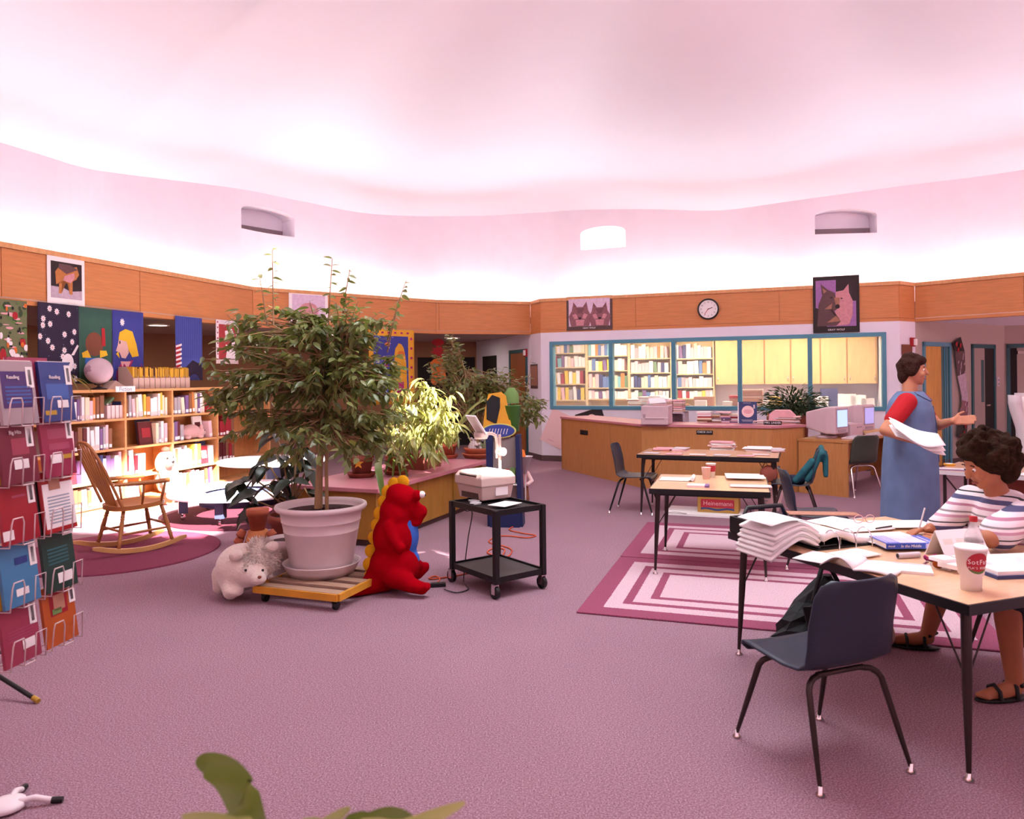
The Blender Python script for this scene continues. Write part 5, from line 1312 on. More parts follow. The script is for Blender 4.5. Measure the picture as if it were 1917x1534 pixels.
# second ficus standing behind the far end of the counter
t = thing('far_ficus', 'smaller ficus tree behind the far end of counter', 'plant', (-.42, 9.55, 0))
m = MB(); m.lathe([(0, 0), (.17, 0), (.22, .3), (.24, .3), (.24, .36), (.21, .36), (.2, .32), (0, .32)], n=24); m.build('pot', 'terracotta_dark', t)
m = MB(); m.disc((0, 0, .33), .2, 20); m.build('soil', 'soil', t)
o0 = Vector(t.location); Y2 = 9.45
tr = [o0 + Vector((0, 0, .33)), D(895, 830, Y2), D(880, 760, Y2), D(870, 690, Y2)]
m = MB(); m.tube([p - o0 for p in tr], [.025, .022, .018, .01], 8); m.build('trunk', 'bark', t)
rng = random.Random(31)
lv, bb = twigs(t, tr[2], [(D(875, 735, Y2), (.48, .4, .28), 3), (D(935, 715, Y2), (.36, .3, .22), 2), (D(1000, 770, Y2 - .2), (.22, .2, .18), 1), (D(830, 690, Y2), (.26, .3, .24), 1.2), (D(930, 790, Y2), (.4, .3, .2), 1), (D(845, 650, Y2), (.12, .2, .2), .4)], 260, 8, .085, rng, branch_from=lambda tip, r: tr[1].lerp(tr[3], r.random()))
for (px, py, bx, by) in ((995, 668, 985, 740), (848, 622, 845, 690), (1030, 750, 985, 750)):
    p, q = D(bx, by, Y2), D(px, py, Y2); bb.tube([p - o0, q - o0], [.005, .002], 4, cap=False)
    for k in range(9):
        an = rng.uniform(0, 6.28); lv.append(leaf_matrix(p.lerp(q, rng.random()), Vector((math.cos(an), math.sin(an), rng.uniform(-.6, .3))), .08, rng.uniform(-.7, .7)))
bb.build('branches', 'bark', t)['kind'] = 'stuff'
put_leaves(t, lv, LM_F, 'ficus_leaf', 300)
# hanging paper ornament behind the far ficus
c = D(820, 640, 14.0)
t = thing('paper_ornament', 'red and orange paper ornament hanging behind the plants', 'ornament', (c.x, c.y, 1.17)); t.scale = (1.3, 1.3, 1.3)
m = MB(); m.vprism(ell(0, .78, .09, .05, 18), -.01, .01); m.build('red_disc', 'p_red', t)
m = MB(); m.vprism(flower(.0, .64, .11, .9), -.012, .008); m.build('red_flower', 'p_red', t)
m = MB(); m.vprism([(-.11, .2), (-.05, .16), (.0, .2), (.06, .15), (.12, .2), (.1, .36), (.13, .5), (.05, .56), (-.06, .54), (-.12, .48), (-.09, .34)], -.01, .01); m.build('orange_panel', 'p_orange', t)
m = MB(); m.vprism(ell(.06, .4, .05, .06, 12), -.016, -.010); m.build('amber_spot', 'w_orange', t)
m = MB(); m.cyl((0, 0, .82), (0, 0, .892), .002, n=5); m.build('string', 'bark', t)
# ================================================================== RED DINOSAUR PLUSH
mat('dino_red', '#96000f', 1.0, spec=.05, noise=.05, nscale=20, bump=.3, bscale=150); mat('dino_yellow', '#d79a1c', 0.9, spec=.1); mat('dino_blue', '#3f68c0', 0.9, spec=.1)
Yd = 5.30
t = thing('plush_dinosaur', 'big red plush dinosaur with yellow spikes and blue belly', 'plush toy', (-.80, 5.30, 0)); o0 = Vector(t.location)
def P_(px, py, dy=0.0): return D(px, py, Yd + dy) - o0
m = MB()
m.ball(P_(739, 1058), (.182, .17, .165)); m.ball(P_(738, 1005), (.155, .15, .17)); m.ball(P_(741, 962), (.118, .125, .14)); m.ball(P_(752, 930), (.118, .115, .092), Matrix.Rotation(.5, 3, 'Y'))
limb(m, [(P_(762, 945), .085), (P_(782, 962), .06), (P_(788, 958), .05)]); m.ball(P_(778, 978), (.05, .06, .03))
m.ball(P_(781, 928, -.06), (.032, .034, .045)); m.ball(P_(781, 928, .06), (.032, .034, .045))
limb(m, [(P_(728, 985, -.11), .045), (P_(736, 1012, -.145), .036), (P_(750, 1030, -.15), .03), (P_(756, 1024, -.16), .022)])
limb(m, [(P_(742, 1078, -.10), .095), (P_(770, 1096, -.15), .055), (P_(790, 1102, -.18), .045)]); m.ball(P_(797, 1100, -.2), .03); m.ball(P_(800, 1098, -.15), .03)
limb(m, [(P_(750, 1070, .1), .09), (P_(780, 1072, .1), .055), (P_(795, 1062, .1), .04)]); m.ball(P_(785, 1057, .06), .032); m.ball(P_(797, 1060, .1), .032)
limb(m, [(P_(715, 1080), .12), (P_(690, 1100, -.05), .075), (P_(665, 1112, -.12), .05), (P_(643, 1116, -.17), .03)])
m.v = [(x, y, max(z, .004)) for x, y, z in m.v]
remesh(m, 'body', 'dino_red', .013, t, smooth=6)
m = MB(); m.ball(P_(755, 1003), (.112, .09, .18)); m.ball(P_(750, 1050), (.14, .08, .12)); m.ball(P_(760, 965), (.07, .06, .06)); remesh(m, 'belly', 'dino_blue', .014, t, smooth=6)
for (px, py) in ((757, 903), (741, 907), (729, 921), (722, 940), (714, 962), (709, 984), (704, 1007), (698, 1032), (694, 1057), (695, 1081)):
    m = MB(); m.ball(P_(px - 3, py), (.046, .020, .05)); m.build('spike', 'dino_yellow', t)
for dy in (-.06, .06):
    m = MB(); m.ball(P_(790, 926, dy), .024); e = m.build('eye', 'paper', t)
    m = MB(); m.ball(P_(795, 927, dy), .010); m.build('pupil', 'plush_black', e)
# ================================================================== FLUFFY WHITE PLUSH
t = thing('plush_lamb', 'fluffy white plush lamb slumped against the plant dolly', 'plush toy', (-1.83, 5.12, 0)); o0 = Vector(t.location); Yl = 5.14
def Q_(px, py, dy=0.0): return D(px, py, Yl + dy) - o0
m = MB(); m.ball(Q_(452, 1062, .06), (.175, .17, .165)); m.ball(Q_(483, 1048, .04), (.14, .14, .14)); m.ball(Q_(470, 1072, -.06), (.115, .10, .10)); m.ball(Q_(484, 1084, -.13), (.055, .05, .042))
limb(m, [(Q_(430, 1085, .0), .08), (Q_(432, 1108, -.08), .055)]); m.ball(Q_(440, 1108, -.1), (.06, .05, .035)); limb(m, [(Q_(415, 1075, .05), .07), (Q_(412, 1100, .05), .05)])
m.v = [(x, y, max(z, .004)) for x, y, z in m.v]
bd = remesh(m, 'body', 'white_plush', .014, t)
for (px, py, dy) in ((442, 1040, -.1), (509, 1024, -.02)):
    m = MB(); m.ball(Q_(px, py, dy), (.05, .03, .036), Matrix.Rotation(-.3, 3, 'Y')); m.build('ear', 'white_plush', t)
for (px, py) in ((460, 1068), (492, 1068)):
    m = MB(); m.ball(Q_(px, py, -.155), .009); m.build('eye', 'plush_black', t)
m = MB(); m.ball(Q_(486, 1081, -.178), (.014, .01, .009)); m.build('nose', 'terracotta_dark', t)
rng = random.Random(2); fur = MB(); vsb = bd.data.vertices
c0 = Q_(470, 1050, .04)
for k in range(4000):
    v = vsb[rng.randrange(len(vsb))]; p = v.co
    if p.z < .09 or (p - Q_(478, 1080, -.12)).length < .085 or p.x < Q_(425, 1060).x: continue
    d = (v.normal + Vector((rng.uniform(-.5, .5), rng.uniform(-.5, .5), rng.uniform(-.6, .3)))).normalized(); L_ = rng.uniform(.015, .035)
    if p.x < Q_(466, 1040).x or p.z < .2: continue
    fur.cyl(p, p + d * L_, .005, .0008, n=3, cap=False)
fur.build('fur_tufts', 'white_plush', t)['kind'] = 'stuff'
# ================================================================== AV CART AND PROJECTOR
cx = (-.123, 5.41); crz = math.atan2(.60, .80)
t = thing('av_cart', 'black metal two-shelf cart on casters with projector', 'cart', (cx[0], cx[1], 0), crz)
hx, hy = .205, .275
mat('cart_shelf', '#4a4846', .5)
for z, nm in ((.575, 'top_shelf'), (.12, 'lower_shelf')):
    m = MB(); m.b2(-hx, hx, -hy, hy, z, z + .012); m.b2(-hx - .01, hx + .01, -hy - .01, -hy, z - .012, z + .028); m.b2(-hx - .01, hx + .01, hy, hy + .01, z - .012, z + .028); m.b2(-hx - .01, -hx, -hy, hy, z - .012, z + .028); m.b2(hx, hx + .01, -hy, hy, z - .012, z + .028)
    m.build(nm, 'black_metal', t)
m = MB(); m.b2(-hx, hx, -hy, hy, .132, .134); m.build('shelf_mat', 'cart_shelf', t)
for x in (-hx, hx):
    for y in (-hy, hy):
        m = MB(); m.b2(x - .018, x + .018, y - .018, y + .018, .10, .60); lg = m.build('leg', 'black_metal', t, bevel=.003)
        m = MB(); m.cyl((x - .013, y + .015, .045), (x + .013, y + .015, .045), .045, n=18); m.build('caster_wheel', 'black_plastic', lg)
        m = MB(); m.b2(x - .018, x - .014, y - .005, y + .035, .03, .1); m.b2(x + .014, x + .018, y - .005, y + .035, .03, .1); m.b2(x - .018, x + .018, y - .005, y + .035, .09, .1); m.build('caster_fork', 'chrome', lg)
mat('projector_beige', '#cdb4ac', 0.5); mat('projector_dark', '#4a3834', 0.6); mat('stage_glass', '#efe4dc', 0.08, spec=.8)
p0 = Vector((-.232, 5.41)); e1 = Vector((.80, .60)); e2 = Vector((-.60, .80)); pc = p0 + e1 * .155 + e2 * .175
t = thing('overhead_projector', 'beige overhead projector with lens arm on the cart', 'projector', (pc.x, pc.y, .605), crz)
a_, b_ = .155, .18
m = MB(); zs = [(0, .84), (.10, .93), (.105, 1.0), (.165, 1.0), (.2, .86)]
vs = []
for z, k in zs: vs += [(-a_ * k, -b_ * k, z), (a_ * k, -b_ * k, z), (a_ * k, b_ * k, z), (-a_ * k, b_ * k, z)]
fs = [(0, 3, 2, 1), (16, 17, 18, 19)] + [(4 * k + j, 4 * k + (j + 1) % 4, 4 * k + 4 + (j + 1) % 4, 4 * k + 4 + j) for k in range(4) for j in range(4)]
m.add(vs, fs); m.build('housing', 'projector_beige', t, bevel=.006)
m = MB(); m.b2(-a_ * .8, a_ * .8, -b_ * .8, b_ * .8, .2, .203); m.build('stage', 'stage_glass', t)
m = MB(); m.box((-a_ * .96, 0, .178), (.012, .22, .02), 0, Matrix.Rotation(-.6, 3, 'Y')); m.build('control_strip', 'projector_dark', t)
m = MB(); m.b2(-a_ * .9, -a_ * .84, -.11, .11, .01, .05); m.build('vent', 'projector_dark', t)
m = MB(); m.b2(-.02, .09, -b_ * .94, -b_ * .90, .03, .09); m.build('white_panel', 'paper', t)  # plain white panel on the housing side
px_, py_ = a_ * .95, b_ * .2
m = MB(); m.cyl((px_ + .02, py_, .06), (px_ + .02, py_, .46), .012, n=10); m.build('post', 'projector_beige', t)
m = MB(); m.cyl((px_ + .02, py_ - .05, .33), (px_ + .02, py_ + .02, .33), .032, n=18); m.build('focus_knob', 'projector_beige', t)
m = MB(); m.tube([(px_ - .005, py_, .28), (px_ - .005, py_, .40), (px_ - .02, py_ - .005, .455), (px_ - .07, py_ - .02, .475), (-.02, 0, .475)], .013, 8); m.build('arm', 'projector_beige', t)
m = MB(); m.lathe([(0, .44), (.045, .44), (.055, .46), (.055, .49), (0, .49)], n=20); m.xf(Matrix.Translation((-.03, 0, 0))); m.build('lens_head', 'projector_beige', t)
R = Matrix.Rotation(-.9, 3, 'Y')
m = MB(); m.box((-.075, 0, .55), (.17, .13, .008), 0, Matrix.Rotation(.95, 3, 'Y')); mi = m.build('mirror_plate', 'paper', t)
m = MB(); m.box((-.079, 0, .5485), (.13, .095, .006), 0, Matrix.Rotation(.95, 3, 'Y')); m.build('mirror', 'stage_glass', mi)
tag(MB().box((0, 0, .001), (.21, .15, .002)).build('paper_sheet', 'paper', None, (-.06, 5.32, .604), crz + .3), 'white paper sheet lying on the cart before projector', 'paper')
# cords
mat('cord_orange', '#c8502c', 0.6)
def cord(name, label, pts, r, mt, zf=None):
    P = [Vector(p) for p in pts]; fine = []
    for k in range(len(P) - 1):
        p0 = P[max(0, k - 1)]; p1 = P[k]; p2 = P[k + 1]; p3 = P[min(len(P) - 1, k + 2)]
        for j in range(6):
            u = j / 6; fine.append(.5 * ((2 * p1) + (p2 - p0) * u + (2 * p0 - 5 * p1 + 4 * p2 - p3) * u * u + (3 * p1 - p0 - 3 * p2 + p3) * u ** 3))
    fine.append(P[-1]); m = MB(); m.tube(fine, r, 6); return tag(m.build(name, mt), label, 'cord')
fp = lambda *L_: [F(x, y, .008) for x, y in L_]
cord('extension_cord', 'orange extension cord looping across carpet behind the cart', fp((981, 974), (966, 984), (953, 992), (975, 998), (1003, 1003), (985, 1007), (955, 1004), (930, 1005), (915, 1015), (940, 1022), (958, 1030), (950, 1042), (925, 1040), (912, 1034), (925, 1027), (945, 1030), (930, 1050), (880, 1072), (843, 1080), (812, 1084), (803, 1083), (815, 1079), (823, 1084), (818, 1092)), .006, 'cord_orange')
pp = [Vector((-.33, 5.62, .60)), Vector((-.36, 5.66, .5)), D(884, 960, 5.7), D(876, 1010, 5.6), F(868, 1082, .02), F(872, 1096, .008), F(876, 1104, .008), F(855, 1110, .008), F(832, 1104, .012)]
cord('power_lead', 'black power cord hanging from cart down to the floor', pp, .004, 'black_plastic')
q = F(820, 1099); t = thing('power_strip', 'small black power strip on carpet beside the dinosaur', 'power strip', q, .2)
m = MB(); m.b2(-.055, .055, -.02, .02, 0, .03); m.build('strip_body', 'black_plastic', t, bevel=.004)
for x in (-.03, .0, .03):
    m = MB(); m.b2(x - .008, x + .008, -.008, .008, .03, .032); m.build('socket', 'brown_metal', t)
tag(MB().tube([Vector((-.28, 5.30 + .02 * i, .606 + .001 * (i % 2))) + Vector((.05 * math.sin(i * 1.9), 0, 0)) for i in range(12)], .004, 5).build('coiled_cord', 'paper_grey'), 'grey cord bundled at the projector foot on the cart', 'cord')
# ================================================================== BOOK DISPLAY STAND behind the cart
Ys = 7.62; t = thing('display_stand', 'blue cardboard book display stand with oval header', 'display stand', F(950, 983) * Vector((1, 1, 0)), -.12); o0 = Vector(t.location)
mat('stand_blue', '#16204e', .6); mat('stand_grey', '#8a7a78', .6); mat('stand_header', '#34408e', .5); mat('stand_rim', '#c9c06a', .5)
m = MB(); m.vprism([(-.19, 0), (-.15, 0), (-.13, .92), (-.20, .92)], -.1, .12); m.build('side_panel', 'stand_blue', t)
m = MB(); m.vprism([(.12, 0), (.17, 0), (.14, .92), (.10, .92)], -.1, .12); m.build('side_panel', 'stand_blue', t)
m = MB(); m.b2(-.16, .14, -.14, .12, 0, .17); m.build('base_box', 'stand_blue', t)
m = MB(); m.b2(-.14, .115, -.03, -.02, .17, .9); m.build('front_panel', 'stand_grey', t)
m = MB(); m.b2(-.14, .115, -.11, -.02, .42, .43); m.build('shelf', 'paper', t)
m = MB(); m.vprism(ell(-.07, .965, .175, .075, 28), -.05, -.03); m.build('oval_header', 'stand_rim', t)
m = MB(); m.vprism(ell(-.07, .965, .16, .064, 28), -.054, -.05); h = m.build('header_face', 'stand_header', t)
m = MB()
for k in range(7): m.add([(-.18 + .03 * k, -.0555, .93), (-.172 + .03 * k, -.0555, .93), (-.155 + .03 * k, -.0555, .99), (-.165 + .03 * k, -.0555, .985)], [(0, 1, 2, 3)])
m.build('header_strokes', 'paper_grey', h)['kind'] = 'stuff'
m = MB(); m.vprism([(-.24, .99), (-.12, .98), (-.04, 1.0), (.06, .98), (.03, 1.15), (.0, 1.32), (-.05, 1.36), (-.18, 1.34), (-.22, 1.15)], -.02, -.01); m.build('gold_cutout', 'dolly_yellow', t)
m = MB(); m.vprism([(-.2, 1.08), (-.1, 1.03), (-.06, 1.2), (-.06, 1.3), (-.14, 1.33), (-.2, 1.26)], -.025, -.02); m.build('dark_figure', 'p_black', t)
for k in range(3):
    m = MB(); m.box((-.05 + .06 * k, -.07, .50), (.05, .05, .12 + .03 * k)); m.build('small_book', ['w_tan', 'p_red', 'p_green'][k], t)
mat('green_clear', '#5c9a4c', .2, alpha=.75)
c = D(958, 800, 7.7); t = thing('green_bucket', 'translucent green bucket on pole beside display stand', 'bucket', (c.x, c.y, 0))
m = MB(); m.lathe([(0, .95), (.075, .95), (.105, 1.22), (.11, 1.22), (.10, 1.21), (.07, .96)], n=20); m.build('bucket', 'green_clear', t)
m = MB(); m.lathe([(.08, 1.24), (.075, 1.34), (.03, 1.40), (0, 1.40)], n=16); m.build('inner_pot', 'p_green', t)
m = MB(); m.cyl((0, 0, 0), (0, 0, .95), .01, n=8); m.lathe([(0, 0), (.1, 0), (.1, .012), (0, .014)], n=16); m.build('pole', 'black_metal', t)
# patchwork doll sitting against the stand, and white paper cone
c = F(978, 955); t = thing('patchwork_doll', 'patchwork scarecrow doll leaning beside display stand', 'doll', (c.x, c.y, 0))
m = MB(); limb(m, [((0, 0, .42), .055), ((0, 0, .3), .06)]); m.build('torso', 'p_pink', t)
m = MB(); m.ball((0, 0, .55), .05); m.build('head', 'p_skin', t)
m = MB(); m.lathe([(.09, .58), (.05, .6), (.03, .68), (0, .69)], n=14); m.build('hat', 'p_orange', t)
for s_ in (-1, 1):
    m = MB(); limb(m, [((s_ * .06, 0, .42), .025), ((s_ * .11, -.03, .33), .022), ((s_ * .06, -.07, .3), .02)]); m.build('arm', 'paper_pink', t)
    m = MB(); limb(m, [((s_ * .035, 0, .27), .035), ((s_ * .05, -.05, .14), .03), ((s_ * .05, -.05, .035), .03)]); lg = m.build('leg', 'p_brown' if s_ > 0 else 'p_green', t)
    m = MB(); m.ball((s_ * .05, -.08, .025), (.03, .05, .025)); m.build('shoe', 'stand_blue' if s_ > 0 else 'p_red', lg)
c = D(983, 862, 8.4); t = thing('paper_cone', 'white paper cone beside the display stand', 'cone', (c.x, c.y, 0))
m = MB(); m.lathe([(.09, 1.5 - 1.5 + .62), (.085, .62), (.015, .42), (0, .42)], n=18); m.xf(Matrix.Identity(4)); m.build('cone', 'paper_grey', t)
m = MB(); m.cyl((0, 0, 0), (0, 0, .43), .008, n=8); m.lathe([(0, 0), (.08, 0), (.08, .012), (0, .014)], n=14); m.build('stem', 'paper_grey', t)
# ================================================================== WORKROOM SHELVES behind the glass
WO = 2.22
mat('ply_pale', '#d8bd92', 0.5, noise=.06, nscale=4, stretch=(2, 2, 6)); mat('cab_pale', '#d2b47c', 0.5, noise=.07, nscale=3, stretch=(6, 6, 1))
def wz(px, py): return BW.hit(px, py, WO).z
units = [(1026, 1098, [661, 687.7, 719, 749], 'first'), (1098, 1177.5, [666, 694, 726, 747], 'second'), (1177.5, 1257, [671, 697.7, 726, 748], 'third'), (1259, 1337, [671, 700, 725, 746], 'fourth')]
PALW = ['white'] * 9 + ['cream'] * 4 + ['pale pink'] * 4 + ['blue', 'purple', 'yellow', 'teal', 'navy', 'grey', 'orange', 'red', 'green']
PALY = ['yellow'] * 3 + ['white'] * 4 + ['teal', 'grey', 'pale pink', 'red', 'navy']
random.seed(77)
for (x0, x1, ys, nm) in units:
    q0, q1 = BW.s_at(x0, 700, WO), BW.s_at(x1, 700, WO); pm = (x0 + x1) / 2
    t = thing('workroom_shelf', 'pale plywood workroom bookshelf, %s from the passage end' % nm, 'bookshelf', BW.at(0, 0, 0), BW.rz, 'workroom bookshelves')
    for q in (q0, q1):
        m = MB(); m.b2(q + (0.002 if q == q0 else -.024), q + (.024 if q == q0 else -.002), WO, WO + .3, 0, 2.3); m.build('upright', 'ply_pale', t)
    m = MB(); m.b2(q0 + .024, q1 - .024, WO + .29, WO + .3, 0, 2.3); m.build('back_panel', 'ply_pale', t)
    zs = [wz(pm, y) for y in ys] + [wz(pm, ys[-1]) - .33, .1]
    for z in zs + [2.3]:
        m = MB(); m.b2(q0 + .024, q1 - .024, WO, WO + .29, z - .022, z); m.build('shelf', 'ply_pale', t)
    for k, z in enumerate(zs[:4]):
        top = (zs[k - 1] if k else 2.25); hh = min(.29, top - z - .05)
        if hh < .1: continue
        yel = nm == 'first' and k in (2, 3)
        book_row(BW, q0 + .03, q1 - .03, WO + .03, z, hh, PALY if yel else PALW, '%s row of the %s workroom shelf' % (('top', 'second', 'third', 'fourth')[k], nm), 'books on the workroom shelves', depth=.2, tmin=.055, tmax=.085, leanp=.14, lab=False)
# wall cabinets
cs = [BW.s_at(x, 690, WO) for x in (1339, 1431, 1480, 1536, 1586, 1641, 1672)]
for i, (a, b) in enumerate(zip(cs, cs[1:])):
    b = min(b, BW.len - .1)
    z0, z1 = wz((1339 + 1672) / 2, 719.5), 2.42
    t = thing('wall_cabinet', 'pale wood wall cabinet, %s from the workroom shelves' % ordinal(i), 'cabinet', BW.at(0, 0, 0), BW.rz, 'workroom wall cabinets')
    m = MB(); m.b2(a, b, WO + .02, WO + .36, z0, z1); m.build('body', 'oak', t)
    m = MB(); m.b2(a + .012, b - .012, WO, WO + .018, z0 + .006, z1 - .006); d = m.build('door', 'cab_pale', t)
    hx_ = b - .05 if i % 2 else a + .05
    m = MB(); m.tube([(hx_, WO, z0 + .06), (hx_, WO - .025, z0 + .07), (hx_, WO - .025, z0 + .14), (hx_, WO, z0 + .15)], .005, 6); m.build('handle', 'chrome', d)
t = thing('workroom_counter', 'pale workroom counter below the wall cabinets', 'counter', BW.at(0, 0, 0), BW.rz)
m = MB(); m.b2(cs[0], BW.len - .1, WO - .2, WO + .38, .86, .9); m.build('worktop', 'paper_grey', t)
m = MB(); m.b2(cs[0], BW.len - .1, WO - .15, WO + .38, 0, .86); m.build('base_units', 'cab_pale', t)
t = thing('workroom_table', 'work table behind the glass stacked with papers', 'table', BW.at(0, 0, 0), BW.rz)
a, b = BW.s_at(1165, 740, 1.0), BW.s_at(1500, 740, 1.0)
m = MB(); m.b2(a, b, .7, 1.4, .86, .9); m.build('table_top', 'ply_pale', t)
for x in (a + .05, b - .05):
    for y in (.75, 1.35):
        m = MB(); m.b2(x - .025, x + .025, y - .025, y + .025, 0, .86); m.build('leg', 'ply_pale', t)
def wbox(name, label, px, py, w, d, h, mt, off=1.0, z=.9, cat='box', lid=None, group=None, rz=0.0):
    s = BW.s_at(px, py, off); t = thing(name, label, cat, BW.at(s, off, z), BW.rz + rz, group)
    m = MB(); m.b2(-w / 2, w / 2, -d / 2, d / 2, 0, h * (.82 if lid else 1)); m.build('body', mt, t, bevel=.004)
    if lid:
        m = MB(); m.b2(-w / 2 - .006, w / 2 + .006, -d / 2 - .006, d / 2 + .006, h * .8, h); m.build('lid', lid, t)
    return t
def paper_pile(label, loc, rz, n, w=.22, d=.28, mats_=('paper', 'paper_pink', 'paper_grey', 'w_tan'), name='paper_stack', cat='papers', tmin=.004, tmax=.014, seed=1, jig=.03):
    r = random.Random(seed); t = thing(name, label, cat, loc, rz); z = 0
    for k in range(n):
        h = r.uniform(tmin, tmax); R = Matrix.Rotation(r.uniform(-.18, .18), 3, 'Z')
        m = MB(); m.box((r.uniform(-jig, jig), r.uniform(-jig, jig), z + h / 2), (w * r.uniform(.85, 1.05), d * r.uniform(.85, 1.05), h), 0, R); m.build('sheaf', r.choice(mats_), t); z += h
    return t, z
for i, (px, n, lab) in enumerate(((1188, 10, 'low white paper pile behind the glass by the second mullion'), (1207, 14, 'tall paper pile behind the glass above the printer'), (1228, 14, 'pink and white paper pile behind the glass'), (1246, 9, 'paper pile with magenta folder behind the glass'), (1280, 5, 'small paper pile behind the third mullion'))):
    paper_pile(lab, BW.at(BW.s_at(px, 740, 1.0), 1.0 + .1 * (i % 2), .9), BW.rz, n, .24, .3, seed=i + 3, tmin=.010, tmax=.025, mats_=('paper', 'paper', 'paper_pink', 'page_edge', 'book_brown'))
wbox('carton', 'white card box behind the glass beside third mullion', 1312, 750, .2, .2, .16, 'paper_grey'); wbox('carton', 'brown open carton behind the glass near fourth shelf', 1318, 742, .34, .25, .22, 'w_tan', off=1.25)
wbox('carton', 'pale tray box behind the glass by red-topped carton', 1362, 745, .16, .2, .14, 'paper_grey'); wbox('carton', 'tan carton with red lid beside fourth mullion', 1374, 742, .14, .2, .24, 'w_tan', lid='p_red', off=1.15)
for k in range(3):
    wbox('copy_paper_box', 'brown copier paper box, %s in the stack behind the glass' % ('lowest', 'middle', 'topmost')[k], 1408, 735, .36, .3, .115, 'w_tan', off=1.1, z=.9 + .118 * k, lid='cardboard_pale', group='copier paper boxes')
for i, (px, w, h, mt, lab) in enumerate(((1435, .3, .16, 'paper', 'white paper tray behind the glass beside brown boxes'), (1452, .2, .22, 'p_yellow', 'box with yellow side behind the glass'), (1470, .26, .26, 'w_ground', 'grey file box behind the green plant'), (1500, .22, .2, 'cardboard_pale', 'pale carton behind the green plant'))):
    wbox('carton', lab, px, 745, w, .25, h, mt, off=1.1)
for i, (px, w, h, mt, lab) in enumerate(((1537, .24, .2, 'paper', 'white file tray on workroom counter'), (1552, .3, .34, 'book_navy', 'navy board standing on the workroom counter'), (1585, .3, .24, 'paper', 'stack of white forms on workroom counter'), (1606, .26, .22, 'paper', 'white printer box on workroom counter'), (1624, .22, .16, 'paper_grey', 'grey machine at the end of workroom counter'))):
    wbox('carton', lab, px, 740, w, .2, h, mt, off=WO - .05 + (.12 if i == 1 else 0), z=.9)
# ================================================================== CIRCULATION DESK
CP = [Vector((.80, 12.28)), Vector((1.735, 10.06)), Vector((3.25, 9.40)), Vector((3.76, 9.62))]
CZT = .86
t = thing('circulation_desk', 'long angled oak circulation desk with rose top', 'desk', (0, 0, 0))
def offs(P, d):
    out = []
    for i, p in enumerate(P):
        ds = []
        if i > 0: e = (P[i] - P[i - 1]).normalized(); ds.append(Vector((-e.y, e.x)))
        if i < len(P) - 1: e = (P[i + 1] - P[i]).normalized(); ds.append(Vector((-e.y, e.x)))
        n = sum(ds, Vector((0, 0))).normalized(); k = 1 / max(.5, n.dot(ds[0])); out.append(p + n * d * k)
    return out
Ci, Co, Cs = offs(CP, .62), offs(CP, -.02), offs(CP, .03)
for i in range(3):
    a, b, c, d = CP[i], CP[i + 1], Cs[i + 1], Cs[i]
    if i == 0:
        sp = (BW.s_at, 0); f_ = .655
        mid = a.lerp(b, f_); e = (b - a).normalized() * .003
        for (u, v) in ((a, mid - e), (mid + e, b)):
            n = Vector((-(b - a).y, (b - a).x)).normalized() * .03
            m = MB(); m.prism([u, v, v + n, u + n], 0, CZT - .03); m.build('front_panel', 'desk_oak', t)
    else:
        m = MB(); m.prism([a, b, c, d], 0, CZT - .03); m.build('front_panel', 'desk_oak', t)
for i in range(3):
    m = MB(); m.prism([Co[i], Co[i + 1], Ci[i + 1], Ci[i]], CZT - .03, CZT); m.build('top', 'rose_laminate', t)
m = MB(); m.prism([CP[0], Cs[0], Ci[0], Ci[0] + (CP[0] - CP[1]).normalized() * -.03, CP[0] + (CP[1] - CP[0]).normalized() * .03], 0, CZT - .03) if False else MB()
m = MB(); e = (CP[1] - CP[0]).normalized() * .03; m.prism([CP[0], CP[0] + e, Ci[0] + e, Ci[0]], 0, CZT - .03); m.build('end_panel', 'desk_oak', t)
e = (CP[2] - CP[3]).normalized() * .03; m = MB(); m.prism([CP[3], Ci[3], Ci[3] + e, CP[3] + e], 0, CZT - .03); m.build('end_panel', 'desk_oak', t)
C1 = Line(CP[0], CP[1]); C2 = Line(CP[1], CP[2]); C3 = Line(CP[2], CP[3])
# book return slot and CHECK OUT sign
c = C1.hit(1093, 810, -.004); s_ = C1.s_at(1093, 810)
o = tag(thing('return_slot', 'black book return slot in the circulation desk front', 'slot', (c.x, c.y, c.z), C1.rz)); m = MB(); m.b2(-.12, .12, -.003, .006, -.035, .035); m.build('slot_plate', 'black_plastic', o)
m = MB(); m.b2(-.105, .105, -.005, -.003, -.012, .022); m.build('slot_opening', 'door_shadow', o)
c = C2.hit(1319, 810, -.004)
o = thing('check_out_sign', 'small black CHECK OUT sign on circulation desk front', 'sign', (c.x, c.y, c.z), C2.rz); m = MB(); m.b2(-.105, .105, -.006, .003, -.026, .026); m.build('plate', 'black_plastic', o, bevel=.004)
text_mesh('CHECK OUT', .024, 'lettering', 'paper', o, (0, -.008, .004), UPR)
for x in (-.092, .092):
    m = MB(); m.cyl((x, -.008, 0), (x, -.005, 0), .005, n=8); m.build('screw', 'chrome', o)
def on_top(px, py): return F(px, py, CZT)
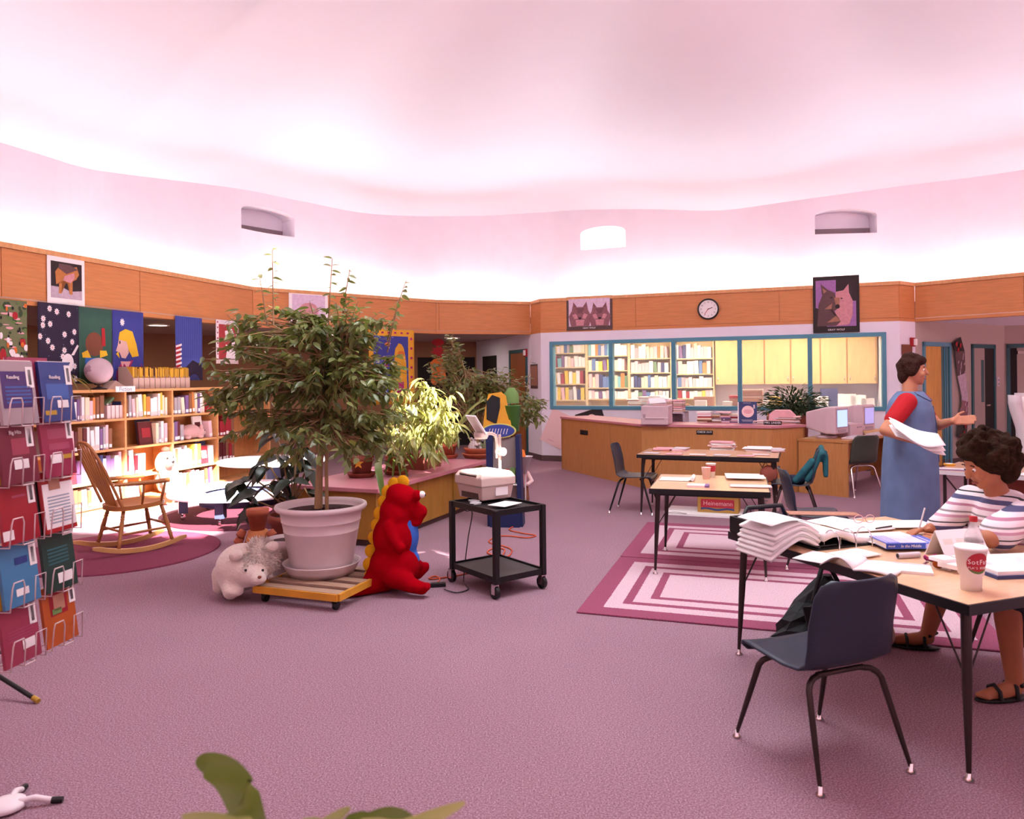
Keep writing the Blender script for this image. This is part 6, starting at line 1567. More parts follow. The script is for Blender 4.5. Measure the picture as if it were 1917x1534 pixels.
# printer
mat('beige_plastic', '#cdb0b8', 0.5, noise=.02); mat('beige_dark', '#a58c94', 0.5); mat('screen_glow', '#9fc0f0', .2, emit=.9); mat('screen_dim', '#8f8fd6', .2, emit=.55)
p = on_top(1229, 796); p = Vector((p.x + .05, p.y + .22, CZT))
t = thing('laser_printer', 'beige laser printer with paper tray on circulation desk', 'printer', p, C2.rz + .05)
m = MB(); m.b2(-.18, .18, -.18, .18, 0, .25); m.b2(-.18, .18, -.19, .02, .0, .10); m.build('body', 'beige_plastic', t, bevel=.01)
m = MB(); m.b2(-.13, .13, -.196, -.188, .07, .085); m.build('paper_slot', 'beige_dark', t); m = MB(); m.b2(-.155, -.12, -.19, -.182, .09, .14); m.build('button_panel', 'beige_dark', t)
m = MB(); R = Matrix.Rotation(.3, 3, 'X'); m.box((0, .03, .30), (.26, .2, .008), 0, R); m.build('output_tray', 'beige_plastic', t); m = MB(); m.box((.0, .02, .315), (.21, .22, .004), 0, R @ Matrix.Rotation(.25, 3, 'Z')); m.build('paper_sheet', 'paper', t)
# book stacks
def book_stack(label, loc, rz, n, w=.17, d=.23, seed=1, tmin=.015, tmax=.04, cols=None, name='book_stack'):
    r = random.Random(seed); z = 0
    for k in range(n):
        h = r.uniform(tmin, tmax); c = r.choice(cols or list(BOOKCOL)); ww, dd = w * r.uniform(.8, 1.1), d * r.uniform(.85, 1.05); a = rz + r.uniform(-.2, .2)
        o = bpy.data.objects.new('book', book_mesh(c, False)); COL.objects.link(o)
        R = Matrix.Rotation(a, 4, 'Z') @ Matrix.Translation((-dd / 2, -ww / 2, z + 0)) @ Matrix.Rotation(math.radians(90), 4, 'Y') @ Matrix.Identity(4)
        # lie flat: thickness up, spine to the front
        Mx = Matrix.Translation(Vector(loc) + Vector((0, 0, z))) @ Matrix.Rotation(a, 4, 'Z') @ Matrix(((0, 0, 1, -dd / 2), (0, 1, 0, -ww / 2), (-1, 0, 0, 1 * h), (0, 0, 0, 1)))
        o.matrix_world = Mx @ Matrix.Diagonal((h, ww, dd, 1))
        tag(o, '%s book, %s from the bottom of %s' % (c, ordinal(k), label), 'book', 'stacked books on ' + label.split(' on ')[-1]); z += h + .0005
    return z
p = on_top(1273, 797); C2u = Vector((C2.out.x, C2.out.y, 0))
t = thing('file_cart', 'grey metal stand holding pink folders behind circulation desk', 'stand', Vector((1.98 + .32, 10.95, 0)), C2.rz)
m = MB(); m.b2(-.25, -.22, -.15, .15, 0, .98); m.b2(.22, .25, -.15, .15, 0, .98); m.b2(-.25, .25, .13, .15, 0, .98); m.b2(-.25, .25, -.15, .15, .96, .98); m.b2(-.25, .25, -.15, .15, .6, .62); m.build('frame', 'w_ground', t)
for k in range(6):
    for j in range(3):
        m = MB(); m.b2(-.2 + j * .14, -.07 + j * .14, -.13, .12, .982 + k * .03, .982 + k * .03 + .024); m.build('folder', ('paper_pink', 'p_pink', 'cardboard_pale')[(k + j) % 3], t)
RED_ = ['pale pink', 'brown', 'white', 'red', 'cream', 'purple', 'grey']
for i, (px, n) in enumerate(((1316, 7), (1333, 6), (1352, 8), (1367, 6))):
    q = on_top(px, 792); q = q + C2u * .16; q.z = CZT
    book_stack('%s pile on the circulation desk' % ('leftmost', 'second', 'third', 'fourth')[i], q, C2.rz, n, .17, .22, seed=40 + i, tmin=.012, tmax=.026, cols=RED_)
q = on_top(1399, 794) + C2u * .08
t = thing('display_book', 'black book with pink circle standing on circulation desk', 'book', q, C2.rz + .08)
m = MB(); m.b2(-.115, .115, 0, .04, 0, .29); m.build('cover', 'book_navy', t); m = MB(); m.b2(-.13, -.116, .0, .038, .004, .285); m.build('pages', 'paper', t)
m = MB(); m.vprism(ell(.0, .16, .078, .078, 26), -.0025, -.001); m.build('printed_circle', 'paper_pink', t); m = MB(); m.vprism(ell(0, .16, .055, .03, 20), -.0035, -.0027); m.build('printed_band', 'p_pink', t)
for k, (a, b, c, d) in enumerate(((.06, .1, .0, .035), (.07, .09, .2, .25), (-.08, .06, .045, .05), (-.07, .05, .03, .035), (-.06, .04, .272, .276))):
    m = MB(); m.add([(a, -.002, c), (b, -.002, c), (b, -.002, d), (a, -.002, d)], [(0, 1, 2, 3)]); m.build('printed_mark', 'paper_grey', t)
q = on_top(1446, 796) + C2u * .03
t = thing('name_plate', 'black desk name plate with white lettering', 'name plate', q, C2.rz)
m = MB(); m.vprism([(-.11, 0), (.11, 0), (.11, .05), (-.11, .05)], 0, .008); m.b2(-.11, .11, 0, .04, 0, .006); m.build('plate', 'black_plastic', t)
text_mesh('MRS. LINDER', .026, 'lettering', 'paper', t, (0, -.0015, .026), UPR)
for i, (px, py, n, lab) in enumerate(((1425, 794, 4, 'small white paper pile beside the name plate'), (1473, 794, 9, 'greyish paper pile at the desk end near monitor'), (1412, 793, 6, 'slips piled beside the black standing book'))):
    q = on_top(px, py) + C2u * (.12 if i != 1 else .2); paper_pile(lab, (q.x, q.y, CZT), C2.rz, n, .16 if i != 1 else .3, .2, seed=60 + i, tmin=.006, tmax=.014)
for i, (px, mt, h, lab) in enumerate(((1438, 'p_brown', .09, 'brown pencil tin on circulation desk'), (1447, 'p_orange', .12, 'orange marker cup on circulation desk'))):
    q = on_top(px, 793) + C2u * .14; t = thing('pencil_cup', lab, 'cup', (q.x, q.y, CZT), 0)
    m = MB(); m.lathe([(0, 0), (.03, 0), (.032, h), (.028, h), (.026, .01), (0, .01)], n=14); m.build('cup', mt, t)
    for k in range(3):
        m = MB(); m.cyl((.008 * k - .008, 0, .02), (.012 * k - .012, .01, h + .04), .004, n=6); m.build('pencil', ('dolly_yellow', 'p_red', 'p_blue')[k], t)
# pink draped machine and green plant at the end of the desk
q = F(1478, 795, CZT); t = thing('covered_machine', 'pink dust-covered machine at the circulation desk end', 'machine', (3.62, 10.02, CZT), C2.rz)
m = MB(); m.vprism([(-.17, 0), (.17, 0), (.16, .1), (.09, .17), (-.1, .17), (-.16, .12)], -.14, .14); m.build('dust_cover', 'p_pink', t, bevel=.03)
m = MB(); m.tube([(-.172, -.142, .004), (.172, -.142, .004)], .006, 6); m.build('hem', 'p_pink', t)
t = thing('leafy_plant', 'bushy dark green plant behind the circulation desk', 'plant', (4.1, 10.9, 0)); o0 = Vector(t.location)
m = MB(); m.lathe([(0, 0), (.16, 0), (.2, .83), (.22, .85), (.22, .92), (.19, .92), (0, .9)], n=20); m.build('tall_pot', 'terracotta_dark', t)
rng = random.Random(9); lv = []
for k in range(1500):
    u = Vector((rng.gauss(0, .42), rng.gauss(0, .4), abs(rng.gauss(0, .36)))); 
    if u.length > 1: u.normalize()
    b = Vector((4.1 + u.x * .5, 10.9 + u.y * .35, .93 + u.z * .42)); d = Vector((u.x, u.y, u.z * .5 + rng.uniform(-.3, .3)))
    lv.append(leaf_matrix(b, d + Vector((.01, 0, 0)), .085 * rng.uniform(.7, 1.2), rng.uniform(-.8, .8)))
put_leaves(t, lv, LM_FE, 'fern_leaf', 300, shape=dict(w=.3, curl=.3))
# ================================================================== COMPUTER DESK
DC = Vector((4.07, 9.09)); Dx = Vector((.73, .683)); Dy = Vector((-.683, .73)); drz = math.atan2(Dx.y, Dx.x); DZ = .69; DL = 2.3
t = thing('computer_desk', 'oak computer desk with side panel holding two monitors', 'desk', (DC.x, DC.y, 0), drz)
m = MB(); m.b2(-.01, DL, -.01, .63, DZ - .03, DZ); m.build('desk_top', 'desk_oak', t); m = MB(); m.b2(0, .03, 0, .62, 0, DZ - .03); m.build('side_panel', 'desk_oak', t); m = MB(); m.b2(DL - .03, DL, 0, .62, 0, DZ - .03); m.build('side_panel', 'desk_oak', t)
m = MB(); m.b2(.03, DL - .03, .58, .61, .1, DZ - .03); m.build('modesty_panel', 'desk_oak', t)
def dp(a, b, z=DZ): w = DC + Dx * a + Dy * b; return Vector((w.x, w.y, z))
def crt(label, a, b, glow, rot=0.0, s=1.0):
    t = thing('crt_monitor', label, 'monitor', dp(a, b), drz + rot, 'beige computer monitors'); t.scale = (s, s, s)
    m = MB(); m.lathe([(0, 0), (.13, 0), (.12, .03), (.06, .04), (.05, .06), (0, .06)], n=20); m.build('swivel_base', 'beige_plastic', t)
    m = MB(); fz0, fz1, bz0, bz1 = .06, .40, .12, .33
    vs = [(-.18, -.2, fz0), (.18, -.2, fz0), (.18, -.2, fz1), (-.18, -.2, fz1), (-.18, -.08, fz0), (.18, -.08, fz0), (.18, -.08, fz1), (-.18, -.08, fz1), (-.12, .22, bz0), (.12, .22, bz0), (.12, .22, bz1), (-.12, .22, bz1)]
    fs = [(0, 1, 2, 3), (11, 10, 9, 8)] + [(4 * k + j, 4 * k + 4 + j, 4 * k + 4 + (j + 1) % 4, 4 * k + (j + 1) % 4) for k in range(2) for j in range(4)]
    m.add(vs, fs); m.build('case', 'beige_plastic', t, bevel=.018)
    m = MB(); m.b2(-.145, .145, -.206, -.199, .135, .37); m.build('bezel', 'beige_dark', t); m = MB(); m.b2(-.13, .13, -.209, -.206, .15, .36); m.build('screen', glow, t)
    m = MB(); m.b2(-.1, .1, -.208, -.2, .085, .115); m.build('control_strip', 'beige_dark', t)
crt('beige computer monitor with lit blue screen at desk corner', .30, .39, 'screen_glow', -.05)
crt('beige computer monitor with violet screen behind standing woman', 1.12, .38, 'screen_dim', -.05)
t = thing('computer_case', 'beige computer case standing between the two monitors', 'computer', dp(.72, .38), drz)
m = MB(); m.b2(-.19, .19, -.2, .2, 0, .17); m.build('case', 'beige_plastic', t, bevel=.01); m = MB(); m.b2(.0, .15, -.206, -.2, .11, .13); m.build('drive_slot', 'beige_dark', t); m = MB(); m.b2(-.12, .12, -.1, .1, .17, .176); m.build('papers_on_top', 'paper', t)
for k, a in enumerate((.42, 1.15)):
    t = thing('keyboard', 'beige keyboard in front of the %s monitor' % ('blue-screened', 'violet-screened')[k], 'keyboard', dp(a, .09), drz + .05, 'beige keyboards')
    m = MB(); m.vprism([(-.22, 0), (.22, 0), (.22, .02), (-.22, .02)], -.08, .08); m.build('tray', 'beige_plastic', t, bevel=.006)
    for r_ in range(4):
        m = MB(); m.b2(-.2, .2, -.065 + .034 * r_, -.04 + .034 * r_, .02, .028); m.build('key_row', 'paper_grey', t)
# ================================================================== CHAIRS
SHP = [(.205, .355), (.216, .378), (.195, .398), (.09, .396), (-.05, .388), (-.13, .395), (-.178, .425), (-.200, .49), (-.220, .59), (-.242, .69), (-.256, .735), (-.262, .752)]
SHW = [.17, .195, .205, .212, .212, .208, .205, .203, .203, .198, .178, .14]
def school_chair(name, label, loc, face, shell='blue_shell', frame='brown_metal', group='moulded school chairs', s=1.0, full=True):
    t = thing(name, label, 'chair', (loc[0], loc[1], loc[2] if len(loc) > 2 else 0), face_rz(*face), group)
    n = len(SHP)
    def sp(u, v):
        f_ = v * (n - 1); k = min(n - 2, int(f_)); q = f_ - k
        y = SHP[k][0] + (SHP[k + 1][0] - SHP[k][0]) * q; z = SHP[k][1] + (SHP[k + 1][1] - SHP[k][1]) * q; w = SHW[k] + (SHW[k + 1] - SHW[k]) * q
        x = (u * 2 - 1); bk = max(0, min(1, (v - .45) / .25))
        return Vector((x * w, y + bk * .035 * abs(x) ** 2.5 - (1 - bk) * 0, z + (1 - bk) * .012 * abs(x) ** 3))
    m = MB(); m.grid(sp, 12, 33); m.build('seat_shell', shell, t, solid=.009)
    for x in (-1, 1):
        for y, fy in ((1, .225), (-1, -.245)):
            m = MB(); a_ = Vector((x * .10, y * .10 - .02, .368)); b_ = Vector((x * .155, y * .125 - .01, .362)); c_ = Vector((x * .175, y * .14 - .01, .33)); d_ = Vector((x * .215, fy, .02))
            m.tube([a_, a_.lerp(b_, .7), b_.lerp(c_, .4), c_, c_.lerp(d_, .5), d_], [.012, .012, .0125, .0125, .0115, .008], 8); lg = m.build('leg', frame, t)
            m = MB(); m.lathe([(0, 0), (.017, 0), (.018, .006), (.009, .012), (.008, .035), (0, .035)], n=10); m.xf(Matrix.Translation((d_.x, d_.y, 0))); m.build('glide', 'chrome', lg)
    for y in (.08, -.12):
        m = MB(); m.tube([(-.11, y, .37), (.11, y, .37)], .011, 8); m.build('seat_rail', frame, t)
    if s != 1: t.scale = (s, s, s)
    return t
school_chair('school_chair', 'navy moulded chair in front, back turned to viewer', (1.196, 2.965), (-.35, .937))
school_chair('school_chair', 'navy moulded chair at passage end of the far table', (1.36, 8.33), (.93, -.36), frame='black_metal')
school_chair('school_chair', 'navy moulded chair with teal jacket over its back', (2.86, 7.62), (-.93, .36), frame='brown_metal')
school_chair('school_chair', 'empty navy moulded chair turned away from middle table', (2.36, 5.88, .012), (.985, -.17), frame='brown_metal')
school_chair('school_chair', 'navy moulded chair under the seated woman', (2.70, 3.86), (-.94, -.34), frame='brown_metal')
school_chair('desk_chair', 'dark olive moulded chair pushed to the computer desk', (4.26, 9.35), (-.3, .95), 'green_shell', 'chrome')
school_chair('desk_chair', 'black chair glimpsed behind the standing woman', (4.36, 8.2), (.3, 1), 'black_plastic', 'chrome')
# ================================================================== TABLES
def tbl(name, label, C0, ax, L1, L2, z, group='laminate work tables', th=.028, cut=None, lift=0.0):
    rz = math.atan2(ax[1], ax[0]); t = thing(name, label, 'table', (C0[0], C0[1], lift), rz, group); z = z - lift
    m = MB(); m.b2(.006, L1 - .006, .006, L2 - .006, z - th, z); m.build('table_top', 'laminate_wood', t)
    m = MB()
    for (a, b, c, d) in ((0, L1, -.002, .006), (0, L1, L2 - .006, L2 + .002), (-.002, .006, 0, L2), (L1 - .006, L1 + .002, 0, L2)): m.b2(a, b, c, d, z - th - .012, z - .001)
    m.build('edge_band', 'black_plastic', t)
    m = MB(); i_ = .05
    for (a, b, c, d) in ((i_, L1 - i_, i_, i_ + .02), (i_, L1 - i_, L2 - i_ - .02, L2 - i_), (i_, i_ + .02, i_, L2 - i_), (L1 - i_ - .02, L1 - i_, i_, L2 - i_)): m.b2(a, b, c, d, z - th - .03, z - th)
    m.build('apron', 'black_metal', t)
    for x, sx in ((.06, -1), (L1 - .06, 1)):
        for y, sy in ((.06, -1), (L2 - .06, 1)):
            f_ = Vector((x + sx * .025, y + sy * .025, .03)); tp = Vector((x, y, z - th)); md_ = tp.lerp(f_, .45)
            m = MB(); m.tube([tp, md_, f_], [.019, .018, .009], 10); lg = m.build('leg', 'brown_metal', t)
            m = MB(); m.lathe([(0, 0), (.019, 0), (.02, .006), (.009, .014), (.008, .04), (0, .04)], n=10); m.xf(Matrix.Translation((f_.x, f_.y, 0))); m.build('glide', 'chrome', lg)
            m = MB(); m.tube([md_, Vector((x - sx * .14, y, z - th - .01))], .004, 6); m.tube([md_, Vector((x, y - sy * .14, z - th - .01))], .004, 6); m.build('wire_brace', 'brown_metal', lg)
    return t, rz
TZ = .66
tbl('work_table', 'long laminate work table in front of circulation desk', (1.338, 8.08), (.933, -.36), 1.445, .72, TZ)
T2, T2rz = tbl('work_table', 'square laminate table with cups standing on the rug', (1.02, 5.61), (.956, -.292), .86, .86, TZ, lift=.012)
T3a = Vector((.94, .34)); T3b = Vector((-.34, .94)); T3c = Vector((1.642, 2.704))
tbl('work_table', 'large laminate table heaped with papers before seated woman', T3c, T3a, 1.1, 1.42, TZ)
def tp3(a, b, z=TZ): w = T3c + T3a * a + T3b * b; return Vector((w.x, w.y, z))
T3rz = math.atan2(T3a.y, T3a.x)
# ---- far table top
def sheet(label, loc, rz, w, d, mt='paper', curl=0.0, name='paper_sheet', th=.0015, cat='paper'):
    m = MB(); m.grid(lambda u, v: Vector(((u - .5) * w, (v - .5) * d, .001 + curl * max(0, u - .6) ** 2 * w * 3 + th)), 10, 3)
    o = m.build(name, mt, None, loc, rz, solid=th); return tag(o, label, cat)
f1 = lambda px, py: F(px, py, TZ + .001)
T1rz = math.atan2(-.36, .933)
for i, (px, py, n, w, lab) in enumerate(((1240, 843, 3, .2, 'pinkish books lying at passage end of the far table'), (1272, 843, 3, .16, 'small white booklets on the far table'), (1352, 841, 9, .26, 'tall magazine pile in middle of far table'), (1420, 845, 5, .3, 'newspaper pile at the right of far table'), (1452, 846, 4, .16, 'dark-tipped pamphlets at the far table corner'))):
    paper_pile(lab, f1(px, py), T1rz, n, w, .2, seed=90 + i, tmin=.006, tmax=.014, mats_=('paper', 'paper_pink', 'paper_grey', 'p_pink') if i else ('p_pink', 'terracotta', 'paper_pink'), jig=.02)
for i, (px, py) in enumerate(((1220, 849), (1262, 851), (1306, 852), (1352, 853), (1396, 854), (1425, 852))):
    sheet('%s pamphlet along the near edge of the far table' % ordinal(i), f1(px, py), T1rz + .1 * (i % 3 - 1), .17, .12, ('paper_grey', 'p_pink', 'paper_pink')[i % 3], th=.004)
# under the far table
bx_ = F(1343, 967)
t = thing('poster_board', 'white poster board lying under the far table', 'board', F(1322, 962), T1rz)
m = MB(); m.b2(-.42, .42, -.2, .3, .0, .02); m.build('board', 'paper', t); m = MB(); m.tube([(-.42, -.2, .03), (-.30, -.2, .045), (-.18, -.2, .03)], .01, 6); m.build('curled_edge', 'paper', t)
mat('carton_brown', '#b0813f', .85, noise=.05, nscale=10); mat('label_red', '#b02a38', .7)
q = F(1343, 966); t = thing('publisher_carton', 'brown publisher carton with red label under far table', 'box', (q.x + .02, q.y + .05, .021), T1rz)
m = MB(); m.b2(-.215, .215, 0, .3, 0, .29); m.build('carton', 'carton_brown', t, bevel=.004)
m = MB(); m.b2(-.18, .17, -.003, 0, .055, .145); lb = m.build('red_label', 'label_red', t); text_mesh('Heinemann', .05, 'lettering', 'p_pink', lb, (0, -.0045, .1), UPR)
m = MB(); m.add([(-.18 + .35 * k / 12, -.0015, .028 + .008 * math.sin(k * .8)) for k in range(13)] + [(.17 - .35 * k / 12, -.0015, .05 + .006 * math.sin((12 - k) * .8)) for k in range(13)], [(k, k + 1, 24 - k, 25 - k) for k in range(12)]); m.build('navy_wave', 'book_navy', t)
m = MB(); m.b2(-.2, .2, .145, .155, .29, .292); m.build('tape', 'cardboard_pale', t)
q = F(1434, 962); t = thing('canvas_bag', 'white printed canvas bag leaning under far table', 'bag', (q.x + .05, q.y + .15, 0), T1rz + .2)
m = MB(); m.grid(lambda u, v: Vector(((.13 - .03 * v) * math.cos(6.2832 * u) * 1.0 + .10 * v, .07 * (1 - .7 * v) * math.sin(6.2832 * u), .25 * v)), 24, 6, closed_u=True); m.disc((0, 0, .002), .1, 16); m.build('bag_body', 'paper_pink', t, solid=.004)
for k in range(5):
    m = MB(); m.add([(-.08 + .02 * k, -.072, .06 + .03 * k), (-.03 + .02 * k, -.074, .06 + .03 * k), (-.03 + .02 * k, -.070, .068 + .03 * k), (-.08 + .02 * k, -.068, .068 + .03 * k)], [(0, 1, 2, 3)]); m.build('print', 'sign_ink', t)
# teal jacket draped on the chair back
mat('jacket_teal', '#17565f', .8, noise=.15, nscale=14, bump=.3, bscale=20); mat('jacket_navy', '#1e2440', .8)
ch = (2.86, 7.62); fx = Vector((-.93, .36, 0)); sdv = Vector((.36, .93, 0)); ov = Vector((ch[0], ch[1], 0))
def cp(y, x, z): return ov + fx * y + sdv * x + Vector((0, 0, z))
t = thing('teal_jacket', 'teal jacket draped over chair at far table end', 'jacket', ov)
m = MB()
for x in (-.16, -.08, 0, .08, .16): limb(m, [(cp(-.24, x, .70) - ov, .03), (cp(-.19, x * 1.05, .58) - ov, .035), (cp(-.13, x * 1.1, .47) - ov, .04)])
limb(m, [(cp(-.265, -.18, .72) - ov, .03), (cp(-.26, .0, .77) - ov, .03), (cp(-.265, .18, .72) - ov, .03)]); limb(m, [(cp(-.3, -.12, .7) - ov, .03), (cp(-.30, -.12, .5) - ov, .028)]); limb(m, [(cp(-.3, .12, .7) - ov, .03), (cp(-.30, .12, .5) - ov, .028)])
remesh(m, 'jacket_body', 'jacket_teal', .018, t, smooth=4)
m = MB(); limb(m, [(cp(-.17, -.19, .64) - ov, .035), (cp(-.10, -.2, .55) - ov, .035), (cp(-.02, -.17, .45) - ov, .032)]); m.build('sleeve', 'jacket_teal', t)
m = MB(); limb(m, [(cp(-.06, -.05, .44) - ov, .05), (cp(.03, .05, .43) - ov, .045)]); m.build('lining_fold', 'jacket_navy', t)
q = cp(.30, -.1, .0); t = thing('brown_satchel', 'small brown satchel hanging beside the teal jacket', 'bag', (2.62, 7.66, .42), T1rz)
m = MB(); m.ball((0, 0, .07), (.09, .05, .09)); m.b2(-.07, .07, -.035, .035, .0, .1); remesh(m, 'bag_body', 'terracotta_dark', .012, t); m = MB(); m.tube([(-.06, 0, .14), (-.03, 0, .2), (.03, 0, .2), (.06, 0, .14)], .006, 6); m.build('strap', 'p_brown', t)
# ---- middle table top
t = thing('scroll_booklet', 'white booklet with rolled end on the middle table', 'booklet', f1(1268, 898), T2rz)
m = MB(); m.grid(lambda u, v: Vector(((u - .5) * .27, (v - .5) * .2, .004 + .02 * max(0, u - .85) / .15)), 12, 2); m.build('pages', 'paper', t, solid=.005); m = MB(); m.cyl((.125, -.1, .018), (.125, .1, .018), .015, n=12); m.build('rolled_end', 'paper', t)
t = thing('drink_cup', 'pale waxed paper cup on the middle table', 'cup', f1(1322, 897)); m = MB(); m.lathe([(0, 0), (.027, 0), (.037, .095), (.039, .095), (.036, .093), (.026, .004)], n=20); m.build('cup', 'paper_pink', t); m = MB(); m.disc((0, 0, .07), .033, 16); m.build('drink', 'p_brown', t)
t = thing('drink_cup', 'red patterned paper cup behind the pale cup', 'cup', f1(1331, 894)); m = MB(); m.lathe([(0, 0), (.03, 0), (.041, .115), (.043, .115), (.04, .113), (.029, .004)], n=20); m.build('cup', 'paper', t)
m = MB(); m.lathe([(.0355, .05), (.0405, .1)], n=20); m.build('red_band', 'label_red', t)
t = thing('small_book', 'slim pink book with violet spine on middle table', 'book', f1(1307, 911), T2rz); m = MB(); m.b2(-.08, .08, -.055, .055, 0, .014); m.build('cover', 'paper_pink', t); m = MB(); m.b2(.05, .082, -.057, .057, .001, .015); m.build('spine_patch', 'book_purple', t)
for i, (px, py, w, d, lab, mt) in enumerate(((1395, 897, .30, .22, 'large pale folder on the right of middle table', 'paper'), (1390, 893, .28, .2, 'yellow-edged folder beneath the pale folder', 'page_edge'), (1405, 912, .30, .12, 'pinkish paper sheaf at the near edge of middle table', 'paper_pink'))):
    sheet(lab, f1(px, py) + Vector((0, 0, .006 * (2 - i))), T2rz + .05, w, d, mt, th=.006, name='folder')
# ---- big table: ring binder
t = thing('ring_binder', 'open ring binder with thick pages curling over table edge', 'binder', tp3(.12, 1.02), T3rz)
for k in range(6):
    h0 = .010 + .0135 * k
    def pg(u, v, k=k, h0=h0):
        x = -.29 * u * (1 - .02 * k); z = h0 + .055 * math.sin(min(1, u * 2.2) * math.pi / 2) - (.17 - .018 * k) * max(0, u - .35) ** 1.35
        return Vector((x + .02, (v - .5) * .26 + .012 * (k % 2), z))
    m = MB(); m.grid(pg, 16, 2); m.build('page_stack', 'paper', t, solid=.012)
m = MB(); m.grid(lambda u, v: Vector((.02 - .28 * u, (v - .5) * .26, .118 + .05 * u * (1 - u) * 2 + .015 * u)), 10, 2); m.build('lifted_page', 'paper', t, solid=.002)
m = MB(); m.grid(lambda u, v: Vector((.03 + .30 * u, (v - .5) * .27, .05 - .035 * u + .03 * math.sin(math.pi * min(1, u * 1.5)))), 10, 2); m.build('page_stack', 'paper', t, solid=.03)
m = MB(); m.b2(-.02, .36, -.15, .15, 0, .006); m.build('cover', 'black_plastic', t)
for x in (.06, .16, .26):
    m = MB(); m.tube([Vector((x, -.16 + .05 * math.cos(a), .03 + .065 * math.sin(a))) for a in [math.pi * j / 10 for j in range(-1, 12)]], .003, 6); m.build('ring', 'chrome', t)
# black plastic caddy at the table end
t = thing('plastic_caddy', 'black plastic caddy with handle and blue lining at table end', 'caddy', tp3(.15, 1.31), T3rz)
m = MB(); m.b2(-.15, .15, -.10, -.085, 0, .085); m.b2(-.15, .15, .085, .10, 0, .085); m.b2(-.15, -.135, -.1, .1, 0, .085); m.b2(.135, .15, -.1, .1, 0, .085); m.b2(-.15, .15, -.1, .1, 0, .008); m.build('tray', 'black_plastic', t, bevel=.004)
m = MB(); m.b2(-.13, .13, -.08, .08, .03, .036); m.build('lining', 'cloth_blue', t); m = MB(); m.tube([(-.14, 0, .08), (-.11, 0, .14), (.11, 0, .14), (.14, 0, .08)], .012, 8); m.build('handle', 'black_plastic', t)
# papers over the big table
PAP = [(1560, 978, .26, .20, .2, 'paper', 'white sheet at the far end of the big table'), (1610, 990, .28, .2, -.1, 'paper', 'white sheet below the eyeglasses on big table'), (1690, 985, .3, .2, -.35, 'paper', 'large white sheet beside the writing hand'), (1660, 1012, .3, .22, -.2, 'paper', 'sheet lying under the blue book'), (1530, 1045, .2, .14, .4, 'paper', 'small sheet with pen near the binder'), (1600, 1040, .2, .14, .1, 'page_edge', 'cream folder near middle of the big table'),
       (1540, 965, .4, .12, -.5, 'w_tan', 'tan folder edge behind the ring binder')]
for i, (px, py, w, d, r, mt, lab) in enumerate(PAP):
    sheet(lab, F(px, py, TZ + .002) + Vector((0, 0, .0035 * (i % 4))), T3rz + r, w, d, mt, th=.003, curl=.02 if i == 1 else 0)
t = thing('open_magazine', 'curled open magazine at the near table edge', 'magazine', F(1612, 1062, TZ + .001), -.75)
m = MB(); m.grid(lambda u, v: Vector((-.14 * u, (v - .5) * .2, .006 + .055 * math.sin(math.pi * u) * (1 - .4 * u))), 12, 2); m.build('curled_pages', 'paper', t, solid=.004); m = MB(); m.grid(lambda u, v: Vector((.16 * u, (v - .5) * .2, .006 + .008 * math.sin(math.pi * u))), 8, 2); m.build('flat_pages', 'paper', t, solid=.008)
t = thing('notepad', 'white notepad lying at the near table edge', 'notepad', F(1680, 1066, TZ), -.42); m = MB(); m.b2(-.13, .13, -.07, .07, 0, .012); m.build('pages', 'paper', t); m = MB(); m.b2(-.13, .13, .062, .072, .0, .014); m.build('binding', 'paper_grey', t)
# blue paperback
q = F(1710, 1032, .664); t = thing('blue_paperback', 'blue paperback with white-lettered spine on papers', 'book', (q.x, q.y + .085, .674), 0.0)
mat('book_cobalt', '#3b55b4', .35); mat('cover_grey', '#cdbcc8', .5, noise=.2, nscale=20); mat('cover_lilac', '#c3b6ea', .5)
m = MB(); m.b2(-.128, .128, -.085, .09, 0, .0015); m.b2(-.128, .128, -.085, .09, .0245, .026); m.b2(-.128, .128, -.086, -.084, 0, .026); m.build('cover', 'book_cobalt', t)
m = MB(); m.b2(-.126, .126, -.083, .087, .0015, .0245); m.build('pages', 'page_edge', t)
m = MB(); m.b2(-.055, .075, -.07, .088, .026, .0265); m.build('cover_photo', 'cover_grey', t)
for x in (-.115, -.098, -.084, -.07):
    m = MB(); m.b2(x, x + .009, -.06, .08, .026, .0265); m.build('cover_title_line', 'cover_lilac', t)
m = MB(); m.b2(.09, .1, -.05, .06, .026, .0265); m.build('cover_title_line', 'cover_lilac', t)
text_mesh('Atwell', .009, 'spine_author', 'paper', t, (-.103, -.0868, .013), UPR); text_mesh('In the Middle', .0135, 'spine_title', 'paper', t, (-.012, -.0868, .013), UPR, shear=.25)
m = MB(); m.b2(.058, .074, -.0872, -.0861, .002, .024); m.build('spine_panel', 'cover_lilac', t)
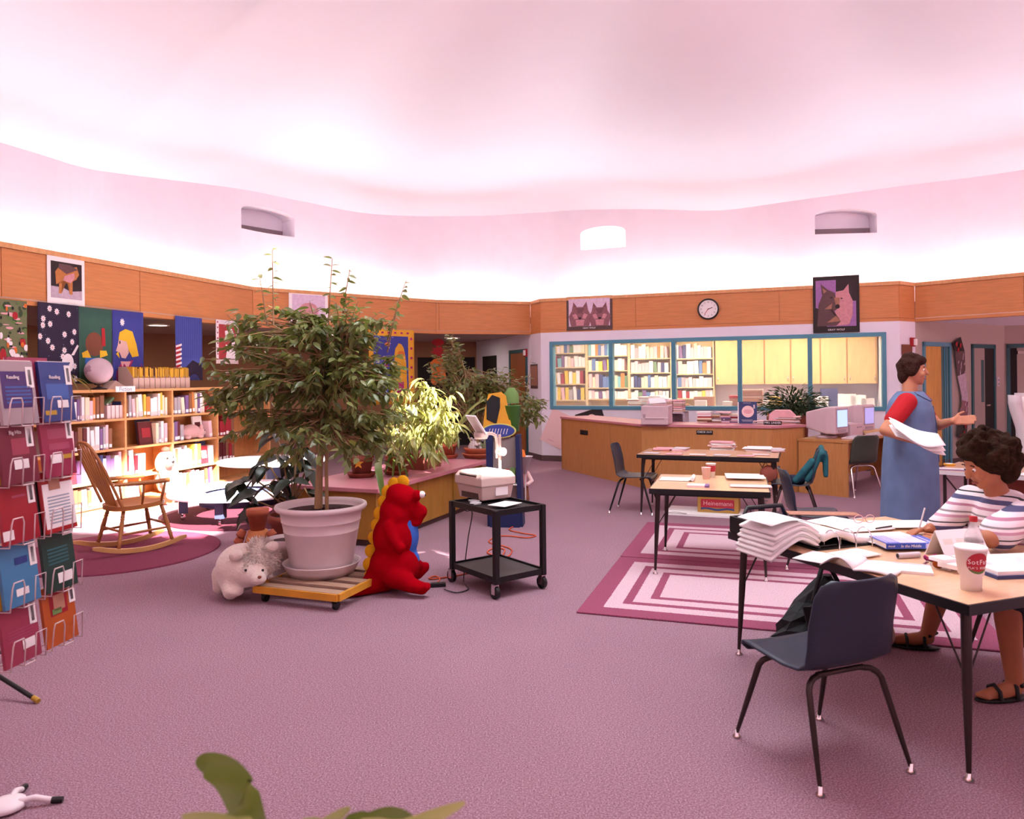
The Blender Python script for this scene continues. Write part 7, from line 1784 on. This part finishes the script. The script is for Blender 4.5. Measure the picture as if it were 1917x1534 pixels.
# cups and bottle
q = F(1818, 1104, TZ); t = thing('waxed_cup', 'big white cup with red oval logo near table corner', 'cup', q, .25)
m = MB(); m.lathe([(0, 0), (.036, 0), (.0385, .058), (.0445, .062), (.056, .158), (.058, .158), (.0585, .166), (.054, .17), (.05, .166), (0, .166)], n=32); m.build('cup', 'paper', t)
def wrapc(nm, mt, poly, lay, r0=.0455, z0=.07, k=.118):
    m = MB(); vs = []
    for (x, z) in poly:
        r = r0 + (z - z0) * k + .0006 * lay; a = x / r - math.pi / 2 - .25; vs.append(Vector((r * math.cos(a), r * math.sin(a), z)))
    cxx = sum(p[0] for p in poly) / len(poly); czz = sum(p[1] for p in poly) / len(poly); n = len(poly); rings = []
    for f_ in (.0, .35, .7, 1.0):
        rings.append([])
        for (x, z) in poly:
            x_, z_ = cxx + (x - cxx) * f_, czz + (z - czz) * f_; r = r0 + (z_ - z0) * k + .0006 * lay; a = x_ / r - math.pi / 2 - .25; rings[-1].append(Vector((r * math.cos(a), r * math.sin(a), z_)))
    vs = [v for g in rings for v in g]; m.add(vs, [(a * n + i, a * n + (i + 1) % n, (a + 1) * n + (i + 1) % n, (a + 1) * n + i) for a in range(3) for i in range(n)]); return m.build(nm, mt, t)
wrapc('logo_oval', 'label_red', ell(0, .112, .043, .041, 30), 1); wrapc('logo_base', 'p_green', [(.043 * math.cos(a), .112 + .041 * math.sin(a)) for a in [math.radians(x) for x in range(215, 330, 10)]], 2)
def cup_text(s_, h, z, x0, sp):
    for i, c in enumerate(s_):
        r = .0455 + (z - .07) * .118 + .0016; a = (x0 + i * sp) / r - math.pi / 2 - .25
        text_mesh(c, h, 'logo_letter', 'paper', t, (r * math.cos(a), r * math.sin(a), z), (math.radians(90), 0, a + math.pi / 2), depth=.0003)
cup_text('SotFat', .019, .117, -.034, .0136); cup_text("PLA'S FOODS", .009, .094, -.034, .0068)
q = F(1823, 1030, TZ); q = Vector((1.98, 3.22, TZ)); t = thing('soda_bottle', 'clear plastic bottle with red cap behind the big cup', 'bottle', q)
mat('clear_plastic', (.9, .88, .92, 1), .08, alpha=.35, spec=.6); mat('cola', '#3a1a14', .1)
m = MB(); m.lathe([(0, 0), (.034, 0), (.036, .02), (.036, .12), (.034, .14), (.016, .185), (.013, .2), (.013, .205), (0, .205)], n=24); m.build('bottle', 'clear_plastic', t); m = MB(); m.lathe([(0, .003), (.033, .003), (.0345, .02), (.0345, .125), (0, .125)], n=20); m.build('cola', 'cola', t)
m = MB(); m.lathe([(.0155, .2), (.0155, .222), (0, .223)], n=16); m.build('cap', 'p_red', t); m = MB(); m.lathe([(.0368, .06), (.0368, .115)], n=24); m.build('label_band', 'paper_grey', t)
# keys, clip, sunglasses
t = thing('eyeglasses', 'thin pink-rimmed eyeglasses folded on the papers', 'eyeglasses', F(1618, 980, TZ + .014), .1)
mat('rim_pink', '#e0a8a8', .3)
for s_ in (-1, 1):
    m = MB(); m.tube([Vector((s_ * .033 + .027 * math.cos(a), 0, .024 + .022 * math.sin(a))) for a in [6.2832 * j / 16 for j in range(16)]], .0022, 5, closed=True); m.build('rim', 'rim_pink', t)
    m = MB(); m.tube([(s_ * .06, 0, .03), (s_ * .055, .06, .02), (s_ * .0, .1, .004)], .002, 5); m.build('temple', 'chrome', t)
m = MB(); m.tube([(-.008, 0, .03), (0, 0, .034), (.008, 0, .03)], .002, 5); m.build('bridge', 'rim_pink', t)
t = thing('sunglasses', 'amber-lensed sunglasses on the bare table top', 'sunglasses', F(1775, 1066, TZ), -.2)
mat('amber_lens', '#a84e10', .1)
for s_ in (-1, 1):
    m = MB(); m.xf(Matrix.Identity(4)); m.ball((s_ * .034, 0, .02), (.028, .006, .019)); m.build('lens', 'amber_lens', t); m = MB(); m.tube([(s_ * .062, .0, .03), (s_ * .06, .06, .02), (s_ * .02, .1, .006)], .0025, 5); m.build('temple', 'black_plastic', t)
t = thing('key_bunch', 'bunch of keys with pink clip on table', 'keys', F(1742, 1058, TZ), .3)
m = MB(); m.tube([Vector((.03 * math.cos(a), .015 * math.sin(a), .03 + .012 * math.cos(a * 2))) for a in [6.2832 * j / 14 for j in range(14)]], .005, 6, closed=True); m.build('pink_clip', 'p_magenta', t)
for k in range(4):
    m = MB(); m.box((-.05 + .025 * k, -.01 + .01 * (k % 2), .006 + .005 * k), (.05, .014, .003), 0, Matrix.Rotation(.5 * k, 3, 'Z')); m.build('key', 'chrome' if k % 2 else 'dolly_yellow', t)
t = thing('marker_tube', 'grey marker tube lying below the blue book', 'tube', F(1700, 1046, TZ), .1); m = MB(); m.cyl((-.05, 0, .014), (.06, .01, .014), .013, n=12); m.build('barrel', 'paper_grey', t); m = MB(); m.cyl((-.052, 0, .014), (-.05, 0, .014), .010, n=12); m.build('end_hole', 'black_plastic', t)
tag(MB().tube([(0, 0, .006), (.13, .02, .006)], .004, 6).build('pen', 'black_plastic', None, F(1525, 1027, TZ + .01), .2), 'black pen lying beside the ring binder', 'pen')
tag(MB().tube([(0, 0, .006), (.12, .05, .006)], .0045, 6).build('pencil', 'brown_metal', None, F(1640, 992, TZ + .014), .1), 'dark pencil lying near the eyeglasses', 'pencil')
# planner and desk calendar at the right
t = thing('planner_binder', 'open planner binder at right edge of the big table', 'binder', tp3(.62, .30), T3rz - .25)
m = MB(); m.b2(-.18, .22, -.15, .15, 0, .014); m.build('cover', 'book_navy', t); m = MB(); m.b2(-.17, .21, -.14, .14, .014, .03); m.build('pages', 'paper', t); m = MB(); m.b2(.02, .2, -.12, .0, .03, .055); m.build('note_block', 'paper', t)
t = thing('desk_calendar', 'white folded desk calendar standing behind the planner', 'calendar', tp3(.62, .52), T3rz - .12)
m = MB(); m.add([(-.12, -.03, 0), (.12, -.03, 0), (.12, .04, .12), (-.12, .04, .12), (-.12, .10, 0), (.12, .10, 0)], [(0, 1, 2, 3), (3, 2, 5, 4)]); m.build('folded_card', 'paper', t, solid=.004)
m = MB()
for k in range(3):
    m.add([(-.10 + .07 * k, -.013, .03), (-.05 + .07 * k, -.013, .03), (-.05 + .07 * k, .017, .085), (-.10 + .07 * k, .017, .085)], [(0, 1, 2, 3)])
m.build('month_blocks', 'page_edge', t)['kind'] = 'stuff'
paper_pile('crumpled white napkins beside the big cup', Vector((1.86, 3.2, TZ)), .4, 3, .08, .09, seed=5, tmin=.012, tmax=.02, mats_=('paper',))
# bags on the floor under the big table
mat('bag_black', '#17161a', .75, noise=.2, nscale=10, bump=.5, bscale=14)
q = F(1512, 1180); t = thing('black_tote', 'slumped black tote bag under the big table', 'bag', (1.70, 4.30, .012), .2)
rb = random.Random(3); wob = [[rb.uniform(.86, 1.14) for _ in range(14)] for _ in range(8)]
def bagp(u, v):
    k = min(7, int(v * 7)); w_ = wob[k][int(u * 14) % 14]; a = 6.2832 * u; r = (1 - v) ** .8
    return Vector(((.20 * r + .035) * math.cos(a) * w_ + .10 * v, (.12 * r + .02) * math.sin(a) * w_, .002 + .33 * v))
m = MB(); m.grid(bagp, 14, 7, closed_u=True, smooth=False); m.disc((.1, 0, .33), .03, 10); m.disc((0, 0, .002), .15, 14, up=False); m.build('bag_body', 'bag_black', t)
m = MB(); m.add([(-.13, -.13, .2), (.1, -.14, .2), (.06, -.15, .06), (-.11, -.15, .07)], [(0, 1, 2, 3)]); m.build('front_pocket', 'bag_black', t, solid=.012)
m = MB(); m.tube([(-.02, -.06, .2), (0, -.07, .3), (.04, -.05, .38), (.1, -.03, .40), (.15, -.04, .3), (.16, -.05, .2)], .013, 6); m.build('handle', 'bag_black', t)
t = thing('paper_bag', 'crumpled brown paper bag behind the front chair', 'bag', (1.97, 4.05, .012), .3)
m = MB(); m.ball((0, 0, .07), (.1, .07, .07)); m.ball((.03, 0, .11), (.06, .05, .05)); m.v = [(x, y, max(z, .002)) for x, y, z in m.v]; remesh(m, 'bag_body', 'cardboard_pale', .02, t, smooth=1)
# ================================================================== TABLE at the far right with panel
T4c = Vector((3.84, 6.80)); T4a = Vector((.72, -.694)); T4b = Vector((.694, .72)); T4z = .62; T4rz = math.atan2(T4a.y, T4a.x)
t = thing('side_table', 'laminate table behind the seated woman with brown panel', 'table', (T4c.x, T4c.y, 0), T4rz)
m = MB(); m.b2(0, 2.0, 0, .85, T4z - .03, T4z); m.build('table_top', 'laminate_wood', t); m = MB(); m.b2(-.003, 2.0, -.006, 0, T4z - .035, T4z); m.b2(-.006, 0, -.006, .85, T4z - .035, T4z); m.build('edge_band', 'paper_grey', t)
m = MB(); m.b2(.22, 1.9, .2, .23, .0, T4z - .03); m.build('modesty_panel', 'terracotta_dark', t)
for (x, y) in ((.06, .06), (1.94, .06), (.06, .79), (1.94, .79)):
    m = MB(); m.tube([(x, y, T4z - .03), (x, y, .0)], .015, 8); m.build('leg', 'brown_metal', t)
m = MB(); m.tube([(.06, .06, T4z - .05), (.22, .19, .3)], .007, 6); m.build('brace', 'brown_metal', t)
def tp4(a, b, z=T4z): w = T4c + T4a * a + T4b * b; return Vector((w.x, w.y, z))
t = thing('tape_dispenser', 'small tan tape roll on the side table', 'tape', F(1777, 872, T4z), 0); m = MB(); m.lathe([(.03, 0), (.05, 0), (.05, .02), (.03, .02), (.03, 0)], n=20); m.build('roll', 'dolly_yellow', t); m = MB(); m.lathe([(.025, 0), (.03, 0), (.03, .021), (.025, .021), (.025, 0)], n=20); m.build('core', 'paper', t)
t = thing('violet_folder', 'thin violet folder at the near edge of side table', 'folder', F(1785, 880, T4z), T4rz + .3); m = MB(); m.b2(-.14, .14, -.06, .06, 0, .008); m.build('cover', 'book_purple', t); m = MB(); m.b2(-.13, .13, -.055, .055, .008, .012); m.build('papers', 'paper_grey', t)
q = F(1905, 884, T4z); t = thing('straw_cup', 'orange banded drink cup with straw on side table', 'cup', q, 0)
m = MB(); m.lathe([(0, 0), (.034, 0), (.044, .12), (.046, .12), (.046, .13), (.03, .135), (0, .135)], n=22); m.build('cup', 'paper', t); m = MB(); m.lathe([(.0425, .088), (.0448, .112)], n=22); m.build('orange_band', 'w_orange', t); m = MB(); m.cyl((0, 0, .13), (.012, 0, .2), .004, n=8); m.build('straw', 'paper', t)
sheet('white sheet on the side table before straw cup', tp4(.78, .1, T4z + .002), T4rz, .3, .2, 'paper', th=.004)
# flip chart
q = F(1905, 905); t = thing('flip_chart', 'paper flip chart hanging at the right edge', 'easel', (5.72, 7.95, 0), -.4)
for x in (-.3, .3):
    m = MB(); m.tube([(x, .05, 0), (x * .6, 0, 1.30)], .012, 8); m.build('leg', 'brown_metal', t)
m = MB(); m.tube([(0, .45, 0), (0, .02, 1.28)], .012, 8); m.build('leg', 'brown_metal', t)
m = MB(); m.b2(-.33, .33, -.05, -.03, 1.23, 1.28); m.build('clamp_bar', 'paper_grey', t); m = MB(); m.grid(lambda u, v: Vector((-.32 + .64 * u, -.055 + .03 * math.sin(v * 3 + u), .72 + .52 * v)), 8, 8); m.build('pad', 'paper', t, solid=.012)
m = MB(); m.grid(lambda u, v: Vector((-.36 + .12 * u + .04 * math.sin(v * 5), -.08 - .05 * math.sin(u * 3.1), .58 + .68 * v)), 8, 8); m.build('curled_sheet', 'paper_grey', t, solid=.004)
# ================================================================== PEOPLE
mat('skin', '#b87a5e', 0.55, noise=.05, nscale=15, spec=.3); mat('skin_tan', '#a8684a', 0.55, noise=.05, nscale=15, spec=.3); mat('lip', '#8c4240', .5); mat('eye_white', '#e8dcd8', .3); mat('iris', '#2a1a16', .2)
mat('hair_brown', '#331b14', .75, spec=.12, noise=.3, nscale=60, bump=.8, bscale=90); mat('hair_curly', '#2b1a11', .9, spec=.08, noise=.4, nscale=40, bump=1.0, bscale=60)
mat('denim', '#5f7396', .85, noise=.10, nscale=9, bump=.25, bscale=200); mat('denim_dark', '#4e6184', .85); mat('tee_red', '#a80a18', .85, noise=.05, nscale=10); mat('skirt_dark', '#1c1e28', .9, noise=.1, nscale=8); mat('sandal', '#141214', .6)
def hand(m, wrist, d, n, side, s=1.0, curl=.25):
    """palm and five fingers; d finger direction, n palm normal, side towards the thumb"""
    wrist = Vector(wrist); d = Vector(d).normalized(); side = Vector(side); side = (side - d * side.dot(d)).normalized(); n = d.cross(side).normalized() if n is None else Vector(n).normalized()
    for q in (.02, .045, .07):
        for k in (-.025, 0, .022): m.ball(wrist + d * q * s + side * k * s, .0145 * s, nu=8, nv=6)
    for k, (off, L_) in enumerate(((.031, .068), (.011, .078), (-.010, .072), (-.030, .056))):
        b = wrist + d * .082 * s + side * off * s; p1 = b + (d * math.cos(curl) + n * math.sin(curl)) * L_ * .45 * s; p2 = p1 + (d * math.cos(curl * 2.2) + n * math.sin(curl * 2.2)) * L_ * .33 * s; p3 = p2 + (d * math.cos(curl * 3) + n * math.sin(curl * 3)) * L_ * .25 * s
        limb(m, [(wrist + d * .07 * s + side * off * .9 * s, .0105 * s), (b, .0100 * s), (p1, .0095 * s), (p2, .0088 * s), (p3, .0078 * s)], 8)
    b = wrist + d * .03 * s + side * .03 * s; limb(m, [(b, .0125 * s), (b + (side * .8 + d * .6) * .03 * s, .011 * s), (b + (side * .7 + d * 1.0) * .055 * s, .009 * s)], 8)
def head_parts(t, c, f, s=1.0, tilt=0.0, skin='skin'):
    """eyes, mouth; c head centre, f facing direction (local, unit)"""
    f = Vector(f).normalized(); up = Vector((0, 0, 1)); sd = f.cross(up).normalized(); up = sd.cross(f).normalized()
    for k in (-1, 1):
        p = c + f * .079 * s + sd * k * .031 * s + up * .004 * s
        m = MB(); m.ball(p, .0090 * s, nu=12, nv=8); e = m.build('eye', 'eye_white', t); m = MB(); m.ball(p + f * .0045 * s - up * .0015 * s, .0060 * s, nu=10, nv=6); m.build('iris', 'iris', e)
        m = MB(); m.tube([p + up * .02 * s - sd * .016 * s + f * .004, p + up * .025 * s + f * .006, p + up * .021 * s + sd * .016 * s + f * .002], .0032 * s, 5); m.build('eyebrow', 'hair_brown', t)
    m = MB(); m.tube([c + f * .083 * s - up * .068 * s - sd * .022 * s, c + f * .093 * s - up * .066 * s, c + f * .083 * s - up * .068 * s + sd * .022 * s], [.003, .006, .003], 6); m.build('mouth', 'lip', t)
def head_blob(m, c, f, s=1.0):
    f = Vector(f).normalized(); up = Vector((0, 0, 1)); sd = f.cross(up).normalized(); up = sd.cross(f).normalized(); B = Matrix((sd, f, up)).transposed()
    m.ball(c, (.074 * s, .093 * s, .105 * s), B); m.ball(c + f * .018 * s - up * .055 * s, (.058 * s, .068 * s, .062 * s), B); m.ball(c + f * .055 * s - up * .095 * s, (.026 * s, .022 * s, .02 * s), B)
    limb(m, [(c + f * .088 * s + up * .012 * s, .009 * s), (c + f * .106 * s - up * .028 * s, .0125 * s)], 8)
    for k in (-1, 1): m.ball(c + sd * k * .076 * s - up * .012 * s, (.010 * s, .02 * s, .03 * s), B); m.ball(c + f * .07 * s + sd * k * .04 * s - up * .03 * s, (.024 * s, .02 * s, .024 * s), B)
# ---------------------------------------------------------------- standing woman
WP = Vector((3.19, 6.02, 0)); Yw = WP.y
t = thing('person', 'standing person in denim jumper over red tee holding white papers', 'person', WP)
def w_(px, py, dy=0.0): return D(px, py, Yw + dy) - WP
fw = Vector((.82, -.57, 0)).normalized(); rt = Vector((fw.y, -fw.x, 0))        # rt = her right
hc = w_(1709, 694)
m = MB(); head_blob(m, hc, fw)
nk = w_(1703, 737)
limb(m, [(hc + Vector((-.02, .01, -.06)), .055), (nk + Vector((0, 0, .0)), .058), (nk + Vector((0, 0, -.06)), .08)])
shR, shL = nk + rt * .175 + Vector((0, 0, -.07)), nk - rt * .165 + Vector((0, 0, -.07))
limb(m, [(shR, .06), (nk + Vector((0, 0, -.09)), .09), (shL, .06)])
limb(m, [(nk + Vector((0, 0, -.1)), .11), (nk + Vector((0, 0, -.4)), .13), (nk + Vector((0, 0, -.6)), .14)])
elR = w_(1657, 806, -.22); wrR = w_(1716, 826, -.36)
limb(m, [(shR, .06), (shR.lerp(elR, .5), .053), (elR, .044), (elR.lerp(wrR, .5), .038), (wrR, .027)]); hand(m, wrR, (.9, -.1, -.12), None, (0, .2, 1), curl=.42)
elL = w_(1757, 797, -.06); wrL = w_(1783, 788, -.25)
limb(m, [(shL, .058), (shL.lerp(elL, .5), .05), (elL, .042), (elL.lerp(wrL, .5), .036), (wrL, .026)]); hand(m, wrL, (.95, -.35, .05), None, (0, .4, 1), curl=.12)
for s_ in (-1, 1):
    hp = Vector((0, 0, .82)) + rt * s_ * .09; kn = Vector((.01, 0, .46)) + rt * s_ * .10; an = Vector((0, 0, .09)) + rt * s_ * .10; limb(m, [(hp, .10), (kn, .062), (kn - Vector((0, 0, .12)), .06), (an, .038)]); limb(m, [(an, .038), (an + fw * .06 - Vector((0, 0, .05)), .035), (an + fw * .14 - Vector((0, 0, .06)), .028)])
remesh(m, 'body', 'skin', .0075, t, smooth=3)
head_parts(t, hc, fw)
m = MB(); up = Vector((0, 0, 1)); B = Matrix((fw.cross(up).normalized(), fw, up)).transposed()
m.ball(hc - fw * .022 + up * .028, (.095, .10, .098), B); m.ball(hc - fw * .06 - up * .03, (.078, .055, .085), B); m.ball(hc + fw * .045 + up * .078, (.07, .055, .042), B)
for s_ in (-1, 1): m.ball(hc + B @ Vector((s_ * .078, .0, .01)), (.028, .045, .06), B)
rng = random.Random(4)
for k in range(60):
    a, b = rng.uniform(0, 6.28), rng.uniform(.0, 1.5); d = Vector((math.cos(a) * math.sin(b), math.sin(a) * math.sin(b), math.cos(b)))
    if d.dot(fw) > .75: continue
    m.ball(hc - fw * .015 + up * .03 + Vector((d.x * .09, d.y * .09, d.z * .095)), rng.uniform(.018, .028), nu=8, nv=6)
remesh(m, 'hair', 'hair_brown', .009, t, smooth=2)
# red tee: sleeves and neckline
m = MB(); lo = shR.lerp(elR, .62); limb(m, [(shR + up * .005, .078), (shR.lerp(elR, .35), .074), (lo, .068)]); lo = shL.lerp(elL, .6); limb(m, [(shL + up * .005, .074), (shL.lerp(elL, .35), .07), (lo, .062)]); limb(m, [(shR, .07), (nk - up * .085, .085), (shL, .07)]); m.ball(nk + fw * .05 - up * .10, (.07, .055, .09)); remesh(m, 'red_tee', 'tee_red', .011, t, smooth=3)
# denim jumper: bodice and long skirt
rings = [(.13, .265, .215), (.3, .262, .21), (.55, .255, .205), (.75, .25, .20), (.9, .236, .192), (1.0, .222, .183), (1.1, .217, .178), (1.2, .213, .168), (1.28, .195, .145), (1.335, .155, .105), (1.355, .125, .085)]
ctr = lambda z: Vector((nk.x * min(1, z / 1.3), nk.y * min(1, z / 1.3), z))
def jump(u, v):
    f_ = v * (len(rings) - 1); k = min(len(rings) - 2, int(f_)); q = f_ - k; z = rings[k][0] * (1 - q) + rings[k + 1][0] * q; rx = rings[k][1] * (1 - q) + rings[k + 1][1] * q; ry = rings[k][2] * (1 - q) + rings[k + 1][2] * q
    a = 6.2832 * u; fold = 1 + .03 * math.sin(a * 9 + 1) * max(0, 1 - z / .95)
    return ctr(z) + rt * (rx * math.cos(a) * fold) + fw * (ry * math.sin(a) * fold)
m = MB(); m.grid(jump, 72, 40, closed_u=True); jm = m.build('denim_jumper', 'denim', t, solid=.008)
def onj(u, v, d=.012):
    p = jump(u, v); c = ctr(p.z); n = (p - c); n.z = 0; return p + n.normalized() * d
for s_ in (-1, 1):
    m = MB(); m.add([onj(.25 + s_ * .035, 1.0), onj(.25 + s_ * .17, .985), onj(.25 + s_ * .15, .90), onj(.25 + s_ * .09, .84), onj(.25 + s_ * .035, .80)], [(0, 1, 2, 3, 4)]); m.build('collar', 'denim', jm, solid=.012)
m = MB(); m.add([onj(.185, 1.0, .009), onj(.215, .9, .009), onj(.25, .80, .009), onj(.285, .9, .009), onj(.315, 1.0, .009)], [(0, 1, 2, 3, 4)]); m.build('tee_front', 'tee_red', jm, solid=.006)
m = MB(); m.tube([ctr(z) + fw * (r + .004) for z, r in ((1.24, .158), (1.1, .18), (.95, .19), (.8, .2))], .006, 6); m.build('zip', 'denim_dark', jm)
m = MB(); p = ctr(1.18); m.box(p + fw * .158 + rt * -.09, (.075, .008, .05), 0, B); m.build('pocket_flap', 'denim_dark', jm)
for s_ in (-1, 1):
    m = MB(); an = Vector((0, 0, 0)) + rt * s_ * .10 + fw * .05; m.ball(an + up * .03, (.05, .12, .034), B); m.v = [(x, y, max(z, .003)) for x, y, z in m.v]; m.build('shoe', 'sandal', t)
# the papers she carries
t = thing('loose_papers', 'curled bundle of white papers carried by standing person', 'papers', w_(1706, 812, -.36) + WP); o0 = Vector(t.location)
for k in range(3):
    def pf(u, v, k=k):
        p = D(1664 + 92 * u, 796 + 30 * u + 14 * v + 10 * math.sin(u * 3.1) * (v - .3), Yw - .40 - .03 * k - .05 * math.sin(u * 3) * v) - o0
        return p + Vector((0, -.10 * v, .02 * k + .02 * math.sin(u * 5 + k) - .02 * v))
    m = MB(); m.grid(pf, 14, 5); m.build('paper_sheet', 'paper', t, solid=.003)
# ---------------------------------------------------------------- seated woman
SP = Vector((2.62, 3.84, 0)); t = thing('person', 'seated person with curly brown hair in striped top writing', 'person', SP)
fs_ = Vector((-.94, -.34, 0)).normalized(); rs = Vector((fs_.y, -fs_.x, 0)); sv = lambda x, y, z: Vector((x, y, z)) - SP
hc = D(1843, 868, 3.72) - SP; hf = Vector((-.93, -.05, -.40)).normalized()
nk = D(1868, 926, 3.75) - SP; pel = sv(2.64, 3.84, .47)
m = MB(); head_blob(m, hc, hf); limb(m, [(hc + Vector((.03, .01, -.06)), .052), (nk, .056), (nk + Vector((.02, .0, -.06)), .075)])
shR, shL = nk + rs * .165 + Vector((.01, 0, -.045)), nk - rs * .165 + Vector((.01, 0, -.055))
limb(m, [(shR, .055), (nk + Vector((.02, 0, -.07)), .08), (shL, .055)]); limb(m, [(nk + Vector((.03, 0, -.1)), .10), (nk.lerp(pel, .5), .12), (pel, .14)])
elR = D(1768, 984, 3.93) - SP; wrR = sv(2.165, 3.90, .688); limb(m, [(shR, .055), (shR.lerp(elR, .5), .048), (elR, .042), (elR.lerp(wrR, .5), .037), (wrR, .026)]); hand(m, wrR, (-.9, -.25, -.03), (0, 0, -1), (-.2, -.9, .2), curl=.3)
elL = D(1852, 1010, 3.46) - SP; wrL = sv(2.08, 3.62, .69); limb(m, [(shL, .055), (shL.lerp(elL, .5), .048), (elL, .043), (elL.lerp(wrL, .5), .037), (wrL, .026)]); hand(m, wrL, (-.8, .5, -.02), (0, 0, -1), (.5, .8, .2), curl=.3)
hips = {1: pel + rs * .09, -1: pel - rs * .09}
kL, kR = sv(2.28, 3.47, .47), sv(2.27, 3.93, .46); aL, aR = sv(2.29, 3.43, .075), sv(2.24, 4.06, .085)
for h_, k_, a_, td in ((hips[-1], kL, aL, Vector((-.98, -.15, 0))), (hips[1], kR, aR, Vector((-.75, .25, 0)))):
    limb(m, [(h_, .095), (h_.lerp(k_, .5), .085), (k_, .062), (k_.lerp(a_, .3), .058), (a_, .036)]); td = td.normalized(); limb(m, [(a_ + Vector((0, 0, -.02)), .036), (a_ + td * .07 - up * .035, .034), (a_ + td * .15 - up * .045, .027)])
    sd = td.cross(up)
    for j in range(5): m.ball(a_ + td * (.178 - .007 * abs(j - 1)) - up * .047 + sd * (.024 - .0125 * j), (.013, .011, .010), nu=8, nv=6)
remesh(m, 'body', 'skin_tan', .0075, t, smooth=3)
head_parts(t, hc, hf, skin='skin_tan')
m = MB(); rng = random.Random(11); sdh = hf.cross(up).normalized(); uph = sdh.cross(hf).normalized(); B = Matrix((sdh, hf, uph)).transposed()
m.ball(hc - hf * .035 + uph * .03, (.115, .115, .11), B); m.ball(hc - hf * .075 - uph * .04, (.10, .07, .10), B); m.ball(hc + hf * .05 + uph * .085, (.075, .05, .04), B)
for k in range(240):
    d = Vector((rng.gauss(0, 1), rng.gauss(0, 1), rng.gauss(0, 1))).normalized()
    if d.dot(hf) > .5 and d.dot(uph) < .62: continue
    if d.dot(uph) < -.65: continue
    m.ball(hc - hf * .035 + uph * .025 + d * rng.uniform(.105, .142), rng.uniform(.014, .026), nu=8, nv=6)
remesh(m, 'curly_hair', 'hair_curly', .008, t, smooth=1)
stripes = bands('striped_knit', 2, [(0, '#e6d6dc'), (.16, '#b07a90'), (.24, '#e6d6dc'), (.36, '#4f4f72'), (.50, '#e6d6dc'), (.60, '#2c2830'), (.64, '#d8c8cc'), (.78, '#c090a4'), (.86, '#ece0e4'), (.94, '#8c7f84')], scale=6.2, offset=.1, rep=True)
m = MB(); limb(m, [(shR + up * .0, .072), (shR.lerp(elR, .5), .070), (elR.lerp(shR, .12), .072), (elR.lerp(wrR, .35), .062)]); limb(m, [(shL, .076), (shL.lerp(elL, .5), .08), (elL.lerp(shL, .22), .085)]); limb(m, [(shR, .07), (nk + Vector((.03, 0, -.075)), .088), (shL, .07)]); limb(m, [(nk + Vector((.04, 0, -.12)), .15), (nk.lerp(pel, .5), .165), (nk.lerp(pel, .92), .17)])
r = remesh(m, 'striped_top', 'striped_knit', .011, t, smooth=4)
m = MB(); m.tube([nk + Vector((.015, 0, -.022)) + rs * .082 * math.cos(a) + fs_ * .075 * math.sin(a) + up * (-.012 * math.sin(a)) for a in [6.2832 * j / 20 for j in range(20)]], .009, 6, closed=True); m.build('neck_band', 'book_navy', r)
m = MB(); limb(m, [(hips[-1], .125), (hips[-1].lerp(kL, .6), .115), (kL + Vector((.02, 0, 0)), .09)]); limb(m, [(hips[1], .125), (hips[1].lerp(kR, .6), .105), (kR + Vector((.05, 0, .0)), .085)]); limb(m, [(hips[-1], .12), (hips[1], .12)]); limb(m, [(kL + Vector((.05, .02, -.02)), .08), (kL + Vector((.09, 0, -.16)), .06), (kL + Vector((.11, -.01, -.25)), .03)]); limb(m, [(hips[-1].lerp(kL, .5), .1), (kL + Vector((.16, .02, -.2)), .05)])
remesh(m, 'dark_skirt', 'skirt_dark', .016, t, smooth=4)
for a_, td in ((aL, Vector((-.98, -.15, 0))), (aR, Vector((-.75, .25, 0)))):
    td = td.normalized(); sd = td.cross(up).normalized(); m = MB(); BB = Matrix((sd, td, up)).transposed(); m.ball(a_ * Vector((1, 1, 0)) + td * .07 + up * .013, (.046, .135, .012), BB); so = m.build('sandal', 'sandal', t)
    for q_, h_ in ((.02, .05), (.105, .035)):
        c = a_ * Vector((1, 1, 0)) + td * q_; m = MB(); m.tube([c + sd * .042 + up * .018, c + sd * .034 + up * (h_ + .02), c + up * (h_ + .04), c - sd * .034 + up * (h_ + .02), c - sd * .042 + up * .018], .009, 6); m.build('sandal_strap', 'sandal', so)
    m = MB(); m.tube([a_ + sd * .04 - td * .0, a_ - td * .045 + up * .01, a_ - sd * .04], .009, 6); m.build('ankle_strap', 'sandal', so)
tag(MB().tube([(0, 0, 0), (.05, .02, .13)], .0042, 6).build('writing_pen', 'paper_grey', None, (2.085, 3.86, .672)), 'pale pen held by the seated person', 'pen')
# ================================================================== FOREGROUND PLANT at the bottom edge
t = thing('foreground_plant', 'green strap-leaved plant at the bottom of view', 'plant', (-.28, .95, 0)); o0 = Vector(t.location)
m = MB(); m.lathe([(0, 0), (.13, 0), (.17, .62), (.185, .62), (.185, .68), (.165, .68), (.155, .64), (0, .63)], n=28); m.build('tall_pot', 'terracotta', t)
m = MB(); m.disc((0, 0, .645), .155, 20); m.build('soil', 'soil', t)
base = o0 + Vector((0, 0, .64))
leafmat('front_leaf', '#4a5a1e', .15); leafmat('front_leaf_pale', '#8a8a60', .2)
strap(t, [base, D(470, 1560, .95), D(455, 1490, .98), D(425, 1448, 1.0), D(385, 1432, 1.02), D(372, 1440, 1.03)], .022, 'front_leaf')
strap(t, [base, D(480, 1590, .9), D(430, 1545, .86), D(340, 1528, .84)], .012, 'front_leaf_pale'); strap(t, [base, D(560, 1590, .9), D(610, 1545, .9), D(655, 1512, .9)], .008, 'front_leaf_pale')
strap(t, [base, D(640, 1595, .88), D(760, 1550, .86), D(870, 1503, .84)], .010, 'front_leaf_pale'); strap(t, [base, D(640, 1590, .95), D(700, 1542, .95), D(745, 1530, .95), D(790, 1550, .95)], .014, 'front_leaf')
